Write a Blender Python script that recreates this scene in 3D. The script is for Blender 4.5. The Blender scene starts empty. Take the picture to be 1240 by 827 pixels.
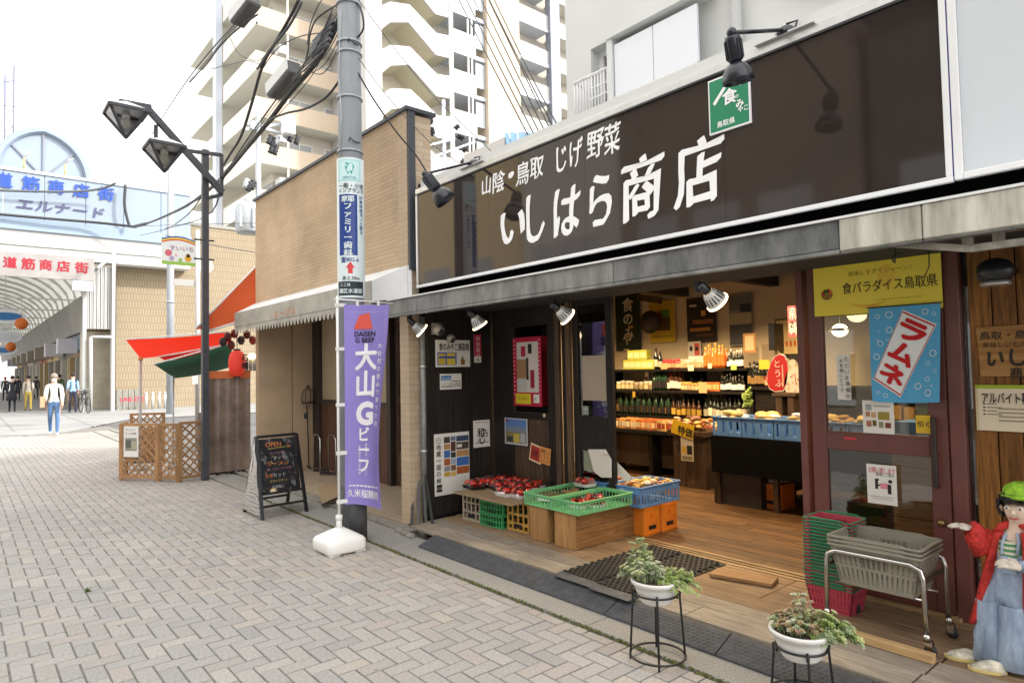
import bpy, bmesh, math, random
from mathutils import Vector, Matrix
R = math.radians
S = bpy.context.scene
COL = S.collection
random.seed(11)

# ------------------------------------------------------------------ camera
W0, H0, FPX, CZ = 1240.0, 827.0, 789.117, 1.58
YAW, PITCH, ROLL = .702635791, .0409339380, -.0191398598
_d = Vector((-math.cos(YAW)*math.cos(PITCH), math.sin(YAW)*math.cos(PITCH), math.sin(PITCH)))
_r = _d.cross(Vector((0, 0, 1))).normalized()
_u = _r.cross(_d)
CR = _r*math.cos(ROLL)+_u*math.sin(ROLL)
CU = _u*math.cos(ROLL)-_r*math.sin(ROLL)
CO = Vector((0, 0, CZ))
cam = bpy.data.cameras.new('camera')
cam.sensor_width = 36.0
cam.lens = 36.0*FPX/W0
cam.clip_start = 0.05
cam.clip_end = 2000
camo = bpy.data.objects.new('camera', cam)
COL.objects.link(camo)
camo.matrix_world = Matrix(((CR.x, CU.x, -_d.x, 0), (CR.y, CU.y, -_d.y, 0), (CR.z, CU.z, -_d.z, CZ), (0, 0, 0, 1)))
S.camera = camo
S.render.resolution_x, S.render.resolution_y = 1024, 682

# ------------------------------------------------------------------ sky, sun, exposure
SUN_EL, SUN_AZ = R(38), R(48)       # azimuth clockwise from +Y, seen from above
world = bpy.data.worlds.new('World')
S.world = world
world.use_nodes = True
nt = world.node_tree
bg = nt.nodes['Background']
sky = nt.nodes.new('ShaderNodeTexSky')
sky.sky_type = 'NISHITA'
sky.sun_disc = False
sky.sun_elevation = SUN_EL
sky.sun_rotation = SUN_AZ
sky.dust_density = 4.0
sky.ozone_density = 1.0
hs = nt.nodes.new('ShaderNodeHueSaturation')       # thin white overcast: most of the blue is gone
hs.inputs['Saturation'].default_value = 0.22
hs.inputs['Value'].default_value = 1.0
nt.links.new(sky.outputs[0], hs.inputs['Color'])
cl = nt.nodes.new('ShaderNodeMix'); cl.data_type = 'RGBA'     # even high cloud over most of the sky
cl.inputs['Factor'].default_value = .62
cl.inputs['B'].default_value = (8.05, 7.75, 7.4, 1)
nt.links.new(hs.outputs[0], cl.inputs['A'])
nt.links.new(cl.outputs['Result'], bg.inputs['Color'])
bg.inputs['Strength'].default_value = 0.15
sun = bpy.data.lights.new('sun', 'SUN')
sun.energy = 2.0
sun.angle = R(4)
sun.color = (1.0, 0.95, 0.88)
suno = bpy.data.objects.new('sun', sun)
COL.objects.link(suno)
sdir = Vector((math.sin(SUN_AZ)*math.cos(SUN_EL), math.cos(SUN_AZ)*math.cos(SUN_EL), math.sin(SUN_EL)))
suno.rotation_euler = sdir.to_track_quat('Z', 'Y').to_euler()
suno.location = (0, -20, 40)
S.view_settings.view_transform = 'Standard'
S.view_settings.look = 'None'
S.view_settings.gamma = 1.0
S.view_settings.use_curve_mapping = False
S.view_settings.exposure = 1.42
S.render.engine = 'CYCLES'
S.cycles.max_bounces = 8
S.cycles.diffuse_bounces = 4
S.cycles.glossy_bounces = 4
S.cycles.transparent_max_bounces = 12
S.cycles.use_denoising = True
S.cycles.sample_clamp_indirect = 6.0

# ------------------------------------------------------------------ measured points -> places on real planes
def ray(px, py):
    return _d + CR*((px-W0/2)/FPX) - CU*((py-H0/2)/FPX)
def hit(px, py, ax, val):
    d = ray(px, py)
    return CO + d*((val-CO[ax])/d[ax])
def PX(px, py, x): return hit(px, py, 0, x)
def PY(px, py, y): return hit(px, py, 1, y)
def PZ(px, py, z=0.0): return hit(px, py, 2, z)

# ------------------------------------------------------------------ materials
MATS = {}
def lin(c):
    return tuple(((x/12.92) if x <= .04045 else ((x+.055)/1.055)**2.4) for x in c)
def hexc(h):
    return lin(tuple(int(h[i:i+2], 16)/255 for i in (0, 2, 4)))
def M(name, col, rough=.6, metal=0.0, noise=None, bump=None, spec=.5, stretch=None, emit=None, vary=0.0, coat=0.0, trans=0.0, gen=None, attr=None, sheen=0.0):
    """Principled material; noise=(scale, amount, second colour or None), bump=(scale, strength), vary = per-object value change."""
    if name in MATS: return MATS[name]
    m = bpy.data.materials.new(name)
    m.use_nodes = True
    t = m.node_tree; N = t.nodes; L = t.links
    b = N['Principled BSDF']
    c4 = (*col, 1)
    b.inputs['Base Color'].default_value = c4
    b.inputs['Roughness'].default_value = rough
    b.inputs['Metallic'].default_value = metal
    b.inputs['Specular IOR Level'].default_value = spec
    b.inputs['Coat Weight'].default_value = coat
    b.inputs['Transmission Weight'].default_value = trans
    if emit:
        b.inputs['Emission Color'].default_value = (*emit[0], 1)
        b.inputs['Emission Strength'].default_value = emit[1]
    out = None
    tc = None
    def coords():
        nonlocal tc
        if tc is None:
            c = N.new('ShaderNodeTexCoord')
            mp = N.new('ShaderNodeMapping')
            L.new(c.outputs['Object'], mp.inputs['Vector'])
            if stretch: mp.inputs['Scale'].default_value = stretch
            tc = mp.outputs[0]
        return tc
    if attr:
        a = N.new('ShaderNodeAttribute'); a.attribute_name = attr
        mx = N.new('ShaderNodeMix'); mx.data_type = 'RGBA'; mx.blend_type = 'MULTIPLY'
        mx.inputs['Factor'].default_value = 1
        mx.inputs['A'].default_value = c4
        L.new(a.outputs['Color'], mx.inputs['B'])
        out = mx.outputs['Result']
    if noise:
        n = N.new('ShaderNodeTexNoise')
        n.inputs['Scale'].default_value = noise[0]
        n.inputs['Detail'].default_value = 6
        n.inputs['Roughness'].default_value = .62
        L.new(coords(), n.inputs['Vector'])
        rp = N.new('ShaderNodeValToRGB')
        a = noise[1]
        c2 = noise[2] if len(noise) > 2 and noise[2] else tuple(max(0, x*(1-a)) for x in col)
        c1 = tuple(min(1, x*(1+a*.6)) for x in col)
        rp.color_ramp.elements[0].position = .32; rp.color_ramp.elements[0].color = (*c2, 1)
        rp.color_ramp.elements[1].position = .66; rp.color_ramp.elements[1].color = (*c1, 1)
        L.new(n.outputs['Fac'], rp.inputs['Fac'])
        if out is None: out = rp.outputs['Color']
        else:
            mx = N.new('ShaderNodeMix'); mx.data_type = 'RGBA'; mx.blend_type = 'MULTIPLY'
            mx.inputs['Factor'].default_value = 1
            rp.color_ramp.elements[0].color = (1-a, 1-a, 1-a, 1); rp.color_ramp.elements[1].color = (1+a*.3, 1+a*.3, 1+a*.3, 1)
            L.new(out, mx.inputs['A']); L.new(rp.outputs['Color'], mx.inputs['B'])
            out = mx.outputs['Result']
    if vary:
        oi = N.new('ShaderNodeObjectInfo')
        mr = N.new('ShaderNodeMapRange')
        mr.inputs['To Min'].default_value = 1-vary; mr.inputs['To Max'].default_value = 1+vary
        L.new(oi.outputs['Random'], mr.inputs['Value'])
        h = N.new('ShaderNodeHueSaturation')
        L.new(mr.outputs[0], h.inputs['Value'])
        if out is None: h.inputs['Color'].default_value = c4
        else: L.new(out, h.inputs['Color'])
        out = h.outputs[0]
    if out is not None: L.new(out, b.inputs['Base Color'])
    if bump:
        n = N.new('ShaderNodeTexNoise'); n.inputs['Scale'].default_value = bump[0]; n.inputs['Detail'].default_value = 5
        L.new(coords(), n.inputs['Vector'])
        bp = N.new('ShaderNodeBump'); bp.inputs['Strength'].default_value = bump[1]; bp.inputs['Distance'].default_value = .02
        L.new(n.outputs['Fac'], bp.inputs['Height'])
        L.new(bp.outputs[0], b.inputs['Normal'])
    MATS[name] = m
    return m
def cloth(name, col, t_=.4):
    m = M(name, col, .8, noise=(2, .12))
    N, L = m.node_tree.nodes, m.node_tree.links
    tr = N.new('ShaderNodeBsdfTranslucent'); tr.inputs[0].default_value = (*[min(1, x*1.3) for x in col], 1)
    mx = N.new('ShaderNodeMixShader'); mx.inputs[0].default_value = t_
    L.new(N['Principled BSDF'].outputs[0], mx.inputs[1]); L.new(tr.outputs[0], mx.inputs[2]); L.new(mx.outputs[0], N['Material Output'].inputs[0])
    return m
def flat(h, rough=.65, **k):
    return M('print_'+h, hexc(h), rough, **k)
def glass(name, tint=(.9, .95, .95), refl=1.0, alpha=.12):
    if name in MATS: return MATS[name]
    m = bpy.data.materials.new(name); m.use_nodes = True
    t = m.node_tree; N = t.nodes; L = t.links
    N.remove(N['Principled BSDF'])
    tr = N.new('ShaderNodeBsdfTransparent'); tr.inputs[0].default_value = (*tint, 1)
    gl = N.new('ShaderNodeBsdfGlossy'); gl.inputs['Roughness'].default_value = .02
    fr = N.new('ShaderNodeFresnel'); fr.inputs[0].default_value = 1.5
    ad = N.new('ShaderNodeMath'); ad.operation = 'MULTIPLY_ADD'; ad.inputs[1].default_value = refl; ad.inputs[2].default_value = alpha*.3
    mx = N.new('ShaderNodeMixShader')
    L.new(fr.outputs[0], ad.inputs[0]); L.new(ad.outputs[0], mx.inputs[0])
    L.new(tr.outputs[0], mx.inputs[1]); L.new(gl.outputs[0], mx.inputs[2])
    L.new(mx.outputs[0], N['Material Output'].inputs[0])
    MATS[name] = m
    return m
def brickmat(name, c1, c2, mortar, bw, bh, msize=.06, rough=.75, bump=.4, axis='y', noise=.12, offset=.5):
    """Small tiles too fine to tell apart one by one, laid in metres on a wall facing along 'axis'."""
    if name in MATS: return MATS[name]
    m = bpy.data.materials.new(name); m.use_nodes = True
    t = m.node_tree; N = t.nodes; L = t.links
    b = N['Principled BSDF']; b.inputs['Roughness'].default_value = rough
    c = N.new('ShaderNodeTexCoord'); sx = N.new('ShaderNodeSeparateXYZ'); cb = N.new('ShaderNodeCombineXYZ')
    L.new(c.outputs['Object'], sx.inputs[0])
    L.new(sx.outputs['X' if axis == 'y' else 'Y'], cb.inputs[0]); L.new(sx.outputs['Y' if axis == 'z' else 'Z'], cb.inputs[1])
    if axis == 'z': L.new(sx.outputs['X'], cb.inputs[0])
    br = N.new('ShaderNodeTexBrick')
    br.offset = offset
    br.inputs['Color1'].default_value = (*c1, 1); br.inputs['Color2'].default_value = (*c2, 1); br.inputs['Mortar'].default_value = (*mortar, 1)
    br.inputs['Scale'].default_value = 1
    br.inputs['Brick Width'].default_value = bw; br.inputs['Row Height'].default_value = bh
    br.inputs['Mortar Size'].default_value = msize*bh
    L.new(cb.outputs[0], br.inputs['Vector'])
    n = N.new('ShaderNodeTexNoise'); n.inputs['Scale'].default_value = .9; n.inputs['Detail'].default_value = 8
    L.new(c.outputs['Object'], n.inputs['Vector'])
    rp = N.new('ShaderNodeMapRange'); rp.inputs['From Min'].default_value = .3; rp.inputs['From Max'].default_value = .7
    rp.inputs['To Min'].default_value = 1-noise; rp.inputs['To Max'].default_value = 1+noise*.5
    L.new(n.outputs['Fac'], rp.inputs['Value'])
    h = N.new('ShaderNodeHueSaturation'); L.new(rp.outputs[0], h.inputs['Value']); L.new(br.outputs['Color'], h.inputs['Color'])
    L.new(h.outputs[0], b.inputs['Base Color'])
    bp = N.new('ShaderNodeBump'); bp.inputs['Strength'].default_value = bump; bp.inputs['Distance'].default_value = .01; bp.invert = True
    L.new(br.outputs['Fac'], bp.inputs['Height']); L.new(bp.outputs[0], b.inputs['Normal'])
    MATS[name] = m
    return m
def wood(name, c1, c2, axis='x', scale=6, rough=.6, vary=.15, bump=.25, grain=14, spec=.3, knots=True, blotch=.25):
    """Plank grain running along an axis."""
    if name in MATS: return MATS[name]
    m = bpy.data.materials.new(name); m.use_nodes = True
    t = m.node_tree; N = t.nodes; L = t.links
    b = N['Principled BSDF']; b.inputs['Roughness'].default_value = rough; b.inputs['Specular IOR Level'].default_value = spec
    c = N.new('ShaderNodeTexCoord'); mp = N.new('ShaderNodeMapping'); oi = N.new('ShaderNodeObjectInfo')
    sc = {'x': (1, grain, grain), 'y': (grain, 1, grain), 'z': (grain, grain, 1)}[axis]
    mp.inputs['Scale'].default_value = sc
    ad = N.new('ShaderNodeVectorMath'); ad.operation = 'SCALE'; ad.inputs[0].default_value = (37, 91, 53)
    L.new(oi.outputs['Random'], ad.inputs['Scale'])
    a2 = N.new('ShaderNodeVectorMath'); L.new(c.outputs['Object'], a2.inputs[0]); L.new(ad.outputs[0], a2.inputs[1])
    L.new(a2.outputs[0], mp.inputs['Vector'])
    n = N.new('ShaderNodeTexNoise'); n.inputs['Scale'].default_value = scale; n.inputs['Detail'].default_value = 8; n.inputs['Distortion'].default_value = .8
    L.new(mp.outputs[0], n.inputs['Vector'])
    rp = N.new('ShaderNodeValToRGB')
    rp.color_ramp.elements[0].position = .35; rp.color_ramp.elements[0].color = (*c2, 1)
    rp.color_ramp.elements[1].position = .65; rp.color_ramp.elements[1].color = (*c1, 1)
    L.new(n.outputs['Fac'], rp.inputs['Fac'])
    n2 = N.new('ShaderNodeTexNoise'); n2.inputs['Scale'].default_value = 2.2; n2.inputs['Detail'].default_value = 5
    L.new(a2.outputs[0], n2.inputs['Vector'])
    m2 = N.new('ShaderNodeMapRange'); m2.inputs['From Min'].default_value = .3; m2.inputs['From Max'].default_value = .7
    m2.inputs['To Min'].default_value = 1-blotch; m2.inputs['To Max'].default_value = 1+blotch*.4
    L.new(n2.outputs['Fac'], m2.inputs['Value'])
    mr = N.new('ShaderNodeMapRange'); mr.inputs['To Min'].default_value = 1-vary; mr.inputs['To Max'].default_value = 1+vary
    L.new(oi.outputs['Random'], mr.inputs['Value'])
    mu = N.new('ShaderNodeMath'); mu.operation = 'MULTIPLY'; L.new(m2.outputs[0], mu.inputs[0]); L.new(mr.outputs[0], mu.inputs[1])
    h = N.new('ShaderNodeHueSaturation'); L.new(mu.outputs[0], h.inputs['Value']); L.new(rp.outputs['Color'], h.inputs['Color'])
    L.new(h.outputs[0], b.inputs['Base Color'])
    bp = N.new('ShaderNodeBump'); bp.inputs['Strength'].default_value = bump; bp.inputs['Distance'].default_value = .004
    L.new(n.outputs['Fac'], bp.inputs['Height']); L.new(bp.outputs[0], b.inputs['Normal'])
    MATS[name] = m
    return m

# ------------------------------------------------------------------ mesh builder
class MB:
    def __init__(s):
        s.v = []; s.f = []; s.mi = []; s.sm = []; s.mats = []; s.tint = None
    def _m(s, mat):
        if mat not in s.mats: s.mats.append(mat)
        return s.mats.index(mat)
    def add(s, vs, fs, mat, smooth=False):
        o = len(s.v)
        s.v.extend([tuple(v) for v in vs])
        k = s._m(mat)
        for f in fs:
            s.f.append(tuple(i+o for i in f)); s.mi.append(k); s.sm.append(smooth)
    def obox(s, o, u, v, w, mat):
        """Box from corner o with edge vectors u, v, w."""
        o, u, v, w = Vector(o), Vector(u), Vector(v), Vector(w)
        vs = [o, o+u, o+u+v, o+v, o+w, o+u+w, o+u+v+w, o+v+w]
        fs = [(0, 3, 2, 1), (4, 5, 6, 7), (0, 1, 5, 4), (1, 2, 6, 5), (2, 3, 7, 6), (3, 0, 4, 7)]
        if u.cross(v).dot(w) < 0: fs = [tuple(reversed(f)) for f in fs]
        s.add(vs, fs, mat)
    def box(s, a, b, mat):
        a = (min(a[0], b[0]), min(a[1], b[1]), min(a[2], b[2])), (max(a[0], b[0]), max(a[1], b[1]), max(a[2], b[2]))
        lo, hi = a
        s.obox(lo, (hi[0]-lo[0], 0, 0), (0, hi[1]-lo[1], 0), (0, 0, hi[2]-lo[2]), mat)
    def cbox(s, c, sz, mat, rz=0.0, rot=None):
        q = rot if rot is not None else Matrix.Rotation(rz, 3, 'Z')
        u, v, w = q @ Vector((sz[0], 0, 0)), q @ Vector((0, sz[1], 0)), q @ Vector((0, 0, sz[2]))
        s.obox(Vector(c)-(u+v+w)/2, u, v, w, mat)
    def quad(s, a, b, c, d, mat): s.add([a, b, c, d], [(0, 1, 2, 3)], mat)
    def beam(s, p, q, w, h, mat, up=(0, 0, 1)):
        """Bar of section w x h from p to q."""
        p, q = Vector(p), Vector(q); d = (q-p)
        up = Vector(up)
        if abs(d.normalized().dot(up)) > .98: up = Vector((0, 1, 0)) if abs(d.normalized().y) < .9 else Vector((1, 0, 0))
        sd = d.cross(up).normalized(); u2 = sd.cross(d).normalized()
        s.obox(p-sd*w/2-u2*h/2, d, sd*w, u2*h, mat)
    def tube(s, pts, r, mat, n=8, smooth=True, cap=True, closed=False):
        pts = [Vector(p) for p in pts]
        rs = r if isinstance(r, (list, tuple)) else [r]*len(pts)
        base = len(s.v); k = s._m(mat); prev = None
        N = len(pts)
        for i, p in enumerate(pts):
            if closed: d = pts[(i+1) % N]-pts[i-1]
            else: d = pts[min(i+1, N-1)]-pts[max(i-1, 0)]
            d = d.normalized() if d.length > 1e-9 else Vector((0, 0, 1))
            if prev is None:
                a = Vector((0, 0, 1)) if abs(d.z) < .9 else Vector((1, 0, 0))
                x = d.cross(a).normalized()
            else:
                x = (prev-d*prev.dot(d)).normalized()
            prev = x; y = d.cross(x)
            for j in range(n):
                t = 2*math.pi*j/n
                s.v.append(tuple(p+(x*math.cos(t)+y*math.sin(t))*rs[i]))
        for i in range(N if closed else N-1):
            i2 = (i+1) % N
            for j in range(n):
                j2 = (j+1) % n
                s.f.append((base+i*n+j, base+i*n+j2, base+i2*n+j2, base+i2*n+j)); s.mi.append(k); s.sm.append(smooth)
        if cap and not closed:
            s.f.append(tuple(base+j for j in reversed(range(n)))); s.mi.append(k); s.sm.append(False)
            s.f.append(tuple(base+(N-1)*n+j for j in range(n))); s.mi.append(k); s.sm.append(False)
    def cyl(s, p, q, r, mat, n=14, r2=None, smooth=True):
        s.tube([p, q], [r, r if r2 is None else r2], mat, n, smooth)
    def lathe(s, prof, c, mat, n=20, axis=(0, 0, 1), smooth=True):
        """prof = [(radius, height)...] turned about axis through c; open ends unless the radius is 0."""
        ax = Vector(axis).normalized(); c = Vector(c)
        a = Vector((1, 0, 0)) if abs(ax.x) < .9 else Vector((0, 1, 0))
        x = ax.cross(a).normalized(); y = ax.cross(x)
        base = len(s.v); k = s._m(mat)
        for r, h in prof:
            for j in range(n):
                t = 2*math.pi*j/n
                s.v.append(tuple(c+ax*h+(x*math.cos(t)+y*math.sin(t))*max(r, 1e-4)))
        for i in range(len(prof)-1):
            for j in range(n):
                j2 = (j+1) % n
                s.f.append((base+i*n+j, base+i*n+j2, base+(i+1)*n+j2, base+(i+1)*n+j)); s.mi.append(k); s.sm.append(smooth)
    def ell(s, c, rad, mat, n=12, m=8, rot=None, smooth=True):
        c = Vector(c); base = len(s.v); k = s._m(mat)
        for i in range(m+1):
            ph = math.pi*i/m
            for j in range(n):
                t = 2*math.pi*j/n
                p = Vector((rad[0]*math.sin(ph)*math.cos(t), rad[1]*math.sin(ph)*math.sin(t), rad[2]*math.cos(ph)))
                if i in (0, m): p = p+Vector((1e-5*math.cos(t), 1e-5*math.sin(t), 0))
                if rot is not None: p = rot @ p
                s.v.append(tuple(c+p))
        for i in range(m):
            for j in range(n):
                j2 = (j+1) % n
                s.f.append((base+i*n+j, base+(i+1)*n+j, base+(i+1)*n+j2, base+i*n+j2)); s.mi.append(k); s.sm.append(smooth)
    def prism(s, poly, off, mat):
        """Polygon (3D points) pushed along vector off."""
        n = len(poly); P = [Vector(p) for p in poly]; off = Vector(off)
        nm = Vector((0, 0, 0))
        for i in range(n): nm += P[i].cross(P[(i+1) % n])
        fl = nm.dot(off) > 0
        vs = P+[p+off for p in P]
        fs = [tuple(range(n)), tuple(range(2*n-1, n-1, -1))]+[(i+n, (i+1) % n+n, (i+1) % n, i) for i in range(n)]
        if fl: fs = [tuple(reversed(f)) for f in fs]
        s.add(vs, fs, mat)
    def text(s, body, o, u, v, h, mat, align='L', bold=0.0, depth=0.0, sx=1.0, shear=0.0, vertical=False, warp=0.0, gap=1.12):
        """Lettering on a plane: o = top-left corner (or top-centre), u = right, v = down, h = cap height in metres."""
        o, u, v = Vector(o), Vector(u), Vector(v); n = v.cross(u)*-1
        n = u.cross(v); n = -n
        items = [(body, 0, 0)]
        if vertical: items = [(ch, 0, i*h*gap) for i, ch in enumerate(body) if ch != ' ']
        for b, dx, dy in items:
            vs, fs, w = text_geo(b, bold)
            ox = 0.0 if align == 'L' else (-w*sx*h/2 if align == 'C' else -w*sx*h)
            P = []
            for (x, y, k_) in vs:
                xx = (x + shear*y)*sx*h+ox+dx; yy = (0.86-y)*h+dy
                if warp:
                    xx += warp*h*math.sin(yy/h*5.3+xx/h*2.1); yy += warp*h*.8*math.sin(xx/h*4.1+1.0)
                P.append(o+u*xx+v*yy+n*(depth+.00022*k_))
            s.add(P, fs, mat)
    def build(s, name, parent=None, mat=None, loc=None, bevel=0.0, share=None, bseg=1, **tags):
        top = parent
        while top is not None and top.parent is not None: top = top.parent
        org = Vector(top.location) if top is not None else (Vector(loc) if loc is not None else Vector((0, 0, 0)))
        me = bpy.data.meshes.new(name)
        me.from_pydata([tuple(Vector(p)-org) for p in s.v], [], s.f)
        for m_ in s.mats: me.materials.append(m_)
        me.polygons.foreach_set('material_index', s.mi)
        me.polygons.foreach_set('use_smooth', s.sm)
        if s.tint:
            a = me.color_attributes.new('tint', 'FLOAT_COLOR', 'CORNER')
            buf = []
            for p in me.polygons:
                c = s.tint[p.index]
                buf.extend((c[0], c[1], c[2], 1.0)*p.loop_total)
            a.data.foreach_set('color', buf)
        me.update()
        o = bpy.data.objects.new(name, me)
        COL.objects.link(o)
        if parent is not None: o.parent = parent
        else: o.location = org
        if bevel:
            bm = o.modifiers.new('bevel', 'BEVEL'); bm.width = bevel; bm.segments = bseg; bm.limit_method = 'ANGLE'; bm.angle_limit = R(40)
        for k_, v_ in tags.items(): o[k_] = v_
        return o

_TG = {}
def text_geo(body, bold):
    key = (body, round(bold, 3))
    if key in _TG: return _TG[key]
    cu = bpy.data.curves.new('lettering_curve', 'FONT')
    cu.body = body; cu.size = 1.0; cu.resolution_u = 3
    ob = bpy.data.objects.new('lettering_curve', cu)
    COL.objects.link(ob)
    dg = bpy.context.evaluated_depsgraph_get()
    me = bpy.data.meshes.new_from_object(ob.evaluated_get(dg))
    vs = [(v.co.x, v.co.y) for v in me.vertices]
    fs = [tuple(p.vertices) for p in me.polygons]
    x0 = min((v[0] for v in vs), default=0); x1 = max((v[0] for v in vs), default=0)
    y0 = min((v[1] for v in vs), default=0); y1 = max((v[1] for v in vs), default=.8)
    base = [(x-x0, y) for x, y in vs]; nv = len(base); f0 = fs
    sh_ = [(0, 0)] if not bold else [(0, 0), (bold, 0), (-bold, 0), (0, bold), (0, -bold)]+([(bold*.7, bold*.7), (-bold*.7, -bold*.7), (-bold*.7, bold*.7), (bold*.7, -bold*.7)] if bold > .02 else [])
    if bold < 0: sh_ = [(-t*bold, -t*.5*bold) for t in (-1, -.5, 0, .5, 1)]      # broad nib
    vs = [(x+a, y+b, k) for k, (a, b) in enumerate(sh_) for x, y in base]
    fs = [tuple(i+k*nv for i in f) for k in range(len(sh_)) for f in f0]
    bpy.data.objects.remove(ob); bpy.data.curves.remove(cu); bpy.data.meshes.remove(me)
    _TG[key] = (vs, fs, x1-x0)
    return _TG[key]

def thing(name, label, cat, loc=(0, 0, 0), group=None, kind=None):
    o = bpy.data.objects.new(name, None)
    o.empty_display_size = .1
    COL.objects.link(o)
    o.location = Vector(loc)
    o['label'] = label; o['category'] = cat
    if group: o['group'] = group
    if kind: o['kind'] = kind
    return o
def copy_tree(o, parent=None):
    c = o.copy(); COL.objects.link(c); c.parent = parent
    for ch in list(o.children): copy_tree(ch, c)
    return c
def dup(o, loc, rz=0.0, label=None, group=None, scale=None):
    c = copy_tree(o)
    c.location = Vector(loc); c.rotation_euler = (0, 0, rz)
    if scale: c.scale = scale if isinstance(scale, (tuple, list)) else (scale,)*3
    if label: c['label'] = label
    if group: c['group'] = group
    return c
XU, YU, ZU = Vector((1, 0, 0)), Vector((0, 1, 0)), Vector((0, 0, 1))

def sheet(name, label, cat, o, u, v, w, h, base, rects=(), texts=(), group=None, thick=.003, tapes=(), parent=None, part_names=('paper', 'print')):
    """A flat printed thing: paper, board, sign. o = top-left corner, u = right, v = down (unit vectors)."""
    o, u, v = Vector(o), Vector(u).normalized(), Vector(v).normalized()
    n = -(u.cross(v))
    root = parent or thing(name, label, cat, o, group)
    mb = MB()
    mb.obox(o-n*thick, u*w, v*h, n*thick, base)
    mb.build(part_names[0], root)
    if rects or texts:
        mb = MB()
        for i, rc in enumerate(rects):
            x0, y0, x1, y1, mt = rc[:5]
            e = n*(.0012+.0002*i)
            mb.add([o+u*(x0*w)+v*(y0*h)+e, o+u*(x0*w)+v*(y1*h)+e, o+u*(x1*w)+v*(y1*h)+e, o+u*(x1*w)+v*(y0*h)+e], [(0, 1, 2, 3)], mt)
        e = n*(.0016+.0002*(len(rects)+1))
        for tx in texts:
            x, y, th, body, mt = tx[:5]
            kw = tx[5] if len(tx) > 5 else {}
            if not kw.get('vertical'):
                tw_ = text_geo(body, kw.get('bold', 0))[2]*th*kw.get('sx', 1)
                if tw_ > w*(.97-x): kw = dict(kw, sx=kw.get('sx', 1)*w*(.97-x)/tw_)
            mb.text(body, o+u*(x*w)+v*(y*h)+e, u, v, th, mt, **kw)
        mb.build(part_names[1], root, kind='stuff')
    if tapes:
        for (x, y, s_, mt) in tapes:
            mb = MB()
            c = o+u*(x*w)+v*(y*h)+n*.004
            mb.obox(c-u*s_/2-v*s_*.3, u*s_, v*s_*.6, n*.001, mt)
            mb.build('tape', root)
    return root
# ================================================================== SETTING: ground, road, kerb
m_joint = M('joint_sand', (.185, .178, .165), .95, noise=(30, .3))
m_ground = M('far_asphalt', (.12, .12, .12), .9, noise=(1.5, .2))
m_paver = M('paver', (.37, .361, .35), .82, noise=(55, .2), bump=(160, .12), attr='tint', spec=.35)
m_conc = M('kerb_concrete', (.30, .295, .275), .85, noise=(90, .38), bump=(180, .3))
m_conc2 = M('old_concrete', (.25, .24, .215), .9, noise=(14, .4), bump=(60, .3))
m_road = M('arcade_slabs', (.27, .275, .275), .75, noise=(.8, .12))

mb = MB(); mb.box((-600, -600, -.3), (600, 600, -.03), m_ground)
mb.build('ground', kind='structure')
pave = bpy.data.objects.new('pavement', None)
mb = MB(); mb.box((-24.5, -9, -.06), (2.5, 2.925, -.0075), m_joint)
pave = mb.build('pavement', kind='structure')

def paver_mesh(mb, x0, y0, x1, y1, zt, mat, tl=(0, 0)):
    g, c, dep = .0044, .003, .03
    a, b, p, q = x0+g, y0+g, x1-g, y1-g
    z = lambda x, y: zt+tl[0]*(x-a)+tl[1]*(y-b)
    vs = [(a, b, zt-dep), (p, b, zt-dep), (p, q, zt-dep), (a, q, zt-dep),
          (a, b, z(a, b)-c), (p, b, z(p, b)-c), (p, q, z(p, q)-c), (a, q, z(a, q)-c),
          (a+c, b+c, z(a, b)), (p-c, b+c, z(p, b)), (p-c, q-c, z(p, q)), (a+c, q-c, z(a, q))]
    fs = [(0, 1, 5, 4), (1, 2, 6, 5), (2, 3, 7, 6), (3, 0, 4, 7), (4, 5, 9, 8), (5, 6, 10, 9), (6, 7, 11, 10), (7, 4, 8, 11), (8, 9, 10, 11)]
    mb.add(vs, fs, mat)
    return 9
PAL = [(1, 1, 1), (.955, .96, .965), (1.04, 1.035, 1.03), (.985, .99, 1.0), (1.08, 1.075, 1.06), (.92, .925, .94), (1.01, 1.0, .98), (1.1, 1.06, .99), (1.05, .99, .965), (.97, .955, .94), (1.13, 1.11, 1.08), (.88, .89, .905)]
PW = [10, 9, 8, 9, 5, 5, 7, 3, 2.0, 7, 2, 2]
rb = random.Random(5)
bricks = []
C_ = .1
for j in range(-88, 30):
    for i in range(-222, 8):
        t = (i-j) % 4
        if t == 0: w, h = 2, 1
        elif t == 3: w, h = 1, 2
        else: continue
        x0, y0 = i*C_+.045, j*C_+.02
        x1, y1 = x0+w*C_, y0+h*C_
        if y1 > 2.90:
            y1 = 2.90
            if y1-y0 < .03: continue
        cx, cy = (x0+x1)/2, (y0+y1)/2
        v = Vector((cx, cy, 0))-CO
        z = v.dot(_d)
        if z < .8: continue
        px = W0/2+FPX*v.dot(CR)/z; py = H0/2-FPX*v.dot(CU)/z
        if px < -420 or px > 1500 or py > 1250: continue
        if x0 < -22-(2.0-cy)*-.0: continue
        inview = -5 < px < 1245 and py < 835
        ki = rb.choices(range(len(PAL)), PW)[0]
        bricks.append((0 if inview else 1, z, x0, y0, x1, y1, ki, y1-y0 < .09 or (h == 2 and y1-y0 < .19)))
bricks.sort()
cache = {}
stain = PZ(103, 783)
mb = MB(); mb.tint = []
nind = 0
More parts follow.
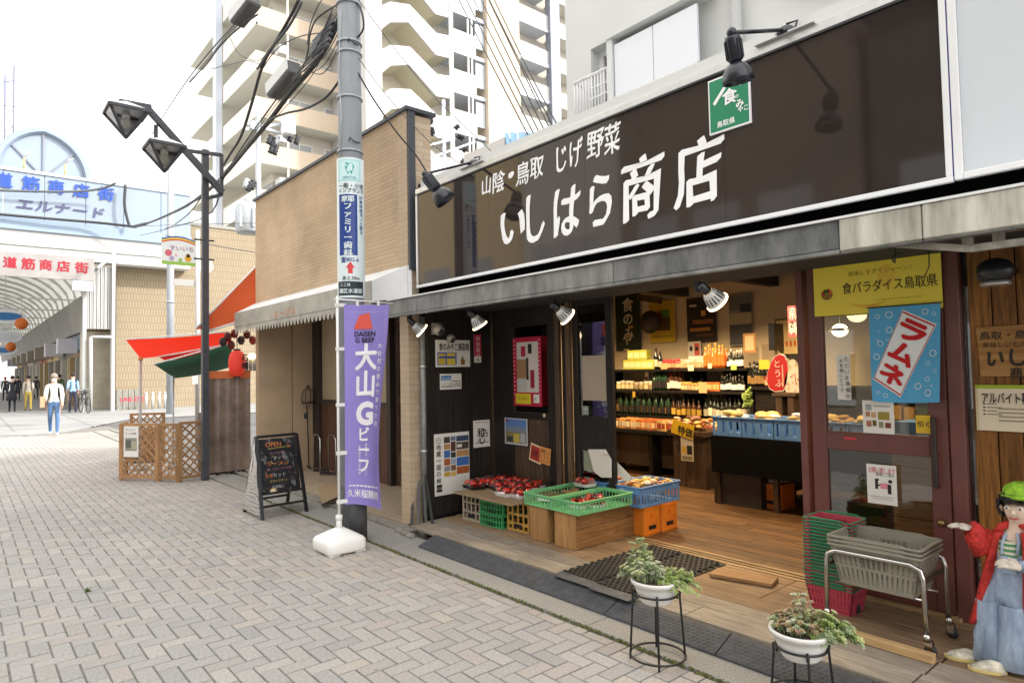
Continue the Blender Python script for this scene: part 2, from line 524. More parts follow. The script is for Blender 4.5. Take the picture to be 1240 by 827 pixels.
for (nv, z, x0, y0, x1, y1, ki, cut) in bricks:
    wx, wy = x1-x0, y1-y0
    dz = rb.uniform(-.0016, .0016)
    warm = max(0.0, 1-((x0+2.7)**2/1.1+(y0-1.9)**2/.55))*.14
    if nind < 300 and nv == 0 and not cut:
        key = (wx > wy, ki)
        if key not in cache:
            m2 = MB(); m2.tint = []
            n_ = paver_mesh(m2, 0, 0, wx, wy, 0, m_paver)
            m2.tint = [PAL[ki]]*n_
            o = m2.build('paving_brick', pave)
            cache[key] = o.data
        else:
            o = bpy.data.objects.new('paving_brick', cache[key]); COL.objects.link(o); o.parent = pave
        o.location = (x0, y0, dz); o.rotation_euler = (rb.uniform(-.006, .006), rb.uniform(-.006, .006), rb.uniform(-.004, .004))
        nind += 1
    else:
        n_ = paver_mesh(mb, x0, y0, x1, y1, dz, m_paver, (rb.uniform(-.008, .008), rb.uniform(-.008, .008)))
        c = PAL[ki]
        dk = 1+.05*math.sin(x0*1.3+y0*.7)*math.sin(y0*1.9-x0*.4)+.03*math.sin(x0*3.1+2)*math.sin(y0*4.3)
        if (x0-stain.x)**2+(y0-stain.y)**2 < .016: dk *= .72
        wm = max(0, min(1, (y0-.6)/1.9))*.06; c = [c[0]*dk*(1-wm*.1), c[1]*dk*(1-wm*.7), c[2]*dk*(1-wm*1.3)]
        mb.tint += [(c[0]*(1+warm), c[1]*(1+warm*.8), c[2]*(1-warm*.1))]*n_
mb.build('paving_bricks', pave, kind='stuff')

# a weed in a joint and moss along the kerb line
m_leafg = M('weed_green', (.10, .16, .03), .7, noise=(40, .4))
m_moss = M('moss', (.11, .12, .035), .95, noise=(60, .5))
mb = MB()
p = PZ(106, 716)
for k in range(14):
    a = rb.uniform(0, 6.28); l = rb.uniform(.02, .05)
    d = Vector((math.cos(a)*l, math.sin(a)*l, rb.uniform(.01, .03)))
    s_ = Vector((-d.y, d.x, 0)).normalized()*.007
    mb.add([p, p+d*.5+s_, p+d, p+d*.5-s_], [(0, 1, 2, 3)], m_leafg)
mb.build('weed', None, loc=p, label='small green weed growing from a joint of the brick pavement', category='weed')
mb = MB()
for k in range(900):
    x = rb.uniform(-8.5, -1.2); y = 2.9+rb.gauss(.012, .008); r_ = rb.uniform(.004, .012)
    mb.add([(x-r_, y-r_*.6, .001), (x+r_, y-r_*.5, .001), (x+r_*.7, y+r_*.6, .012), (x-r_*.6, y+r_*.7, .010), (x, y, .016)], [(0, 1, 4), (1, 2, 4), (2, 3, 4), (3, 0, 4)], m_moss)
mb.build('kerb_moss', None, loc=(-5, 2.9, 0), kind='stuff', label='moss growing in the gap along the concrete kerb', category='moss')

m_gum = M('gum', (.16, .16, .16), .8)
mb = MB()
for k in range(80):
    x, y, r_ = rb.uniform(-11, -1.5), rb.uniform(-1.5, 2.8), rb.uniform(.004, .010)
    mb.add([(x+r_*math.cos(j*.9)*rb.uniform(.7, 1), y+r_*math.sin(j*.9)*rb.uniform(.7, 1), .0035) for j in range(7)], [tuple(range(7))], m_gum)
mb.build('gum_spots', pave, kind='stuff')
# pale slabs of the crossing and the arcade street
mb = MB(); mb.prism([(-20.3, -9, -.012), (-21.9, 1.0, -.012), (-22.6, 2.3, -.012), (-27.0, 4.6, -.012), (-27, 30, -.012), (-140, 30, -.012), (-140, -30, -.012), (-20.3, -30, -.012)], (0, 0, .02), m_road)
road = mb.build('road', kind='structure')
m_slabline = M('slab_joint', (.2, .2, .2), .9)
mb = MB()
for x in (-25, -29, -33, -38, -44, -52, -62): mb.box((x, -8, .008), (x+.05, 4.4, .012), m_slabline)
for y in (-2, 1.2, 3.2): mb.box((-120, y, .008), (-24, y+.05, .012), m_slabline)
mb.build('slab_joints', road)
# kerb: concrete lengths along the brick edge, old concrete apron and step before the neighbour shop
kerb = MB(); kerb.box((-24, 2.925, -.06), (2.5, 3.6, -.012), m_joint); kerb = kerb.build('kerb', kind='structure')
x = -22.0
while x < 2.4:
    ln = 1.2
    mb = MB(); mb.box((x+.003, 2.918, -.05), (x+ln-.003, 3.30, .012), m_conc)
    mb.build('kerb_stone', kerb, bevel=.004)
    x += ln
mb = MB(); mb.box((-22, 3.305, -.05), (-5.5, 3.425, .034), m_conc2); mb.build('step', kerb, bevel=.006)
for k, (px, py) in enumerate([(486, 641), (493, 644), (499, 647)]):
    p = PZ(px, py, .03)
    mb = MB(); mb.ell((p.x, p.y-.02, .022), (.07, .045, .03), m_conc2, 9, 6); mb.build('mortar_lump', kerb)
m_tile = brickmat('shop_tile_floor', (.36, .28, .19), (.40, .32, .23), (.24, .2, .15), .2, .1, .05, axis='z', bump=.2)
mb = MB(); mb.box((-10.4, 3.428, -.05), (-5.72, 5.6, .05), m_tile); mb.build('tile_floor', kind='structure')

# ================================================================== SHOP FLOOR AND DECK
HP = .10
m_deck = wood('deck_wood', (.36, .31, .25), (.22, .185, .14), 'x', 5, .8, .16, .35)
m_deck2 = wood('deck_wood_worn', (.33, .225, .135), (.19, .125, .07), 'x', 5, .75, .16, .35)
m_inner = wood('inner_floor_wood', (.165, .085, .034), (.07, .033, .013), 'x', 5, .5, .22, .3)
m_joist = wood('joist', (.12, .08, .05), (.06, .04, .03), 'y', 4, .9)
deck = MB()
for x in (-5.3, -4.3, -3.3, -2.3, -1.3, -.4, .5): deck.box((x, 3.36, 0.012), (x+.06, 4.35, HP-.032), m_joist)
deck = deck.build('shop_deck', kind='structure')
rows = [(3.30, .195), (3.498, .185), (3.686, .185), (3.874, .185), (4.062, .175), (4.24, .12)]
for ri, (y, wd) in enumerate(rows):
    cuts = {0: [-5.45, -3.9, -2.36, -1.165, .7], 1: [-5.49, -4.25, -2.6, -1.155, .7], 2: [-5.50, -3.6, -1.9, -1.145, .7]}.get(ri, [-5.52, -4.0, -2.2, -.9, .7])
    md = m_deck if ri < 2 else m_deck2
    for a, b in zip(cuts, cuts[1:]):
        gap = .008 if abs(b+1.15) < .03 else .003
        mb = MB(); mb.box((a+.002, y, HP-.03), (b-gap, y+wd, HP+rb.uniform(-.0012, .0012)), md)
        mb.build('plank', deck, bevel=.003)
# end fascia boards under the deck front
mb = MB(); mb.box((-5.0, 3.318, .014), (.7, 3.345, HP-.032), m_joist); mb.build('fascia_board', deck)
m_sill = wood('sill_wood', (.42, .29, .15), (.27, .17, .08), 'x', 5, .55, .1)
m_rail = M('rail_metal', (.10, .085, .06), .45, .7, noise=(30, .3))
floor = MB(); floor.box((-7.3, 4.36, -.02), (.7, 8.4, HP-.022), m_joist); floor = floor.build('floor', kind='structure')
for y, w_ in ((4.365, .035), (4.425, .03), (4.48, .04)):
    mb = MB(); mb.box((-4.6, y, HP-.02), (-2.0, y+w_, HP+.004), m_sill); mb.build('sill', floor, bevel=.002)
for y in (4.402, 4.458):
    mb = MB(); mb.box((-4.6, y, HP-.02), (-2.0, y+.021, HP-.006), m_rail); mb.build('door_track', floor)
y = 4.525; k = 0
while y < 8.35:
    sp = [-7.2, -4.9+.35*math.sin(k*2.1), -2.9+.4*math.sin(k*1.3+1), -.9, .7]
    for a, b in zip(sp, sp[1:]):
        mb = MB(); mb.box((a+.001, y, HP-.018), (b-.001, y+.117, HP+rb.uniform(-.001, .001)), m_inner)
        mb.build('floor_board', floor, bevel=.002)
    y += .12; k += 1

# ---- black rubber ramps along the deck (each length lifts off by itself)
m_rub = M('ramp_rubber', (.062, .066, .074), .7, noise=(20, .3), bump=(240, .25))
def ramp(x0, x1, label):
    r = thing('rubber_ramp', label, 'ramp', (x0, 3.12, .012), 'black rubber kerb ramps along the deck')
    mb = MB()
    y0, y1, z0, z1 = 3.115, 3.292, .014, HP-.012
    mb.prism([(x0+.003, y0, .0125), (x0+.003, y0, z0+.012), (x0+.003, y1-.02, z1), (x0+.003, y1, z1), (x0+.003, y1, .0125)], (x1-x0-.006, 0, 0), m_rub)
    mb.build('ramp_body', r, bevel=.003)
    sl = Vector((0, y1-.02-y0, z1-z0-.012)); L = sl.length; sl.normalize(); nn = Vector((0, -sl.z, sl.y))
    mb = MB(); nx = int((x1-x0)/.033); ny = 6
    for a in range(nx):
        for b in range(ny):
            c = Vector((x0+.02+a*.033+(.016 if b % 2 else 0), y0, z0+.012))+sl*(.018+b*(L-.02)/ny)
            if c.x > x1-.02: continue
            u = (XU*.011+sl*.009); w = (XU*.011-sl*.009)
            q = [c-u, c-w, c+u, c+w]
            mb.add([p_+nn*.0004 for p_ in q]+[c+nn*.0045], [(0, 1, 4), (1, 2, 4), (2, 3, 4), (3, 0, 4)], m_rub)
    mb.build('tread_pattern', r, kind='stuff')
ramp(-5.02, -4.28, 'black rubber kerb ramp at the far end of the deck by the tile pillar')
ramp(-4.28, -3.54, 'black rubber kerb ramp below the tomato stand and wooden boxes')
ramp(-3.54, -2.83, 'black rubber kerb ramp under the lip of the doormat')
ramp(-2.83, -2.04, 'black rubber kerb ramp behind the planter on the tall wire stand')
ramp(-2.04, -1.30, 'black rubber kerb ramp behind the nearest planter')
ramp(-1.30, -.50, 'black rubber kerb ramp nearest the camera below the doll')
# ---- ribbed doormat in two halves
m_mat = M('mat_rubber', (.03, .028, .028), .75, noise=(20, .3))
def mat(x0, y0, x1, y1, label):
    r = thing('door_mat', label, 'doormat', ((x0+x1)/2, (y0+y1)/2, HP), 'black honeycomb rubber doormats')
    mb = MB(); mb.box((x0, y0+.05, HP+.002), (x1, y1, HP+.008), m_mat); mb.build('mat_base', r)
    mb = MB(); mb.prism([(x0, y0-.03, HP+.0015), (x0, y0-.03, HP+.006), (x0, y0+.05, HP+.018), (x0, y0+.05, HP+.0015)], (x1-x0, 0, 0), M('mat_lip', (.09, .092, .095), .7, noise=(15, .3)))
    mb.build('mat_lip', r)
    mb = MB(); s_ = .042; ny = int((y1-y0-.06)/(s_*.86)); nx = int((x1-x0)/s_)
    for b in range(ny):
        for a in range(nx):
            cx = x0+s_*.5+a*s_+(s_*.5 if b % 2 else 0); cy = y0+.07+b*s_*.86
            if cx > x1-s_*.4: continue
            ring = []
            for kk in range(6):
                an = kk*math.pi/3+math.pi/6
                ring.append((math.cos(an), math.sin(an)))
            ro, ri_ = s_*.56, s_*.40
            vs = [(cx+q[0]*ro, cy+q[1]*ro, HP+.02) for q in ring]+[(cx+q[0]*ri_, cy+q[1]*ri_, HP+.02) for q in ring]+[(cx+q[0]*ri_, cy+q[1]*ri_, HP+.008) for q in ring]
            fs = [(i_, (i_+1) % 6, (i_+1) % 6+6, i_+6) for i_ in range(6)]+[(i_+6, (i_+1) % 6+6, (i_+1) % 6+12, i_+12) for i_ in range(6)]
            mb.add(vs, fs, m_mat)
    mb.build('honeycomb', r, kind='stuff')
mat(-3.42, 3.27, -3.07, 4.36, 'black honeycomb doormat half beside the big wooden box')
mat(-3.065, 3.25, -2.72, 4.33, 'black honeycomb doormat half behind the planter on the wire stand')
m_ply = wood('loose_board_wood', (.36, .20, .09), (.25, .13, .05), 'x', 4, .6, .05)
r = thing('loose_board', 'flat brown board lying on the deck beside the doormat', 'board', (-2.5, 4.1, HP))
mb = MB(); mb.cbox((-2.46, 4.13, HP+.016), (.42, .17, .024), m_ply, R(14)); mb.build('board', r, bevel=.004)
r = thing('wood_batten', 'pale square wooden batten lying in front of the basket trolley', 'batten', (-1.42, 3.66, HP))
a, b = PZ(1036, 775, HP), PZ(1126, 800, HP)
mb = MB(); mb.beam(Vector((-1.66, 3.66, HP+.024)), Vector((-1.16, 3.645, HP+.024)), .045, .044, wood('batten_wood', (.50, .34, .17), (.40, .25, .11), 'x', 4, .6, .05)); mb.build('batten', r, bevel=.003)
# ================================================================== THE GREENGROCER'S BUILDING
m_black = wood('black_board', (.030, .024, .021), (.014, .012, .011), 'z', 4, .55, .2, .2, spec=.25)
m_dkbrown = wood('dark_brown_wood', (.115, .072, .045), (.055, .034, .022), 'z', 4, .5, .2, .25)
m_midbrown = wood('mid_brown_wood', (.20, .125, .072), (.10, .06, .034), 'z', 4, .55, .2, .25)
m_red = M('red_brown_paint', (.15, .052, .043), .38, noise=(5, .15), spec=.5, vary=.06)
m_wallboard = wood('wall_board_wood', (.29, .122, .026), (.13, .055, .013), 'z', 4, .5, .22, .3)
m_plaster_in = M('inner_plaster', (.62, .50, .34), .9, noise=(2, .06))
m_ceil_in = M('inner_ceiling', (.06, .05, .042), .9)
m_fascia = M('weathered_fascia', (.20, .205, .195), .5, noise=(6, .6, (.085, .09, .09)), stretch=(1, 1, .35), bump=(40, .15))
m_fascia_d = M('dark_fascia', (.155, .16, .158), .45, noise=(6, .7, (.05, .055, .06)), stretch=(1, 1, .4), bump=(40, .2))
m_fascia_l = M('pale_fascia', (.52, .51, .44), .5, noise=(8, .4, (.17, .165, .12)), stretch=(1, 1, .15), bump=(30, .2))
m_whitemetal = M('white_metal', (.78, .79, .80), .35, noise=(3, .05))
m_whitewall = M('white_wall', (.66, .67, .66), .8, noise=(.6, .06))
m_black_p = M('black_paint', (.012, .013, .016), .35, spec=.6)
m_glass = glass('window_glass')
m_glass_d = glass('door_glass', (.82, .84, .82), 1.3, .3)

shop = thing('shop_building', 'greengrocer shop with long dark signboard, grey canopy and open timber front', 'shop', (-3.2, 4.4, 0))
XW, YB = -5.6, 4.45
mb = MB(); mb.box((-5.72, 3.60, .05), (-5.625, 4.55, 3.5), m_black); mb.build('side_wall', shop)
yy = 3.605
for k in range(6):
    mb = MB(); mb.box((-5.624, yy+.001, .1), (-5.60, yy+.136, 2.75), m_black); mb.build('wall_board', shop, bevel=.003); yy += .14
# timber front: fixed bay with window and boards
def postY(x0, x1, z0, z1, y0, y1, mat, name, parent=shop, bevel=.003):
    mb = MB(); mb.box((x0, y0, z0), (x1, y1, z1), mat); return mb.build(name, parent, bevel=bevel)
bay_l, bay_r = PY(600, 500, YB).x, PY(673, 470, YB).x
zt = 2.32
postY(bay_l-.02, PY(622, 470, YB).x, .1, zt, 4.44, 4.50, m_black, 'bay_post')
postY(PY(664, 470, YB).x, bay_r, .1, zt, 4.44, 4.50, m_black, 'bay_post')
gx0, gx1 = PY(622, 470, YB).x, PY(664, 470, YB).x
gz0, gz1 = PY(645, 500, YB).z, PY(645, 394, YB).z
postY(gx0, gx1, gz1, zt, 4.445, 4.495, m_black, 'head_panel')
postY(gx0, gx1, gz0-.06, gz0, 4.437, 4.50, m_black, 'mid_rail')
win = MB(); win.box((gx0, 4.478, gz0), (gx1, 4.484, gz1), m_glass_d); win = win.build('bay_glass', shop)
nb = 5
for k in range(nb):
    a = gx0+(gx1-gx0)*k/nb; b = gx0+(gx1-gx0)*(k+1)/nb
    postY(a+.001, b-.002, .1, gz0-.062, 4.452, 4.49, m_dkbrown, 'board')
postY(gx0, gx1, .1, .16, 4.44, 4.452, m_dkbrown, 'skirting')
# stiles of the folded sliding doors
for k, (a, b, yo, mt) in enumerate([(673.5, 679, .0, m_dkbrown), (680, 685, .03, m_black), (686, 691, .012, m_midbrown), (692, 698, .04, m_black)]):
    postY(PY(a, 470, YB).x, PY(b, 470, YB).x, .1, zt, 4.43+yo, 4.47+yo, mt, 'door_stile')
# glazed sliding door
dx0, dx1 = PY(699, 480, 4.47).x, PY(743, 480, 4.47).x
D = MB(); sw = .075
D.box((dx0, 4.46, .11), (dx0+.03, 4.50, zt-.03), m_black); D.box((dx1-sw, 4.46, .11), (dx1, 4.50, zt-.03), m_black)
D.box((dx0+.03, 4.462, 2.16), (dx1-sw, 4.498, zt-.03), m_black)
D.box((dx0+.03, 4.462, .80), (dx1-sw, 4.498, 1.12), m_black)
D.box((dx0+.03, 4.462, .11), (dx1-sw, 4.498, .2), m_black)
D = D.build('sliding_door', shop, bevel=.003)
mb = MB(); mb.box((dx0+.03, 4.478, .2), (dx1-sw, 4.483, .80), m_glass_d); mb.build('pane', D)
mb = MB(); mb.box((dx0+.03, 4.478, 1.12), (dx1-sw, 4.483, 2.16), m_glass_d); mb.build('pane', D)
# head beam over the opening
postY(-5.62, .6, zt, 2.60, 4.42, 4.54, m_black, 'head_beam')
# red double door, right leaf closed
yd = 4.36
def dpx(px, py=560): return PY(px, py, yd).x
jl0, jl1 = dpx(975.5, 600), dpx(982.5, 600)
postY(jl0-.005, jl1, .1, 2.36, 4.33, 4.47, m_red, 'door_jamb')
L0, L1 = dpx(988, 600), dpx(1153, 600)
g0, g1 = dpx(1005, 600), dpx(1130, 600)
zu1, zu0 = PY(1065, 330, yd).z, PY(1065, 525, yd).z
zl1, zl0 = PY(1065, 548, yd).z, PY(1065, 648, yd).z
zb = .125
D = MB()
D.box((L0, yd-.02, zb), (g0, yd+.025, 2.30), m_red); D.box((g1, yd-.02, zb), (L1, yd+.025, 2.30), m_red)
D.box((g0, yd-.018, zu1), (g1, yd+.023, 2.30), m_red); D.box((g0, yd-.018, zl1), (g1, yd+.023, zu0), m_red); D.box((g0, yd-.018, zb), (g1, yd+.023, zl0), m_red)
D = D.build('door', shop, bevel=.004)
mb = MB(); mb.box((g0, yd, zu0), (g1, yd+.005, zu1), m_glass_d); mb.build('pane', D)
mb = MB(); mb.box((g0, yd, zl0), (g1, yd+.005, zl1), m_glass_d); mb.build('pane', D)
hx = dpx(1136, 545)
mb = MB(); mb.box((hx-.013, yd-.075, PY(1136, 588, yd).z), (hx+.013, yd-.05, PY(1136, 505, yd).z), M('handle_dark', (.03, .018, .015), .4)); mb.box((hx-.008, yd-.05, 1.03), (hx+.008, yd-.02, 1.05), m_black_p); mb.box((hx-.008, yd-.05, .84), (hx+.008, yd-.02, .86), m_black_p)
mb.build('handle', D, bevel=.003)
kx = PY(1142, 632, yd)
mb = MB(); mb.lathe([(.0, -.028), (.012, -.028), (.018, -.02), (.018, -.008), (.024, 0), (.0, .001)], (kx.x, yd-.021, kx.z), M('brass', (.35, .25, .10), .35, .9), 14, (0, 1, 0)); mb.build('lock_knob', D)
mb = MB(); mb.box((dpx(1024, 529), yd-.0225, PY(1024, 531, yd).z), (dpx(1038, 529), yd-.0205, PY(1024, 528.6, yd).z), flat('D8324A')); mb.build('red_tag', D)
r0, r1 = dpx(1155.5, 600), dpx(1174, 600)
postY(r0, r1, .1, 2.36, 4.335, 4.45, m_red, 'door_jamb')
postY(L0-.03, L1+.03, .1, .122, 4.30, 4.42, m_sill, 'threshold')
# narrow window slot and timber boards to the right
postY(r1+.002, r1+.05, .1, 2.36, 4.42, 4.45, m_black_p, 'window_slot')
mb = MB(); mb.box((r1+.004, 4.402, .12), (r1+.032, 4.406, 2.3), m_glass_d); mb.build('slot_glass', shop)
bx = r1+.034
for k in range(13):
    mb = MB(); mb.box((bx+.002, 4.37, .1), (bx+.108, 4.41, 2.38), m_wallboard); mb.build('wall_board', shop, bevel=.003); bx += .112
postY(r1+.03, bx, .1, 2.45, 4.412, 4.5, m_black, 'backing_wall')
# inner room: walls, ceiling
postY(-7.3, .6, .05, 3.0, 8.30, 8.4, m_plaster_in, 'inner_back_wall', bevel=0)
postY(-7.4, -7.3, .05, 3.0, 4.5, 8.3, m_plaster_in, 'inner_side_wall', bevel=0)
postY(.5, .6, .05, 3.0, 4.5, 8.3, m_plaster_in, 'inner_side_wall', bevel=0)
postY(-7.35, -5.72, .05, 3.0, 4.5, 4.6, m_plaster_in, 'inner_front_wall', bevel=0)
postY(-7.4, .6, 2.78, 2.9, 4.55, 8.4, m_ceil_in, 'inner_ceiling', bevel=0)
for k, x in enumerate((-5.8, -4.4, -3.0, -1.6)):
    postY(x, x+.12, 2.60, 2.779, 4.56, 8.29, m_ceil_in, 'ceiling_beam')
# soffit and wall above
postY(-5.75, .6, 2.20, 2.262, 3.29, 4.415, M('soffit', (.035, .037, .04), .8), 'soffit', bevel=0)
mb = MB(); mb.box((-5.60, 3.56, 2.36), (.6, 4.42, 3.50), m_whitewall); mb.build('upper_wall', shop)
mb = MB(); mb.box((-5.58, 3.51, 2.285), (.6, 3.562, 2.40), M('gap_black', (.0015, .0015, .0015), 1, spec=0)); mb.build('shadow_gap', shop)  # near-black strip: the shade of the recess is put into its colour
# canopy fascia in lengths with a white drip edge
YF = 3.25
fx = [PY(470, 366, YF).x, PY(742, 330, YF).x, PY(1017, 290, YF).x, PY(1118, 290, YF).x, .6]
ztop, zbot = 2.27, 2.125
for k, (a, b) in enumerate(zip(fx, fx[1:])):
    mt = (m_fascia, m_fascia_d, m_fascia_l, m_fascia_l)[k]
    mb = MB(); mb.box((a+.002, YF-(.0 if k < 2 else .012), zbot-(0 if k < 2 else .012)), (b-.002, YF+.03, ztop), mt); mb.build('fascia', shop, bevel=.006)
    mb = MB(); mb.box((a, YF-.018, ztop), (b, YF+.3, ztop+.012), m_whitemetal); mb.build('drip_edge', shop)
    mb = MB(); mb.box((a+.002, YF-.006, zbot-.022), (b-.002, YF+.04, zbot-.013 if k >= 2 else zbot-.001), m_fascia); mb.build('fascia_lip', shop, bevel=.003)
mb = MB(); mb.prism([(fx[0], YF-.01, zbot), (fx[0], YF-.01, ztop), (fx[0], 3.6, ztop), (fx[0], 3.6, zbot+.08)], (-.02, 0, 0), m_fascia); mb.build('fascia_end', shop)
# folded awning frame under the right end
p0, p1, p2 = PY(1080, 300, 3.32), PY(1176, 311, 3.32), PY(1240, 293, 3.32)
m_fr = M('frame_paint', (.30, .28, .24), .5, noise=(20, .4))
mb = MB()
mb.beam((p0.x, 3.31, 2.125), (p1.x, 3.31, 2.055), .03, .03, m_fr); mb.beam((p1.x, 3.31, 2.055), (-.05, 3.31, 2.055), .03, .03, m_fr)
mb.beam((p0.x+.14, 3.34, 2.12), (-.05, 3.34, 2.12), .022, .022, M('rust_paint', (.22, .12, .09), .6, noise=(30, .4)))
for x in (PY(1172, 300, 3.32).x, PY(1210, 300, 3.32).x, -.4, -.2): mb.box((x-.02, 3.31, 2.05), (x+.02, 3.335, 2.12), m_fr)
mb.build('awning_frame', shop)
for (ax, ay, bx_, by_) in ((1084, 318, 1088, 308), (1125, 312, 1120, 334)):
    mb = MB(); a, b = PY(ax, ay, 3.9), PY(bx_, by_, 3.9)
    if ax == 1084:
        c = PY(1088, 313, 3.9); mb.tube([c+Vector((.03*math.cos(t), 0, .03*math.sin(t))) for t in [k*.5 for k in range(1, 9)]]+[Vector((c.x, 3.9, 2.28))], .004, m_black_p, 6)
    else: mb.tube([Vector((a.x, 3.9, 2.29)), a, (a+b)/2+Vector((.01, 0, 0)), b], .003, m_black_p, 6)
    mb.build('hook', shop)

# ------------------------------------------------------------------ the signboard
YS = 3.50
m_sign = M('sign_gloss', (.030, .022, .020), .06, noise=(1.2, .25), spec=.5, coat=.3)
m_white_ltr = flat('F4F4F6', .45)
sx0, sx1, sz0, sz1 = -5.56, -.975, 2.405, 3.37
sg = thing('shop_sign', 'long glossy dark brown signboard with white brush lettering above the canopy', 'shop sign', (-3.2, YS, 2.9))
npan = 4
for k in range(npan):
    a = sx0+(sx1-sx0)*k/npan; b = sx0+(sx1-sx0)*(k+1)/npan
    mb = MB(); mb.box((a+.0008, YS, sz0+.02), (b-.0008, YS+.03, sz1-.02), m_sign); mb.build('sign_panel', sg)
m_alu = M('aluminium', (.62, .63, .62), .35, .7, noise=(10, .1))
mb = MB(); mb.box((sx0-.03, YS-.012, sz1-.022), (sx1, YS+.05, sz1+.03), m_alu); mb.build('top_trim', sg, bevel=.003)
mb = MB(); mb.box((sx0-.03, YS-.012, sz1-.034), (sx1, YS+.02, sz1-.0225), m_black_p); mb.build('trim_shadow_line', sg)  # solid black strip drawn for the shadow under the trim
mb = MB(); mb.box((sx0-.03, YS-.014, sz0-.004), (sx1+.03, YS+.04, sz0+.022), m_whitemetal); mb.build('bottom_trim', sg, bevel=.003)
mb = MB(); mb.box((sx0-.03, YS-.012, sz0+.022), (sx0, YS+.04, sz1-.035), m_alu); mb.build('side_trim', sg, bevel=.003)
mb = MB(); mb.box((sx1, YS-.014, sz0+.022), (sx1+.028, YS+.04, sz1-.03), m_whitemetal); mb.build('side_trim', sg, bevel=.003)
def on_sign(px, py): return PY(px, py, YS-.003)
DN = Vector((0, 0, -1))
def sign_text(chars, mat, name, bold=.018, warp=.03, shear=.10):
    for ch, x0, y0, x1, y1 in chars:
        mb = MB()     # outline boxes as seen: left, top, right, bottom of the sign letters
        a, b = on_sign(x0, (y0+y1)/2), on_sign(x1, (y0+y1)/2)
        xm = (x0+x1)/2
        t, d = on_sign(xm, y0).z, on_sign(xm, y1).z
        vs, fs, w = text_geo(ch, bold)
        ys = [v[1] for v in vs]; lo, hi = min(ys), max(ys)
        P = []
        for vx, vy, k_ in vs:
            u_ = vx/w; v_ = (vy-lo)/(hi-lo)
            u2 = u_+shear*(v_-.5)+warp*math.sin(v_*6+u_*3)
            v2 = v_+warp*.8*math.sin(u_*5+1.5)+.05*(u_-.5)
            P.append((a.x+(b.x-a.x)*u2, YS-.003-.00022*k_, d+(t-d)*v2))
        mb.add(P, fs, mat); mb.build(name, sg)
sign_text([('い', 607, 255, 636, 294), ('し', 638, 234, 660, 293), ('は', 671, 226, 702, 285), ('ら', 714, 210, 741, 273), ('商', 754, 186, 801, 266), ('店', 818, 165, 873, 249)], m_white_ltr, 'large_letter', -.030)
sign_text([('山', 584, 213, 594, 236), ('陰', 597, 207, 611, 233), ('・', 616, 208, 622, 216), ('鳥', 625, 196, 641, 224), ('取', 642, 190, 658, 216), ('じ', 674, 177, 686, 208), ('げ', 690, 168, 705, 202), ('野', 711, 158, 731, 191), ('菜', 732, 149, 751, 186)], m_white_ltr, 'small_letter', -.022)
# blank pale sign panel to the right
rs = thing('blank_sign', 'blank pale grey sign panel in white frame right of the dark signboard', 'sign panel', (-.4, YS, 2.9))
mb = MB(); mb.box((sx1+.07, YS, sz0+.03), (.6, YS+.03, sz1+.3), M('pale_panel', (.60, .64, .68), .35, noise=(.8, .04))); mb.build('panel', rs)
mb = MB(); mb.box((sx1+.034, YS-.014, sz0+.0), (sx1+.069, YS+.04, sz1+.3), m_whitemetal); mb.box((sx1+.07, YS-.014, sz0+.0), (.6, YS+.04, sz0+.029), m_whitemetal); mb.build('frame', rs, bevel=.003)
mb = MB(); mb.box((sx1+.029, YS-.010, sz0), (sx1+.0335, YS+.03, sz1+.3), flat('1B2378')); mb.build('blue_edge', rs)
# green sign with roof mark
gs0 = PY(855, 98, YS-.03)
tl, br_ = PY(855, 99, YS-.04), PY(907, 149, YS-.04)
gw = br_.x-tl.x; ztl = PY(881, 88, YS-.04).z; zbr = PY(881, 156, YS-.04).z
m_gr = flat('0F8259', .4)
gsn = sheet('green_sign', 'square green sign with white roof mark and lettering hung on the dark signboard', 'sign', (tl.x, YS-.02, ztl), XU, DN, gw, ztl-zbr, m_white_ltr,
    rects=[(.03, .03, .97, .97, m_gr)],
    texts=[(.36, .27, gw*.36, '食', m_white_ltr, {'bold': .03}), (.66, .42, gw*.10, 'の', m_white_ltr, {'bold': .02}), (.68, .52, gw*.2, 'み', m_white_ltr, {'bold': .03}), (.72, .66, gw*.13, 'やこ', m_white_ltr, {'bold': .03}), (.2, .80, gw*.15, '鳥取県', m_white_ltr, {'bold': .02})], thick=.015, part_names=('plate', 'lettering'))
mb = MB()
def gp(x, y): return Vector((tl.x+gw*x, YS-.0225, ztl-(ztl-zbr)*y))
for a, b in (((.14, .47), (.52, .13)), ((.52, .13), (.82, .27))):
    mb.beam(gp(*a), gp(*b), .002, gw*.075, m_white_ltr, up=(0, 0, 1))
mb.build('roof_mark', gsn)

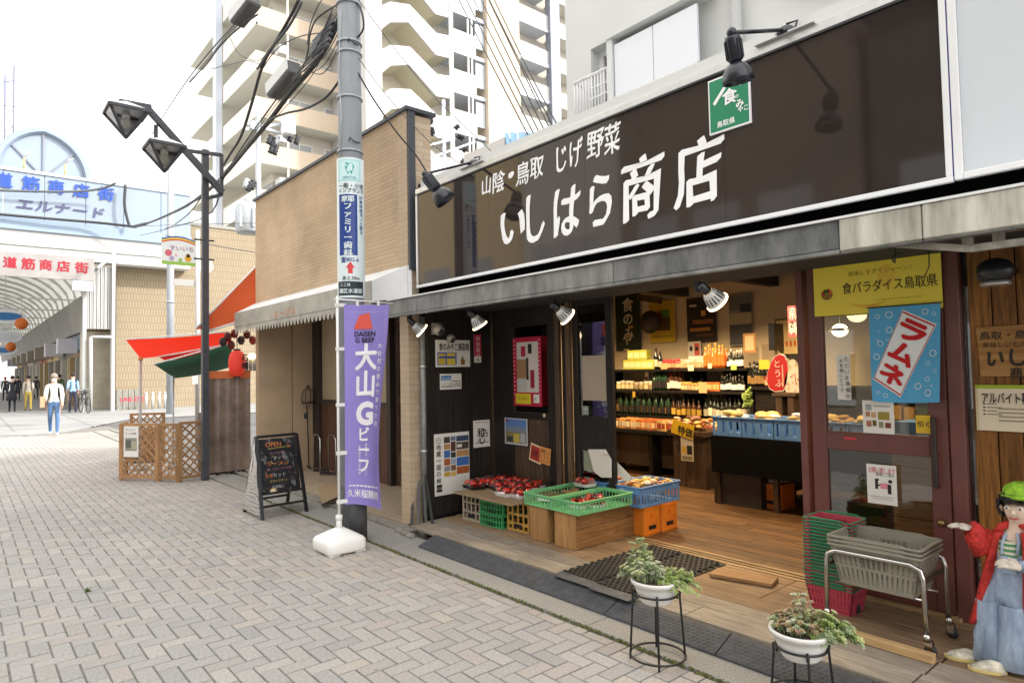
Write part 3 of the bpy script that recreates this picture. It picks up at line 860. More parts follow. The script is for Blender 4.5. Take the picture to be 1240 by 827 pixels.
# ------------------------------------------------------------------ white flats above the shop
wb = thing('white_building', 'white rendered flats with balcony panel and barred window above the shop', 'building', (-2, 4.6, 3.5))
YW = 4.6
def wx(px, py=90): return PY(px, py, YW).x
wl = wx(686, 100)
ox0, ox1 = wx(716, 90), wx(752, 90)
oz0, oz1 = PY(716, 139, YW).z, PY(716, 60, YW).z
mb = MB(); mb.box((wl, YW, 3.50), (ox0, 14, 13), m_whitewall); mb.box((ox1, YW, 3.50), (6, 14, 13), m_whitewall); mb.box((ox0, YW, oz1), (ox1, 14, 13), m_whitewall); mb.box((ox0, YW, 3.5), (ox1, 14, oz0), m_whitewall); mb.box((ox0, YW+.5, oz0), (ox1, 14, oz1), m_whitewall)
mb.build('wall', wb)
wf = MB(); f_ = .05
wf.box((ox0, YW+.12, oz0), (ox0+f_, YW+.18, oz1), m_whitemetal); wf.box((ox1-f_, YW+.12, oz0), (ox1, YW+.18, oz1), m_whitemetal); wf.box((ox0+f_, YW+.12, oz1-f_), (ox1-f_, YW+.18, oz1), m_whitemetal); wf.box((ox0+f_, YW+.12, oz0), (ox1-f_, YW+.18, oz0+f_), m_whitemetal)
wf = wf.build('window', wb)
mb = MB(); mb.box((ox0+f_, YW+.15, oz0+f_), (ox1-f_, YW+.155, oz1-f_), m_glass_d); mb.build('pane', wf)
mb = MB()
for k in range(10):
    x = ox0+f_+(ox1-ox0-2*f_)*k/10
    mb.prism([(x, YW+.3, oz0), (x+.06, YW+.34, oz0), (x+.12, YW+.3, oz0), (x+.06, YW+.36, oz0)], (0, 0, (oz1-oz0)*.95), M('curtain', (.42, .36, .26), .9))
mb.build('curtain', wf)
mb = MB(); rx0, rx1 = wx(706, 110), wx(750, 110); rz0, rz1 = PY(707, 138, YW-.12).z, PY(707, 96, YW-.12).z
for z in (rz0, rz1): mb.tube([(rx0, YW, z), (rx0, YW-.12, z), (rx1, YW-.12, z)], .014, m_whitemetal, 6)
for z in (rz0+(rz1-rz0)*.33, rz0+(rz1-rz0)*.62): mb.tube([(rx0+.16, YW-.12, z), (rx1, YW-.12, z)], .008, m_whitemetal, 6)
k = 0
n_ = 12
for k in range(n_+1):
    x = rx0+(rx1-rx0)*k/n_; mb.tube([(x, YW-.12, rz0), (x, YW-.12, rz1)], .008, m_whitemetal, 6)
mb.build('window_railing', wb)
bx0, bx1 = wx(757, 90), wx(858, 40)
bz0, bz1 = PY(808, 100, YW).z-.02, PY(808, 28, YW).z
mb = MB(); mb.box((bx0-.06, YW-.18, 3.5), (bx0, YW, bz1+.06), m_whitewall); mb.box((bx0-.06, YW-.2, bz1+.0), (bx1+.1, YW, bz1+.06), m_whitewall); mb.build('balcony_frame', wb)
for a, b in ((bx0+.01, (bx0+bx1)/2-.003), ((bx0+bx1)/2+.003, bx1)):
    mb = MB(); mb.box((a, YW-.16, bz0), (b, YW-.13, bz1-.06), M('balcony_panel', (.70, .73, .77), .3)); mb.build('balcony_panel', wb, bevel=.004)
mb = MB(); mb.box((bx0, YW-.17, bz0-.03), (bx1, YW-.12, bz0-.001), m_alu); mb.box((bx0, YW-.12, bz0-.09), (bx1, YW-.02, bz0-.04), M('dark_gap', (.1, .1, .1), .9)); mb.build('bottom_rail', wb)
mb = MB(); px_ = wx(897, 30); mb.cyl((px_, YW-.06, 3.5), (px_, YW-.06, 12), .04, m_whitemetal); mb.build('drain_pipe', wb)
for k, (a, b) in enumerate(((wx(968, 5), wx(1010, 5)), )):
    mb = MB(); mb.box((a, YW-.25, 4.30), (3, YW-.12, 5.4), M('balcony_panel', (.7, .7, .7))); mb.build('balcony_panel', wb)
mb = MB(); mb.box((wx(825, 5), YW-.02, 4.86), (wx(862, 5), YW+.1, 6.0), m_black_p); mb.build('upper_window', wb)
# ================================================================== NEIGHBOUR SHOP (tan tiles, striped grey awning)
m_tan = brickmat('tan_wall_tiles', (.60, .445, .295), (.54, .395, .255), (.46, .335, .215), .42, .045, .10, bump=.5, noise=.32, offset=.37)
m_tanp = M('tan_panel', (.54, .40, .265), .7, noise=(3, .12))
m_tanq = brickmat('tan_pillar_tiles', (.56, .43, .30), (.51, .39, .27), (.42, .32, .22), .22, .065, .05, bump=.3, axis='y')
m_tanqx = brickmat('tan_pillar_tiles_side', (.54, .44, .335), (.46, .35, .24), (.36, .27, .18), .22, .065, .05, bump=.3, axis='x')
m_coping = M('coping_metal', (.07, .08, .095), .45, .3)
m_dframe = M('dark_frame', (.035, .025, .022), .5)
YN = 3.5
ns = thing('neighbour_shop', 'tan tiled two storey shop with flat parapet and a grey scalloped awning', 'shop', (-8, 4, 0))
pl, pr = PY(486.5, 600, 3.46).x, PY(497, 600, 3.46).x
xl = -10.3
mb = MB(); mb.box((xl, YN, 2.40), (pl, 3.78, 4.27), m_tan); mb.box((xl, 3.78, 2.44), (pl, 5.0, 2.7), m_tan); mb.build('upper_wall', ns)
mb = MB(); mb.box((pl, 3.46, .03), (pr, 3.52, 4.24), m_tanq); mb.build('pillar', ns)
mb = MB(); mb.box((pl+.01, 3.521, .03), (pr+.002, 3.76, 4.22), m_tanqx); mb.build('pillar_side', ns)
mb = MB(); mb.box((xl-.05, YN-.03, 4.27), (pl, 3.8, 4.305), m_coping); mb.box((pl, 3.43, 4.242), (pr+.05, 3.8, 4.277), m_coping); mb.build('coping', ns)
mb = MB(); mb.box((pr+.004, 3.47, 2.6), (pr+.034, 3.55, 4.24), m_coping); mb.build('downpipe', ns)
yw = 4.4
for a, b in ((YN, 4.022), (4.034, yw)): mb = MB(); mb.box((xl, a, .03), (xl+.12, b, 2.398), m_tanp); mb.build('return_wall_panel', ns)
mb = MB(); mb.box((xl, 4.0, .03), (xl+.112, 4.06, 2.397), m_dframe); mb.build('panel_joint', ns)
q = [PY(a, 480, yw).x for a in (351, 382, 389, 437, 470)]
q[1] = min(q[1], xl+.125)
wz = PY(400, 484, yw).z
F = MB(); F.box((q[1], yw-.04, .05), (q[2], yw+.1, 2.39), m_dframe); F.box((q[2], yw-.03, wz-.06), (q[4], yw+.08, wz), m_dframe); F.box((q[4], yw-.03, .05), (q[4]+.1, yw+.08, 2.39), m_dframe); F = F.build('window', ns)
mb = MB(); mb.box((q[2], yw+.02, wz), (q[4], yw+.03, 2.39), M('milky_glass', (.50, .40, .27), .35)); mb.build('pane', F)
n_ = 9
for k in range(n_):
    a = q[2]+(q[4]-q[2])*k/n_; b = q[2]+(q[4]-q[2])*(k+1)/n_
    mb = MB(); mb.box((a+.002, yw, .05), (b-.003, yw+.05, wz-.061), wood('red_board', (.15, .075, .05), (.09, .045, .03), 'z', 4, .5)); mb.build('apron_board', ns)
# glazed timber door beyond the banner, to the pillar
dq0, dq1 = q[4]+.1, pl-.02
D = MB(); D.box((dq0, 4.45, .05), (dq0+.09, 4.5, 2.39), m_dkbrown); D.box((dq1-.10, 4.45, .05), (dq1, 4.5, 2.39), m_dkbrown); D.box((dq0+.09, 4.45, .05), (dq1-.1, 4.5, .5), m_dkbrown); D.box((dq0+.09, 4.45, 2.2), (dq1-.1, 4.5, 2.39), m_dkbrown); D.box((dq0+.09, 4.455, 1.15), (dq1-.1, 4.495, 1.22), m_dkbrown)
D = D.build('door', ns, bevel=.003)
mb = MB(); mb.box((dq0+.09, 4.47, .5), (dq1-.1, 4.475, 2.2), m_glass_d); mb.build('pane', D)
sheet('notice', 'orange and white notice inside the glazed door behind the purple banner', 'notice', (dq1-.55, 4.44, 1.95), XU, DN, .45, .6, flat('E8E4DA'), rects=[(0, 0, 1, .35, flat('E8662E')), (.1, .82, .9, .95, flat('E8662E'))])
mb = MB(); mb.box((xl+.1, 4.95, .05), (pl, 5.0, 2.39), M('inner_dim', (.16, .12, .08), .9)); mb.build('inner_wall', ns)
mb = MB(); mb.box((xl, 3.52, 2.40), (pl, 5.0, 2.44), M('soffit_n', (.4, .34, .26), .8)); mb.build('soffit', ns)
# awning
m_awn = M('awning_canvas', (.40, .39, .34), .85, noise=(4, .22))
m_awn_top = M('awning_top', (.74, .75, .76), .7, noise=(3, .1))
ax0, ax1, af = -10.32, -5.98, 3.2
mb = MB(); zt_, zf = 2.66, 2.50
mb.add([(ax0, YN-.01, zt_), (ax1+.3, YN-.01, zt_), (ax1, af, zf), (ax0, af, zf)], [(0, 3, 2, 1)], m_awn_top)
mb.add([(ax1+.3, YN-.01, zt_), (ax1+.3, YN-.01, zt_-.35), (ax1, af, zf-.21), (ax1, af, zf)], [(0, 1, 2, 3)], m_awn_top)
mb.add([(ax0, YN-.01, zt_), (ax0, YN-.01, zt_-.35), (ax0, af, zf-.21), (ax0, af, zf)], [(0, 1, 2, 3)], m_awn)
aw = mb.build('awning', ns)
mb = MB(); mb.box((ax0, af-.012, zf-.21), (ax1, af-.002, zf), m_awn); mb.build('awning_front', aw)
mb = MB(); nsc = 40
for k in range(nsc):
    a = ax0+(ax1-ax0)*k/nsc; b = ax0+(ax1-ax0)*(k+1)/nsc; mid = (a+b)/2
    mb.add([(a, af-.006, zf-.211), (b, af-.006, zf-.211), (b, af-.006, zf-.255), (mid+(b-a)*.12, af-.006, zf-.325), (mid-(b-a)*.12, af-.006, zf-.325), (a, af-.006, zf-.255)], [(0, 5, 4, 3, 2, 1)], m_awn)
mb.build('scallops', aw)
mb = MB(); mb.text('ルーブル', PY(331, 376, af-.0135), XU, DN, .12, flat('C98B63'), bold=.01, sx=1.6, shear=.2); mb.build('faded_lettering', aw)
# leaning boards beside the pillar
m_lean = M('leaning_bars', (.045, .055, .05), .5, noise=(8, .3))
for k, (xa, xb, y_, mt) in enumerate([(506, 500, 3.56, m_lean), (510, 505, 3.57, m_black_p), (514, 510, 3.58, m_lean), (517, 514, 3.585, m_black_p)]):
    t_ = PY(xa, 574, 3.62); b_ = Vector((PY(xb, 634, 3.45).x+.03*k, 3.43+.02*k, .055))
    r = thing('leaning_bar', ['first', 'second', 'third', 'fourth'][k]+' dark folded bar from the tile pillar leaning against the downpipe', 'bar', b_, 'dark bars leaning by the tile pillar')
    mb = MB(); mb.beam(b_, (t_.x+.01*k, 3.585, t_.z), .022, .03, mt); mb.build('bar', r)
gp_ = thing('drain_pipe', 'grey metal downpipe on the corner between tile pillar and black wall', 'pipe', (pr+.05, 3.62, 0))
mb = MB(); xg = PY(513, 500, 3.58).x; mb.cyl((xg, 3.58, .1), (xg, 3.58, 2.12), .028, M('grey_pipe', (.28, .29, .29), .5, .3, noise=(8, .3)), 12); mb.build('pipe', gp_)
for z in (.75, 1.6):
    mb = MB(); mb.cyl((xg, 3.58, z), (xg, 3.58, z+.025), .035, m_alu, 12); mb.build('bracket', gp_)

# ================================================================== FAR FLATS
m_tanblk = M('tan_balcony', (.54, .44, .335), .8, noise=(.5, .05))
m_cream = M('cream_render', (.78, .74, .66), .8, noise=(.4, .05))
m_creamw = M('white_render', (.55, .545, .53), .8, noise=(.3, .05))
m_under = M('slab_underside', (.66, .65, .58), .9)
m_recess = M('recess_wall', (.64, .60, .53), .9)  # paled in place of haze in front of the far flats
m_winfar = M('far_window', (.36, .38, .39), .25)  # dark glass lightened to stand for haze over the distance
m_bluegrey = M('blue_grey_metal', (.20, .22, .27), .5)
m_paleblue = M('pale_blue_metal', (.55, .60, .68), .5)
FL = 2.92
XA = -40.7
apt = thing('apartment_block', 'cream apartment block with long tan balconies behind the utility pole', 'apartment block', (-48, 18, 0))
YA0, YA1 = 13.9, PX(450, 80, XA).y
xend = -56.0
mb = MB(); mb.box((xend+3, YA0+1.6, 0), (XA-1.6, YA1, 38), m_recess); mb.build('core', apt)
z0 = 14.67-4*FL
for k in range(9):
    z = z0+FL*k
    mb = MB(); mb.box((xend+ (2.0 if k % 2 else 0), YA0, z), (XA, YA1+.5, z+.2), m_under); mb.build('floor_slab', apt)
    mb = MB()
    mb.box((xend+2, YA0-.02, z+.02), (XA, YA0+.1, z+1.28), m_cream)
    mb.build('balcony_front', apt)
    mb = MB(); mb.box((XA-.1, YA0+.1, z+.02), (XA+.02, YA1+.5, z+1.28), m_tanblk); mb.build('balcony_front', apt)
    mb = MB(); mb.box((xend+1.9, YA0-.05, z+.02), (xend+2.05, YA0+2.4, z+1.30), m_cream); mb.build('balcony_end', apt)
    for yy in (YA0+2.5, YA0+5.2):
        W = MB(); W.box((XA-1.60, yy, z+.25), (XA-1.52, yy+1.8, z+2.3), m_whitemetal); W = W.build('window', apt)
        mb = MB(); mb.box((XA-1.52, yy+.08, z+.3), (XA-1.50, yy+.86, z+2.22), m_winfar); mb.box((XA-1.52, yy+.94, z+.3), (XA-1.50, yy+1.72, z+2.22), m_winfar); mb.build('pane', W)
    for xx in (-51.5, -47.5, -44):
        mb = MB(); mb.box((xx, YA0+1.54, z+.25), (xx+1.8, YA0+1.60, z+2.3), m_winfar); mb.build('window', apt)
    mb = MB(); mb.box((XA-.12, YA0+2.0, z+1.28), (XA-.04, YA0+2.1, z+FL), m_cream); mb.build('partition', apt)
    if k in (3, 4, 6):
        mb = MB(); mb.cbox((XA-1.0, YA0+1.95, z+2.15), (.9, .5, .55), m_whitemetal); mb.build('air_conditioner', apt)
xp = PY(264, 150, YA0-.25).x
mb = MB(); mb.box((xp-.35, YA0-.5, 0), (xp+.35, YA0-.06, 40), m_paleblue); mb.build('corner_pillar', apt)

# stair tower and right block
XT = -37.2
tw = thing('apartment_tower', 'tall white and tan apartment tower with zigzag outside stairs', 'apartment block', (-40, 30, 0))
def T(px, py, x=XT): return PX(px, py, x)
ya = T(443, 100).y; yb = T(463, 100).y; yc = T(545, 100).y; yd_ = T(588, 100).y; ye = T(627, 100).y; yf = T(665, 100).y; yg = T(676, 100).y
mb = MB(); mb.box((XT-5, ya, 0), (XT, yb, 40), m_creamw); mb.build('white_wall', tw)
mb = MB(); mb.box((XT-5, yb, 0), (XT-2.2, yd_, 40), m_cream); mb.build('stair_back_wall', tw)
mb = MB(); mb.box((XT-5, yd_, 0), (XT+.3, ye, 40), m_tanblk); mb.build('tan_pier', tw)
mb = MB(); mb.box((XT-6, ye, 0), (XT-1.4, yg+40, 40), m_recess); mb.build('right_wall', tw)
zC = lambda x, y: (430+x/4.35, y/4.35)
sp = [(142, 290), (142, 380), (160, 388), (190, 345), (285, 340), (430, 505), (497, 520), (497, 402), (435, 395), (290, 250), (190, 240)]
stair_pts = [T(*zC(*q_)) for q_ in [(142, 262), (142, 385), (188, 347), (285, 342), (430, 508), (497, 520), (497, 402), (432, 392), (290, 248), (188, 238)]]
m_stair = M('stair_render', (.56, .55, .565), .8, noise=(.5, .05))
m_stairin = M('stair_soffit', (.60, .57, .44), .8)
for k in range(-3, 6):
    off = Vector((0, 0, FL*k))
    mb = MB(); mb.prism([p_+off for p_ in stair_pts], (-.15, 0, 0), m_stair); mb.build('stair_parapet', tw)
    lo = [stair_pts[i]+off for i in (1, 2, 3, 4, 5)]
    mb = MB()
    for a, b in zip(lo, lo[1:]):
        mb.add([a+Vector((-.15, 0, .06)), b+Vector((-.15, 0, .06)), b+Vector((-2.2, 0, .06)), a+Vector((-2.2, 0, .06))], [(0, 1, 2, 3)], m_stairin)
        mb.add([a+Vector((-.15, 0, .2)), b+Vector((-.15, 0, .2)), b+Vector((-2.2, 0, .2)), a+Vector((-2.2, 0, .2))], [(3, 2, 1, 0)], m_stairin)
    mb.build('stair_flight', tw)
    zl = T(560, 138).z+FL*k
    mb = MB(); mb.box((XT-.12, yc, zl-1.5+.25), (XT, T(577, 100).y, zl+.2), m_creamw); mb.build('landing_panel', tw)
    mb = MB(); mb.box((XT-2.2, yc, zl-1.52), (XT+.02, yd_, zl-1.26), m_bluegrey if False else m_paleblue); mb.build('landing_slab', tw)
    mb = MB(); mb.box((XT-.15, yc, zl+.2), (XT-.02, yc+.35, zl+1.4), m_creamw); mb.build('landing_post', tw)
    for a in (567, 571.5):
        mb = MB(); mb.box((XT-.1, T(a, 100).y, zl+.2), (XT-.02, T(a+2, 100).y, zl+1.4), m_creamw); mb.build('landing_post', tw)
    W = MB(); W.box((XT-.2, T(577, 100).y, zl-.6), (XT-.05, yd_-.05, zl+1.2), M('grey_pane', (.5, .56, .62), .2)); W.build('window', tw)  # pane lightened too, standing for haze
    # right hand balconies
    zr = T(645, 55).z+FL*k
    mb = MB(); mb.box((XT-.12, ye, zr-1.15), (XT, yf, zr+.0), m_creamw); mb.build('balcony_front', tw)
    mb = MB(); mb.box((XT-1.4, ye, zr-1.4), (XT+.05, yf, zr-1.16), m_paleblue); mb.build('balcony_slab', tw)
    mb = MB(); mb.box((XT-1.4, yg, zr-1.4), (XT+.05, yg+8, zr-1.2), m_under); mb.box((XT-.1, yg, zr-1.2), (XT, yg+8, zr-.1), m_creamw); mb.build('balcony_front', tw)
    mb = MB(); mb.box((XT-1.39, ye+.5, zr-.6), (XT-1.3, ye+1.9, zr+.9), m_under); mb.build('window', tw)
mb = MB(); mb.box((XT-.3, yf, 0), (XT+.3, yg, 40), m_bluegrey); mb.build('grey_column', tw)
# small blue corrugated roof
br = thing('blue_shed', 'small pale blue corrugated shed roof showing above the signboard', 'shed', PX(636, 175, -9))
m_blue = M('blue_corrugated', (.20, .42, .66), .5, noise=(6, .15))
a, b, c_, d_ = PX(611, 161, -9.2), PX(668, 161, -9.2), PX(668, 200, -8.6), PX(616, 190, -8.6)
mb = MB(); n_ = 12
for k in range(n_):
    t0, t1 = k/n_, (k+1)/n_
    mb.quad(d_.lerp(c_, t0), d_.lerp(c_, t1), a.lerp(b, t1)+Vector((.03*(k % 2), 0, 0)), a.lerp(b, t0)+Vector((.03*(k % 2), 0, 0)), m_blue)
mb.build('roof', br)
mb = MB(); mb.box((-10.5, min(a.y, b.y), 0), (-9.2, max(a.y, b.y), a.z-.08), m_creamw); mb.build('wall', br)

# ================================================================== ARCADE GATE
XG = -34.0
def G(px, py, x=XG): return PX(px, py, x)
m_gate = M('gate_panel', (.25, .31, .39), .45, noise=(.6, .05))
m_gatew = M('gate_white', (.46, .46, .45), .5, noise=(.7, .06))
m_gateb = M('gate_blue_band', (.25, .33, .44), .5)
m_letb = flat('1F49B4', .4); m_letr = flat('98182A', .4)
gate = thing('arcade_gate', 'pale blue and white gateway of a shopping arcade with pointed arch and blue lettering', 'gateway', (XG, 3, 0))
y1g = G(231, 235).y; y0g = -2.6
zgt = G(120, 222).z; zgb = G(60, 268).z; zgw = G(60, 282).z; zgl = G(60, 300).z
ys = [y0g, -1.0, G(4, 230).y, G(54, 230).y, G(104, 230).y, G(150, 235).y, G(195, 240).y, y1g]
for a, b in zip(ys, ys[1:]):
    mb = MB(); mb.box((XG-.3, a+.012, zgb), (XG, b-.012, zgt), m_gate); mb.build('fascia_panel', gate)
mb = MB(); mb.box((XG-.32, y0g, zgt), (XG+.06, y1g, zgt+.12), m_paleblue); mb.build('top_rail', gate)
mb = MB(); mb.box((XG-.3, y0g, zgw), (XG+.12, y1g, zgb-.02), m_gateb); mb.build('blue_band', gate)
mb = MB(); mb.box((XG-1.2, y0g, zgl), (XG+.02, y1g, zgw-.01), m_gatew); mb.build('white_beam', gate)
mb = MB(); mb.box((XG-.05, y0g, zgl-.45), (XG-.9, y1g, zgl-.01), M('gate_pale_grey', (.62, .62, .6), .7)); mb.build('lower_beam', gate)  # lower beam in a pale grey of its own
# letters, one by one
fz0, fz1 = G(60, 218).z, G(60, 240).z
for ch, pa, pb in (('水', -48, -24), ('道', -7, 17), ('筋', 27, 50), ('商', 59, 80), ('店', 89, 110), ('街', 119, 139)):
    a, b = G(pa, 228).y, G(pb, 228).y
    mb = MB(); mb.text(ch, (XG+.06, a, fz0+.02+.0*pa), YU, DN, (b-a)*.98, m_letb, bold=.03, sx=1.0); mb.build('letter', gate)
mb = MB(); mb.text('エルナード', (XG+.05, G(20, 243).y, G(52, 243).z), YU, DN, .52, flat('4C4C70'), bold=.02, sx=1.25, shear=.1); mb.build('small_lettering', gate)
# pointed arch
ca = G(55, 152); zb_ = zgt+.1; hw = G(110, 215).y-ca.y
n_ = 14
arc = []
for k in range(n_+1):
    t = k/n_; arc.append((hw*(1-t)**.0*math.cos(t*math.pi/2)**.82, (ca.z-zb_)*(math.sin(t*math.pi/2)**1.02*.86+.14*t**3)))
prof = [(ca.y+a, zb_+b) for a, b in arc]+[(ca.y-a, zb_+b) for a, b in reversed(arc[:-1])]
mb = MB(); mb.prism([(XG-1.0, y, z) for y, z in prof], (.2, 0, 0), m_gate); mb.build('arch_panel', gate)
mb = MB(); mb.tube([(XG-.75, y, z) for y, z in prof], .16, m_gate, 6, smooth=False); mb.build('arch_rim', gate)
mb = MB()
for ang in (45, 90, 135):
    e = Vector((XG-.77, ca.y+math.cos(R(ang))*hw*.95, zb_+math.sin(R(ang))*(ca.z-zb_)*(1.0 if ang == 90 else .85)))
    mb.beam((XG-.77, ca.y, zb_), e, .07, .07, m_bluegrey)
mb.build('arch_spokes', gate)
for px in (29, 79):
    p = G(px, 210); p.z = zgt+.12
    mb = MB(); mb.cyl(p, p+Vector((0, 0, .5)), .04, M('lamp_yellow', (.6, .5, .2), .5), 6); mb.tube([p+Vector((0, 0, .5)), p+Vector((.0, .15, .75)), p+Vector((0, .3, .8))], .03, m_alu, 5); mb.build('floodlight', gate)
# columns, louvre box, hanging red lettered sign
yk = G(110, 480).y; yl = G(138, 340).y
mb = MB(); mb.box((XG-.5, G(101, 400).y, 0), (XG-.1, G(105, 400).y, zgl-.46), m_gatew); mb.build('column', gate)
mb = MB(); mb.box((XG-.45, G(136, 350).y, 0), (XG-.05, G(140, 350).y, zgl-.46), m_gatew); mb.build('column', gate)
lz0, lz1 = G(120, 398).z, G(120, 322).z
n_ = 14; a0, b0 = G(105, 350).y, G(136, 350).y
for k in range(n_):
    a = a0+(b0-a0)*k/n_
    mb = MB(); mb.box((XG-.4, a+.01, lz0+.25*k/n_*0), (XG-.2-.04*(k % 2), a+(b0-a0)/n_-.01, lz1), m_gatew); mb.build('louvre', gate)
mb = MB(); mb.tube([G(110, 408, XG+.05), G(110, 497, XG+.05)], .07, m_gatew, 6); mb.tube([G(110, 408, XG+.05), G(136, 408, XG+.05)], .07, m_gatew, 6); mb.build('white_frame', gate)
mb = MB(); mb.box((XG-2.5, G(106, 450).y, 0), (XG-2.3, G(150, 450).y, lz0), M('shutter_beige', (.36, .33, .26), .7, noise=(2, .2))); mb.build('shutter', gate)
mb = MB(); mb.beam(G(118, 325), G(141, 305), .2, .12, m_gatew); mb.build('brace', gate)
XR = XG+.3
rsg = thing('hanging_sign', 'white sign board with red lettering hanging under the arcade gateway', 'sign', PX(60, 325, XR))
ra, rb_ = PX(-40, 300, XR), PX(114, 318, XR)
rz1, rz0 = PX(57, 314.5, XR).z, PX(57, 332, XR).z
mb = MB(); mb.box((XR-.15, ra.y, rz0-.18), (XR, rb_.y, rz1+.22), M('sign_dull_white', (.30, .285, .28), .6, noise=(1.5, .15))); mb.build('board', rsg)
for ch, pa, pb in (('水', -24, -4), ('道', 4, 22), ('筋', 26, 44), ('商', 48, 65), ('店', 69, 86), ('街', 91, 108)):
    a, b = PX(pa, 325, XR).y, PX(pb, 325, XR).y
    mb = MB(); mb.text(ch, (XR+.01, a, rz1), YU, DN, (b-a)*.98, m_letr, bold=.035); mb.build('letter', rsg)
mb = MB(); mb.box((XR-.3, PX(88, 345, XR).y, PX(100, 352, XR).z), (XR-.02, PX(113, 345, XR).y, rz0-.19), M('sign_box', (.60, .60, .6), .6)); mb.build('lower_box', rsg)
for yy in (ra.y+1, rb_.y-.4):
    mb = MB(); mb.cyl((XR-.1, yy, rz1+.2), (XR-.1, yy, zgl-.4), .04, m_alu, 6); mb.build('hanger', rsg)
# arcade roof and right hand row of shop fronts
ar = thing('arcade_roof', 'long vaulted glass arcade roof with white ribs running away from the gateway', 'arcade roof', (-60, 2, 0))
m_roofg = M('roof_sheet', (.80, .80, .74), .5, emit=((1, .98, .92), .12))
m_rib = M('rib_paint', (.55, .54, .50), .6)
yr, zr_ = 4.3, 5.2; yc_, rad = .6, 3.7
def arcpt(t, x): return Vector((x, yc_+rad*math.cos(t), zr_+2.2*math.sin(t)))
mb = MB(); xs = [XG-1.2-6*k for k in range(14)]
for xa, xb in zip(xs, xs[1:]):
    for k in range(10):
        t0, t1 = math.pi*k/10, math.pi*(k+1)/10
        mb.quad(arcpt(t0, xa), arcpt(t1, xa), arcpt(t1, xb), arcpt(t0, xb), m_roofg)
mb.build('roof_sheet', ar)
for x in [XG-1.3-2.4*k for k in range(30)]:
    mb = MB(); mb.tube([arcpt(math.pi*k/12, x)-Vector((0, 0, .06)) for k in range(13)], .09, m_rib, 4, smooth=False); mb.build('rib', ar)
for x in [XG-3-6*k for k in range(11)]:
    mb = MB(); mb.beam(arcpt(.0, x), arcpt(math.pi, x), .07, .07, m_rib); mb.build('tie_bar', ar)
mb = MB(); mb.prism([(XG-1, yr-.2, zr_), (XG-1, yr+.15, zr_-.0), (XG-1, yr+.15, zr_-1.5), (XG-1, yr+.05, zr_-1.5)], (-80, 0, 0), M('eaves_grey', (.25, .24, .22), .7, noise=(.5, .15))); mb.build('eaves', ar)
rs_ = random.Random(3)
fc = ['8E7656', '6E665C', 'B19A6C', '93593B', '77706A', 'B0A58F', '5B5148', 'A48A5E']
x = XG-2.6
front_names = ['with dark brown boards', 'with grey shutters', 'with yellow tan cladding', 'with rust brown tiles', 'with plain grey panels', 'with pale cream render', 'with dark timber', 'with ochre panels']
for k in range(8):
    wdt = rs_.uniform(5, 8); y_ = yr+.35
    f = thing('arcade_shopfront', 'shop front '+front_names[k]+' in the right row of the arcade', 'shop front', (x-wdt/2, y_, 0), 'shop fronts along the arcade')
    mf = flat(fc[k], .8)
    mb = MB(); mb.box((x-wdt+.05, y_, 2.6), (x, y_+3, 5.5), mf); mb.box((x-wdt+.05, y_+.8, 0), (x, y_+3, 2.59), M('arcade_inner', (.22, .17, .11), .8)); mb.build('wall', f)
    mb = MB(); mb.box((x-wdt+.3, y_-.12, 2.9), (x-.3, y_-.001, 3.7), flat(rs_.choice(['C8B890', '8A6A3A', 'D8D4C8', 'A08060', '6A7A8A']), .6)); mb.build('shop_board', f)
    for q_ in range(3):
        xx = x-.2-(wdt-.6)*q_/2
        mb = MB(); mb.box((xx-.28, y_-.2, 0), (xx, y_+.2, 2.58), flat(rs_.choice(['B5B2AA', '8F8C88', 'A68F6A']), .7)); mb.build('pier', f)
    mb = MB(); mb.box((x-wdt*.5-.8, y_-.95, 2.75), (x-wdt*.5+.0, y_-.13, 3.5), flat(rs_.choice(['9A97A8', 'B8B8C2', '8C8478']), .6)); mb.build('projecting_sign', f)
    x -= wdt
for k, (px, py, x_, col) in enumerate([(6, 383, -46, '3F78B8'), (5, 408, -56, 'D8DCE8'), (3, 424, -68, '4C86C4')]):
    p = PX(px, py, x_)
    b = thing('arcade_banner', ['blue and white', 'plain pale', 'light blue small'][k]+' oval banner hanging in the arcade', 'banner', p, 'banners hanging in the arcade')
    mb = MB(); mb.prism([p+Vector((0, 1.0*math.cos(t), .42*math.sin(t))) for t in [j*math.pi/8 for j in range(16)]], (-.05, 0, 0), flat('E4E8F0')); mb.build('board', b)
    mb = MB(); mb.prism([p+Vector((.02, .8*math.cos(t), .22*math.sin(t))) for t in [j*math.pi/8 for j in range(16)]], (-.01, 0, 0), flat(col)); mb.build('print', b)
    mb = MB(); mb.cyl(p+Vector((-.02, 0, .4)), p+Vector((-.02, 0, 2.2)), .02, m_alu, 5); mb.build('hanger', b)
for k, (px, py, x_) in enumerate([(26, 392, -44), (13, 420, -56)]):
    p = PX(px, py, x_)
    b = thing('orange_lantern', ['nearer', 'farther'][k]+' round orange lantern hanging from the arcade roof edge', 'lantern', p, 'orange lanterns in the arcade')
    mb = MB(); mb.ell(p, (.3, .3, .32), flat('D2702A')); mb.build('globe', b)
    mb = MB(); mb.cyl(p+Vector((0, 0, .3)), p+Vector((0, 0, 1.4)), .02, m_alu, 5); mb.build('cord', b)

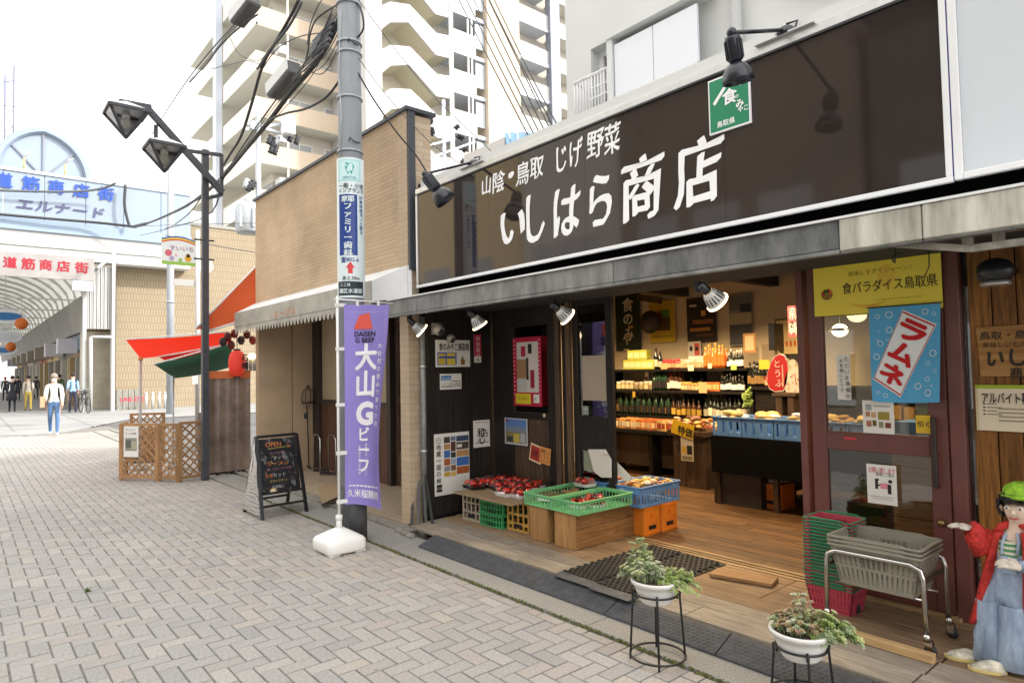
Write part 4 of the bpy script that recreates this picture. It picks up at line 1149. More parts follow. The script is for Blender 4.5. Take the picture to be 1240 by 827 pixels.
# tan tiled building right of the gate
XB = -34.95
m_tile2 = brickmat('cream_tall_tiles', (.31, .245, .16), (.285, .225, .145), (.22, .175, .115), .12, .34, .06, axis='x', bump=.3, noise=.08)
tb = thing('tiled_building', 'cream tiled blank walled building beside the arcade gateway', 'building', (XB-3, 8, 0))
yb0, ztb = PX(140, 490, XB).y, PX(300, 281, XB).z
mb = MB(); mb.box((XB-14, yb0, 0), (XB, 28, ztb), m_tile2); mb.build('wall', tb)
mb = MB(); mb.box((XB-14.05, yb0-.05, ztb), (XB+.05, 28, ztb+.15), m_conc); mb.build('coping', tb)
pb_ = PX(141, 470, XB+.3), PX(170, 472, XB+.3)
gpb = thing('planter_wall', 'grey panelled low wall with faded red lettering at the foot of the tiled building', 'low wall', (XB+.3, pb_[0].y, 0))
n_ = 4
for k in range(n_):
    a = pb_[0].y+(pb_[1].y-pb_[0].y)*k/n_; b = pb_[0].y+(pb_[1].y-pb_[0].y)*(k+1)/n_
    mb = MB(); mb.box((XB+.02, a+.01, 0), (XB+.3, b-.01, PX(150, 472, XB+.3).z), m_conc2); mb.build('panel', gpb)
mb = MB(); mb.text('UNI STEP', (XB+.305, pb_[0].y+.15, PX(150, 480, XB+.3).z), YU, DN, .28, flat('B83A4A'), bold=.03); mb.build('lettering', gpb)
for k, px in enumerate((177, 185, 193, 200)):
    p = PX(px, 498, XB+1.0)
    b = thing('bollard', ['leftmost', 'second', 'third', 'rightmost'][k]+' thin grey bollard in the row before the cream tiled wall', 'bollard', (p.x, p.y, 0), 'bollards before the tiled wall')
    mb = MB(); mb.cyl((p.x, p.y, 0), (p.x, p.y, .75), .06, m_alu, 8); mb.ell((p.x, p.y, .75), (.075, .075, .06), m_alu, 8, 4); mb.build('post', b)
# houses on the other side of the street (seen only as reflections in the signboard and glass)
opp = [(-24, -15.5, 9.5, 'C9B48C', 'tan rendered house'), (-15.3, -11.4, 9.0, 'B9B6AE', 'pale grey three bay house'), (-11.2, -5.2, 8.6, '7A7064', 'brown shop house'), (-5.0, 0.2, 8.2, '5C554E', 'dark timber shop house'), (0.4, 6, 8.0, '6E6A62', 'grey stone shop house')]
for k, (a, b, h_, c_, lb) in enumerate(opp):
    o_ = thing('house', lb+' across the street behind the camera', 'house', ((a+b)/2, -6.5, 0), 'houses across the street')
    mb = MB(); mb.box((a, -14, 0), (b, -6.5, h_), flat(c_, .8)); mb.build('wall', o_)
    mb = MB(); mb.box((a-.05, -14.1, h_), (b+.05, -6.2, h_+.18), m_coping); mb.build('roof', o_)
    for q_ in range(3):
        wx_ = a+.5+(b-a-1)*q_/3
        for zz in (.6, 3.6):
            mb = MB(); mb.box((wx_, -6.49, zz), (wx_+(b-a)/5, -6.45, zz+1.7), m_winfar); mb.build('window', o_)
# ================================================================== STREET FURNITURE
m_post = M('post_brown_grey', (.050, .052, .064), .5, noise=(6, .2))
m_galv = M('galvanised', (.42, .45, .48), .45, .5, noise=(12, .15))
m_pole = M('pole_concrete', (.31, .335, .36), .75, noise=(5, .18), stretch=(1, 1, .25))
m_cable = M('cable_black', (.035, .037, .04), .6)
# ---- lamp post with two pyramid lanterns
LX, LY = -10.44, 2.80
def LP(px, py): return PX(px, py, LX)
lp = thing('street_lamp', 'dark brown street lamp with slanting arm and two glass pyramid lanterns', 'street lamp', (LX, LY, 0))
mb = MB(); mb.box((LX-.046, LY-.046, 0), (LX+.046, LY+.046, LP(243, 181).z), m_post); mb.build('post', lp, bevel=.006)
for py in (424, 534): z = LP(243, py).z; mb = MB(); mb.box((LX-.05, LY-.05, z), (LX+.05, LY+.05, z+.03), m_post); mb.build('collar', lp)
aw_, ah_ = .10, .13
def bar(a, b, w, name, dx=0.0):
    mb = MB(); p, q_ = LP(*a), LP(*b); p.x += dx; q_.x += dx; mb.beam(p, q_, w, w, m_post, up=(1, 0, 0)); return mb.build(name, lp, bevel=.004)
bar((267, 235), (178, 136), .085, 'arm', .10)
bar((181, 136), (142, 129), .12, 'arm_head', .10)
bar((187.7, 153), (187.7, 180), .05, 'brace', .05); bar((187.7, 179), (267, 189), .05, 'brace', .05); bar((267, 188), (267, 237), .05, 'brace', .05); bar((267.5, 237), (250, 241), .05, 'brace', .05)
m_lglass = glass('lantern_glass', (.95, .97, .97), 1.2, .1)
def lantern(c, r_, h_):
    L_ = MB()
    for s_ in (-1, 1):
        L_.beam(c+Vector((s_*r_, -r_, 0)), c+Vector((s_*r_, r_, 0)), .035, .04, m_post); L_.beam(c+Vector((-r_, s_*r_, 0)), c+Vector((r_, s_*r_, 0)), .035, .04, m_post)
        for t_ in (-1, 1): L_.beam(c+Vector((s_*r_, t_*r_, 0)), c+Vector((0, 0, -h_)), .028, .028, m_post)
    L_ = L_.build('lantern', lp)
    mb = MB(); mb.add([c+Vector((-r_, -r_, .02)), c+Vector((r_, -r_, .02)), c+Vector((r_, r_, .02)), c+Vector((-r_, r_, .02)), c+Vector((0, 0, .16))], [(0, 1, 4), (1, 2, 4), (2, 3, 4), (3, 0, 4), (3, 2, 1, 0)], M('lantern_roof_grey', (.55, .57, .60), .5)); mb.build('lantern_roof', L_)
    mb = MB(); k_ = .96; mb.add([c+Vector((-r_*k_, -r_*k_, -.01)), c+Vector((r_*k_, -r_*k_, -.01)), c+Vector((r_*k_, r_*k_, -.01)), c+Vector((-r_*k_, r_*k_, -.01)), c+Vector((0, 0, -h_*k_))], [(0, 4, 1), (1, 4, 2), (2, 4, 3), (3, 4, 0)], m_lglass); mb.build('lantern_glass', L_)
    mb = MB(); mb.cyl(c, c+Vector((0, 0, -.10)), .05, m_alu, 10); mb.ell(c+Vector((0, 0, -.15)), (.06, .06, .08), flat('D8D6CC')); mb.build('bulb', L_)
c1 = LP(150, 140); c1.x += .15
lantern(c1, .235, .37)
c2 = LP(192, 187); c2.x += .35
lantern(c2, .225, .35)
# festival picture board on the lamp post
fb = thing('picture_board', 'small round topped board with rainbow and flower pictures hung on the lamp post', 'sign board', LP(217, 305))
a, b = LP(196, 300), LP(237, 300)
tz, bz = LP(217, 290).z, LP(217, 321).z
n_ = 10; xf = LX-.02
top = [(a.y+(b.y-a.y)*k/n_, tz+.05*math.sin(math.pi*k/n_)) for k in range(n_+1)]
mb = MB(); mb.prism([(xf, a.y, bz)]+[(xf, y, z) for y, z in top]+[(xf, b.y, bz)], (-.012, 0, 0), flat('E9EFF0')); mb.build('board', fb)
mb = MB()
for i_, (c_, r0_) in enumerate((('4A5FA8', .0), ('E7C94A', .022), ('DD6B4A', .044))):
    for k in range(n_):
        (y0, z0_), (y1, z1_) = top[k], top[k+1]
        e = xf+.0015+.0003*i_
        mb.quad((e, y0, z0_-r0_-.022), (e, y1, z1_-r0_-.022), (e, y1, z1_-r0_), (e, y0, z0_-r0_), flat(c_))
wy = b.y-a.y
for (u_, v_, r_, c_) in ((.2, .55, .05, 'D86878'), (.3, .75, .035, 'B8A8D0'), (.78, .72, .05, 'E2A93A'), (.78, .6, .03, '8A5A3A'), (.55, .8, .03, '9CC06A'), (.42, .62, .02, 'E8B0B8')):
    y, z = a.y+wy*u_, bz+(tz-bz)*(1-v_)
    mb.add([(xf+.003, y+r_*math.cos(j*.785), z+r_*math.sin(j*.785)) for j in range(8)], [tuple(range(8))], flat(c_))
mb.box((xf+.001, a.y, bz), (xf+.0022, b.y, bz+.05), flat('9CC658'))
mb.text('すいいち', (xf+.004, a.y+wy*.24, tz-.09), YU, DN, .085, flat('A87C98'), bold=.01)
mb.build('print', fb, kind='stuff')
mb = MB()
for z in (tz+.03, bz+.12): mb.tube([(xf, b.y-.02, z), (LX, LY+.13, z)], .014, m_black_p, 6)
mb.build('bracket', fb)
# back of a road sign on a pale post behind the lamp post
XS_ = -15.0
def RS(px, py): return PX(px, py, XS_)
rsn = thing('road_sign', 'grey round road sign seen from behind on a pale thin post behind the lamp post', 'road sign', (XS_, RS(239, 400).y, 0))
yb_ = RS(239, 400).y
mb = MB(); mb.cyl((XS_, yb_, 0), (XS_, yb_, RS(250, 280).z), .045, m_gatew, 10); mb.build('post', rsn)
cc = RS(249, 322); rr = RS(259, 322).y-cc.y
mb = MB(); mb.cyl(cc, cc+Vector((-.03, 0, 0)), rr, M('sign_back', (.40, .40, .38), .6, .3), 24, smooth=False); mb.build('disc', rsn)
c3 = RS(226, 343)
mb = MB(); mb.box((XS_, c3.y-.25, c3.z-.06), (XS_-.05, c3.y+.25, c3.z+.08), M('sign_back', (.4, .4, .38))); mb.build('plate', rsn)
mb = MB(); mb.box((XS_+.05, yb_-.12, RS(239, 465).z), (XS_+.06, yb_+.0, RS(239, 452).z), flat('ECECEA')); mb.build('notice', rsn)
# plain poles further away
def plain_pole(px, py, x_, w_px, label, top_py, mat=m_pole):
    p = PX(px, py, x_); d_ = (p-CO).dot(_d); r_ = w_px*d_/FPX/2
    t = thing('utility_pole', label, 'utility pole', (p.x, p.y, 0), 'utility poles')
    zt2 = PX(px, top_py, x_).z
    mb = MB(); mb.cyl((p.x, p.y, 0), (p.x, p.y, zt2), r_, mat, 12, r_*.85); mb.build('shaft', t)
    for z in (zt2*.45, zt2*.62):
        mb = MB(); mb.cyl((p.x, p.y, z), (p.x, p.y, z+.08), r_*1.12, m_galv, 12); mb.build('band', t)
    return t, p, zt2
plain_pole(206, 490, -29.0, 9, 'thick grey blue utility pole before the cream tiled wall', 205)
t2, p2_, zt2 = plain_pole(313, 300, -21, 7.5, 'pale pole carrying a grey drum transformer behind the tan shop', 135, m_galv)
def X2(px, py): return PX(px, py, -21)
mb = MB(); c_ = X2(301, 262); mb.lathe([(0, -.55), (.36, -.55), (.38, -.5), (.38, .3), (.3, .42), (0, .45)], c_, m_galv, 14)
mb.build('transformer', t2)
for k in range(6):
    mb = MB(); an = k*math.pi/3; mb.box(c_+Vector((.38*math.cos(an)-.02, .38*math.sin(an)-.02, -.4)), c_+Vector((.38*math.cos(an)+.06, .38*math.sin(an)+.06, .2)), m_galv); mb.build('fin', t2)
for (pa, pb) in (((300, 150), (345, 163)), ((297, 157), (345, 150)), ((292, 255), (316, 272)), ((296, 240), (316, 246))):
    mb = MB(); mb.beam(X2(*pa), X2(*pb), .09, .09, m_galv); mb.build('cross_arm', t2)
for k, (px, py) in enumerate([(303, 158), (325, 175), (329, 178), (333, 176), (327, 186), (332, 188), (296, 228), (300, 232), (304, 230), (345, 168), (350, 172), (358, 175)]):
    p = X2(px, py); mb = MB(); mb.lathe([(0, 0), (.1, .03), (.06, .1), (.1, .16), (.06, .23), (.1, .3), (0, .36)], p, flat('2E3136') if k % 3 else m_galv, 8, (0, .3, 1)); mb.build('insulator', t2)
mb = MB(); mb.box(X2(340, 157)+Vector((0, 0, -.2)), X2(352, 150)+Vector((.4, .0, .1)), m_whitemetal); mb.build('switch_box', t2)
t3, p3_, zt3 = plain_pole(538, 190, -13, 5, 'pale blue pole with insulators rising between the shops', 122, m_paleblue)
def X3(px, py): return PX(px, py, -13)
for (pa, pb) in (((520, 176), (560, 166)), ((525, 190), (575, 172)), ((538, 165), (555, 150)), ((545, 208), (575, 200))):
    mb = MB(); mb.beam(X3(*pa), X3(*pb), .05, .05, m_paleblue); mb.build('cross_arm', t3)
for k, (px, py) in enumerate([(518, 152), (521, 164), (520, 160), (551, 157), (557, 170), (560, 184), (558, 198), (580, 187), (584, 187), (553, 168), (519, 150)]):
    p = X3(px, py); mb = MB(); mb.lathe([(0, 0), (.07, .02), (.04, .07), (.07, .11), (0, .16)], p, m_cable if k % 2 else flat('3A3A3E'), 8, (.6, .3, .5)); mb.build('insulator', t3)
am = thing('antenna_mast', 'thin lattice antenna mast at the edge of the arcade', 'mast', (-34.9, .2, 0))
mb = MB(); b1, b2 = PX(5, 200, -35), PX(12, 92, -35)
for dy in (0, .3): mb.cyl((-35, b1.y+dy, 9.5), (-35, b1.y+dy, b2.z+(.5 if dy else 0)), .04, flat('6E7388'), 6)
for k in range(6): z = 10+k*.7; mb.beam((-35, b1.y, z), (-35, b1.y+.3, z+.35), .03, .03, flat('6E7388'))
mb.build('mast', am)
mb = MB(); mb.beam(PX(2, 100, -35), PX(18, 98, -35), .05, .05, flat('6E7388')); mb.beam(PX(8, 166, -35), PX(16, 165, -35), .05, .05, flat('6E7388')); mb.build('aerial', am)

# ---- main utility pole with dental clinic plate
UX, UY, UR = -5.69, 2.83, .118
up = thing('utility_pole', 'big concrete utility pole carrying a dentist advertisement beside the purple banner', 'utility pole', (UX, UY, 0), 'utility poles')
mb = MB(); mb.cyl((UX, UY, -.03), (UX, UY, 8.5), UR, m_pole, 24, UR*.86); mb.build('shaft', up)
m_sleeve = M('pole_sleeve', (.022, .024, .027), .6, noise=(9, .5, (.10, .10, .10)), stretch=(1, 1, .4))
mb = MB(); mb.cyl((UX, UY, .0), (UX, UY, .50), UR*1.06, m_sleeve, 24); mb.build('sleeve', up)
for z in (3.66, 4.18, 4.62, 4.72, 5.1, 2.24):
    mb = MB(); mb.cyl((UX, UY, z), (UX, UY, z+.018), UR*1.05, m_galv, 24); mb.build('band', up)
for z in (3.75, 4.70):
    mb = MB(); mb.tube([(UX+.10, UY-.06, z), (UX+.13, UY-.07, z+.02), (UX+.13, UY-.02, z-.01), (UX+.1, UY+.05, z)], .006, m_cable, 6); mb.build('wire_clip', up)
mb = MB(); mb.tube([(UX+.04, UY-.12, 3.6), (UX+.06, UY-.115, 4.0), (UX+.02, UY-.12, 4.4), (UX+.05, UY-.11, 5.0)], .005, m_galv, 5); mb.build('earth_wire', up)
mb = MB(); mb.cyl((UX-.115, UY-.06, 1.2), (UX-.115, UY-.06, 3.7), .012, m_cable, 6); mb.build('cable_duct', up)
# plate wrapped round the pole, facing the camera
pa_ = math.atan2(-UY, -UX)            # direction from the pole to the camera
uz0, uz1 = PX(420, 358, UX).z-.03, PX(420, 195, UX).z+.0
pr_ = UR+.016
dp_ = thing('dentist_sign', 'curved white and blue dentist advertisement plate with red arrow wrapped round the utility pole', 'sign', (UX, UY, uz0))
spn = 1.22
def wrap(s_, z, r_=pr_):     # s_ in -1..1 left to right as seen from the street
    an = pa_+s_*spn
    return Vector((UX+r_*math.cos(an), UY+r_*math.sin(an), z))
def wrap_rect(mb, s0, s1, z0_, z1_, mat, r_):
    n2 = max(2, int(abs(s1-s0)*8))
    for k in range(n2):
        a = s0+(s1-s0)*k/n2; b = s0+(s1-s0)*(k+1)/n2
        mb.quad(wrap(a, z0_, r_), wrap(b, z0_, r_), wrap(b, z1_, r_), wrap(a, z1_, r_), mat)
def wrap_text(mb, body, s_c, ztop_, h_, mat, r_, vertical=False, bold=.02, sx=1.0, gap=1.08, align='C'):
    chars = [(c, 0, i*h_*gap) for i, c in enumerate(body)] if vertical else [(body, 0, 0)]
    for ch, dx, dy in chars:
        vs, fs, w = text_geo(ch, bold)
        off = {'C': -w*sx/2, 'L': 0}[align]
        mb.add([wrap(s_c+((x*sx+off)*h_)/(r_*spn), ztop_-dy-(.86-y)*h_, r_+.0002*k_) for x, y, k_ in vs], fs, mat)
H_ = uz1-uz0
m_pw, m_pb, m_pk = flat('DCE9EC', .35), flat('1E3F8C', .35), flat('20242A', .4)
mb = MB()
wrap_rect(mb, -1, 1, uz0, uz1, m_pw, pr_); mb.build('plate', dp_)
mb = MB()
zz = lambda f: uz1-H_*f
wrap_rect(mb, -.75, .62, zz(.17), zz(.015), flat('A9D8DC'), pr_+.001)
wrap_rect(mb, -.66, .53, zz(.16), zz(.025), flat('C9E8EA'), pr_+.0015)
tooth = [(-.2, .035), (-.06, .045), (.08, .035), (.2, .045), (.26, .07), (.2, .095), (.1, .125), (.02, .10), (-.08, .125), (-.2, .095), (-.27, .065)]
mb.add([wrap(-.05+a, zz(b), pr_+.002) for a, b in tooth], [tuple(range(len(tooth)))], flat('1F9A94'))
wrap_text(mb, 'DENTAL', -.05, zz(.132), .035, flat('5A9CA8'), pr_+.002)
wrap_text(mb, '一般・小児', .05, zz(.185), .052, m_pk, pr_+.002); wrap_text(mb, 'インプラント', .05, zz(.222), .045, m_pk, pr_+.002)
wrap_rect(mb, -.72, .38, zz(.70), zz(.265), m_pb, pr_+.001)
wrap_text(mb, '摩耶', -.17, zz(.275), .062, m_pw, pr_+.002, bold=.03)
wrap_text(mb, 'ファミリー歯科', -.17, zz(.325), .068, m_pw, pr_+.002, vertical=True, bold=.035, sx=1.25)
wrap_text(mb, '診療時間月〜土曜日', .62, zz(.27), .038, m_pb, pr_+.002, vertical=True, bold=.01)
wrap_text(mb, '☎802-6', -.1, zz(.712), .05, m_pb, pr_+.002, bold=.02)
m_arw = flat('D83A3A', .4)
mb.add([wrap(a, zz(b), pr_+.002) for a, b in ((-.32, .79), (-.05, .745), (.22, .79), (.08, .79), (.08, .83), (-.18, .83), (-.18, .79))], [(0, 1, 2, 3, 6), (6, 3, 4, 5)], m_arw)
wrap_text(mb, 'あと30m', -.02, zz(.845), .045, m_pk, pr_+.002)
wrap_rect(mb, -.86, .75, zz(.985), zz(.885), flat('28333A'), pr_+.001)
wrap_text(mb, 'ここは', -.35, zz(.895), .035, m_pw, pr_+.002); wrap_text(mb, '灘区水道筋', -.05, zz(.935), .047, m_pw, pr_+.002)
mb.build('print', dp_, kind='stuff')

# ---- cables
m_cab2 = M('cable_grey', (.09, .10, .11), .6)
def cable(name, label, pts, r_, mat=m_cable, group='overhead cables', n=6, sag=0):
    """pts = (px, py, X) : X is where that piece of the cable hangs."""
    P = [PX(*p_) for p_ in pts]
    # smooth
    Q = []
    for i in range(len(P)-1):
        p0_, p1_, p2_, p3_ = P[max(i-1, 0)], P[i], P[i+1], P[min(i+2, len(P)-1)]
        for k in range(5):
            t = k/5; Q.append(.5*((2*p1_)+(p2_-p0_)*t+(2*p0_-5*p1_+4*p2_-p3_)*t*t+(3*p1_-p0_-3*p2_+p3_)*t**3))
    Q.append(P[-1])
    o = thing(name, label, 'cable', P[0], group)
    mb = MB(); mb.tube(Q, r_, mat, n); mb.build('cable', o)
    return o
cable('thick_cable', 'thickest black cable bundle running from the big pole past the street lamp to the gateway', [(412, 20, -5.8), (398, 52, -6.0), (378, 82, -6.4), (352, 112, -6.9), (325, 148, -7.6), (300, 178, -8.6), (278, 205, -9.8), (262, 222, -11), (240, 240, -13.2), (215, 255, -17), (180, 270, -24), (160, 275, -32)], [.028]*51+[.06]*5, m_cable)
cable('power_cable', 'black cable running below the thick bundle towards the street lamp', [(413, 95, -5.75), (395, 118, -6.0), (370, 132, -6.5), (345, 138, -7.0), (322, 150, -7.6), (295, 185, -8.8), (272, 213, -10.3), (268, 225, -11), (250, 262, -12.5), (200, 277, -20)], .012)
cable('power_cable', 'black cable sloping steeply from the top edge down to the street lamp', [(362, 0, -6.4), (352, 20, -6.6), (336, 48, -6.9), (318, 80, -7.5), (305, 125, -8.2), (292, 165, -9.0), (280, 185, -9.8), (268, 205, -11)], [.018]*36)
cable('power_cable', 'grey wire clipped along the steep sloping cable', [(366, 2, -6.35), (350, 32, -6.6), (326, 62, -7.1), (312, 84, -7.6)], .016, m_cab2)
cable('power_cable', 'thin black cable from the upper left box down to the left edge of the block', [(312, 18, -7.2), (292, 32, -7.6), (270, 52, -8.2), (252, 75, -8.9), (230, 100, -10)], .010)
cable('power_cable', 'pair of thin wires beside the upper left junction box', [(300, 20, -7.5), (275, 43, -8.2), (255, 68, -8.9), (228, 100, -10)], .006, m_cab2)
cable('power_cable', 'long wire sloping down over the sky to the street lamp arm', [(312, 0, -8), (240, 80, -11.5), (195, 145, -17), (165, 195, -24), (140, 222, -32)], .012, m_cab2)
cable('power_cable', 'wire hanging across the blue gateway lettering', [(140, 222, -33), (125, 228, -33.3), (95, 232, -33.5), (40, 232, -33.6), (-20, 230, -33.7)], .05, m_cab2)
cable('power_cable', 'black cable along the foot of the gateway fascia', [(165, 275, -33), (120, 270, -33.5), (60, 265, -33.6), (-20, 258, -33.7)], .06, m_cable)
cable('power_cable', 'short vertical cable down the gateway fascia', [(152, 224, -33.6), (151, 250, -33.6), (157, 275, -33.6)], .06, m_cable)
cable('power_cable', 'wire from the street lamp down to the gateway corner', [(243, 240, -11), (225, 262, -16), (200, 278, -26), (170, 285, -33)], .012)
cable('power_cable', 'thin wire crossing the sky above the arch', [(-10, 126, -30), (45, 134, -28), (100, 146, -25), (135, 152, -22)], .012, m_cab2)
cable('power_cable', 'loop of black cable at the left of the big pole top', [(410, 5, -5.8), (385, 22, -6.0), (376, 40, -6.1), (373, 62, -6.3), (368, 80, -6.5)], .008)
cable('power_cable', 'loop of black cable on the right side of the big pole', [(431, 2, -5.6), (438, 15, -5.5), (440, 35, -5.5), (432, 47, -5.6)], .010)
cable('power_cable', 'second loop of cable at the left of the big pole top', [(390, 0, -5.9), (384, 10, -6), (376, 30, -6.2), (372, 55, -6.4)], .006, m_cab2)
for k in range(5):
    cable('service_wire', ['first', 'second', 'third', 'fourth', 'fifth'][k]+' wire from the left in the fan of wires falling behind the signboard', [(553+9*k, -5, -6.2), (595+8.5*k, 78, -5.0), (640+6*k, 165-3*k, -4.35)], .0065, m_cable, 'fan of service wires')
for k in range(2):
    cable('service_wire', ['left', 'right'][k]+' wire of the steep pair falling right of the fan', [(590+6*k, -5, -6.0), (632+5*k, 80, -5.0), (672+5*k, 158-2*k, -4.3)], .0065, m_cable, 'fan of service wires')
cable('power_cable', 'black cable from the big pole to the left sign spotlight', [(431, 84, -5.6), (452, 120, -5.55), (480, 160, -5.5), (505, 190, -5.5), (524, 222, -5.45)], .008)
cable('power_cable', 'thin wire crossing the tan parapet to the signboard', [(432, 68, -5.6), (470, 118, -5.5), (520, 172, -5.45), (560, 200, -5.4)], .004, m_cab2)
cable('power_cable', 'long thin wire from the top edge across the stair tower', [(434, 0, -5.6), (480, 62, -5.6), (530, 122, -5.6), (600, 188, -5.5)], .004, m_cab2)
cable('power_cable', 'thin wire crossing behind the tan shop to the gateway', [(312, 306, -20), (262, 298, -21), (200, 285, -25)], .014, m_cab2)
cable('power_cable', 'horizontal wire from the lamp post towards the gate roof', [(320, 270, -19), (230, 272, -24), (165, 274, -32)], .010, m_cab2)
cable('power_cable', 'thin wires fanning from the steep cable to the left', [(318, 80, -7.5), (300, 74, -8), (280, 78, -8.8), (256, 84, -9.8)], .005, m_cab2)
cable('power_cable', 'thin wire from the steep cable across to the junction box', [(318, 84, -7.5), (335, 60, -7.1), (362, 45, -6.5), (392, 40, -6)], .006, m_cab2)
cable('power_cable', 'slack thin wire joining the two cable runs', [(278, 45, -8), (290, 66, -8), (312, 74, -7.6), (325, 62, -7.2)], .004, m_cab2)
for k in range(7):
    cable('drop_wire', ['first', 'second', 'third', 'fourth', 'fifth', 'sixth', 'seventh'][k]+' of the parallel drop wires fanned at the left of the big pole', [(404-2*k, 8+9*k, -5.8), (390-3*k, 40+7*k, -6.0), (372-3*k, 72+4*k, -6.35)], .006, m_cable if k % 2 else m_cab2, 'drop wires at the big pole')
for k, nm in enumerate(('topmost', 'upper', 'middle', 'lower', 'loose', 'lowest')):
    o1, o2 = rb.uniform(-14, 14), rb.uniform(-10, 12)
    cable('thin_wire', nm+' thin wire looping beside the thick cable bundle at the big pole', [(412, 12+8*k, -5.8), (392+o1*.3, 44+9*k, -6.1), (362+o1, 92+o2, -6.8), (322+o2*.6, 140+o1, -7.7), (282, 196+o2*.5, -9.6), (266, 214+3*k, -11)], .0045, m_cable if k % 2 else m_cab2)
# closure boxes on the cables
m_box = M('closure_grey', (.12, .125, .13), .5, noise=(8, .2))
m_boxw = M('closure_pale', (.66, .67, .68), .5)
def closure(label, a, b, w_):
    p, q_ = PX(*a), PX(*b)
    t = thing('cable_closure', label, 'cable box', p, 'cable closures')
    mb = MB(); mb.beam(p, q_, w_, w_, m_box); mb.build('body', t, bevel=.02)
    d = (q_-p).normalized(); sd = d.cross(Vector((0, 0, 1))).normalized()
    mb = MB(); mb.beam(p-sd*w_*.51+Vector((0, 0, w_*.1)), q_-sd*w_*.51+Vector((0, 0, w_*.1)), .012, w_*.75, m_boxw); mb.build('side_cover', t)
closure('grey cable closure hanging below the thick cable bundle', (357, 82, -6.75), (331, 113, -7.3), .17)
closure('grey cable closure at the top edge above the tan balconies', (308, -2, -7.3), (286, 26, -7.7), .17)
tr = thing('pole_terminal', 'grey slatted terminal box on the left of the big pole', 'terminal box', PX(396, 42, -5.85))
mb = MB()
for k in range(5): mb.beam(PX(404-1.5*k, 26+7*k, -5.85), PX(380-1.0*k, 52+4*k, -6.1), .035, .03, m_box if k % 2 else m_cab2)
mb.build('slats', tr)

# ---- purple banner on a white pole
m_purple = cloth('banner_purple', (.34, .28, .74), .3)
m_purple2 = m_purple
m_plw = M('white_plastic', (.80, .81, .80), .4, noise=(2, .04))
bn = thing('banner_flag', 'purple vertical banner with white lettering on a white pole and water base', 'banner', (-5.62, 2.68, 0))
bxp, byp = -5.47, 2.612
B = MB()
for sx_, sy_, z0_, z1_ in ((.20, .20, .0, .0), ):
    pass
def rrect(hx, hy, z, c, rad=.05, n3=4):
    pts = []
    for cx_, cy_, a0_ in ((hx-rad, hy-rad, 0), (-hx+rad, hy-rad, 90), (-hx+rad, -hy+rad, 180), (hx-rad, -hy+rad, 270)):
        for k in range(n3+1):
            an = R(a0_+90*k/n3); pts.append(Vector((c[0]+cx_+rad*math.cos(an), c[1]+cy_+rad*math.sin(an), z)))
    return pts
def loft(mb, rings, mat, smooth=True):
    n4 = len(rings[0]); base = []
    vs = [p_ for rg in rings for p_ in rg]
    fs = []
    for i in range(len(rings)-1):
        for j in range(n4):
            j2 = (j+1) % n4; fs.append((i*n4+j, i*n4+j2, (i+1)*n4+j2, (i+1)*n4+j))
    fs.append(tuple(range(n4-1, -1, -1))); fs.append(tuple((len(rings)-1)*n4+j for j in range(n4)))
    mb.add(vs, fs, mat, smooth)
bc = (bxp, byp-.03)
loft(B, [rrect(.185, .175, .015, bc), rrect(.19, .18, .03, bc), rrect(.19, .18, .10, bc), rrect(.175, .165, .125, bc), rrect(.11, .10, .165, bc, .06), rrect(.06, .055, .19, bc, .05), rrect(.04, .04, .20, bc, .039)], m_plw)
for sx_ in (-1, 1):
    for sy_ in (-1, 1): B.cbox((bc[0]+sx_*.13, bc[1]+sy_*.12, .009), (.09, .09, .016), m_plw)
B.build('base', bn)
pzt = 2.26
mb = MB(); mb.cyl((bc[0], bc[1], .19), (bc[0], bc[1], .27), .028, m_plw, 12, .024); mb.cyl((bc[0], bc[1], .27), (bc[0], bc[1], .31), .03, m_plw, 12); mb.build('socket', bn)
mb = MB(); mb.cyl((bc[0], bc[1], .3), (bc[0], bc[1], pzt), .0125, m_plw, 10); mb.build('pole', bn)
fy0, fy1 = bc[1]+.055, bc[1]+.50
fz1, fz0_ = 2.18, .39
mb = MB(); mb.tube([(bc[0], bc[1]-.03, pzt-.03), (bc[0]+.01, bc[1]+.25, pzt-.035), (bc[0]+.02, fy1+.06, pzt-.045)], .007, m_plw, 6); mb.build('crossbar', bn)
FXn, FZn = 12, 30
def flagpt(u_, v_, e=0.0):   # u_ across 0..1, v_ down 0..1
    wv = .05*math.sin(3.2*v_+2.2*u_)*(u_)+.022*math.sin(7*u_+1.4+2*v_)*(.3+.7*v_)
    y = fy0+(fy1-fy0)*u_*(1-.16*math.sin(math.pi*min(1, v_*.62+.1))**2*u_) + .01*math.sin(5*v_)*u_
    z = fz1-(fz1-fz0_)*v_ - .13*(u_**1.5)*(v_**3) + .02*u_
    return Vector((bc[0]+.01+wv+e, y, z))
mb = MB()
vs = [flagpt(i/FXn, j/FZn) for j in range(FZn+1) for i in range(FXn+1)]
fs = [(j*(FXn+1)+i, (j+1)*(FXn+1)+i, (j+1)*(FXn+1)+i+1, j*(FXn+1)+i+1) for j in range(FZn) for i in range(FXn)]
mb.add(vs, fs, m_purple, True); mb.build('flag', bn)
mb = MB(); m_fw, m_fk = flat('F0EEF4', .7), flat('241C30', .7)
FW, FH = fy1-fy0, fz1-fz0_
def flag_text(body, uc, v0, h_, mat, vertical=False, bold=.02, sx=1.0, gap=1.1, e=.004, lat=True):
    chars = [(c, i) for i, c in enumerate(body)] if vertical else [(body, 0)]
    for ch, i in chars:
        vs, fs, w = text_geo(ch, bold)
        mb.add([flagpt(uc+((x-w/2)*sx*h_)/FW, v0+(i*h_*gap+(.86-y)*h_)/FH, e+.0003*k_) for x, y, k_ in vs], fs, mat)
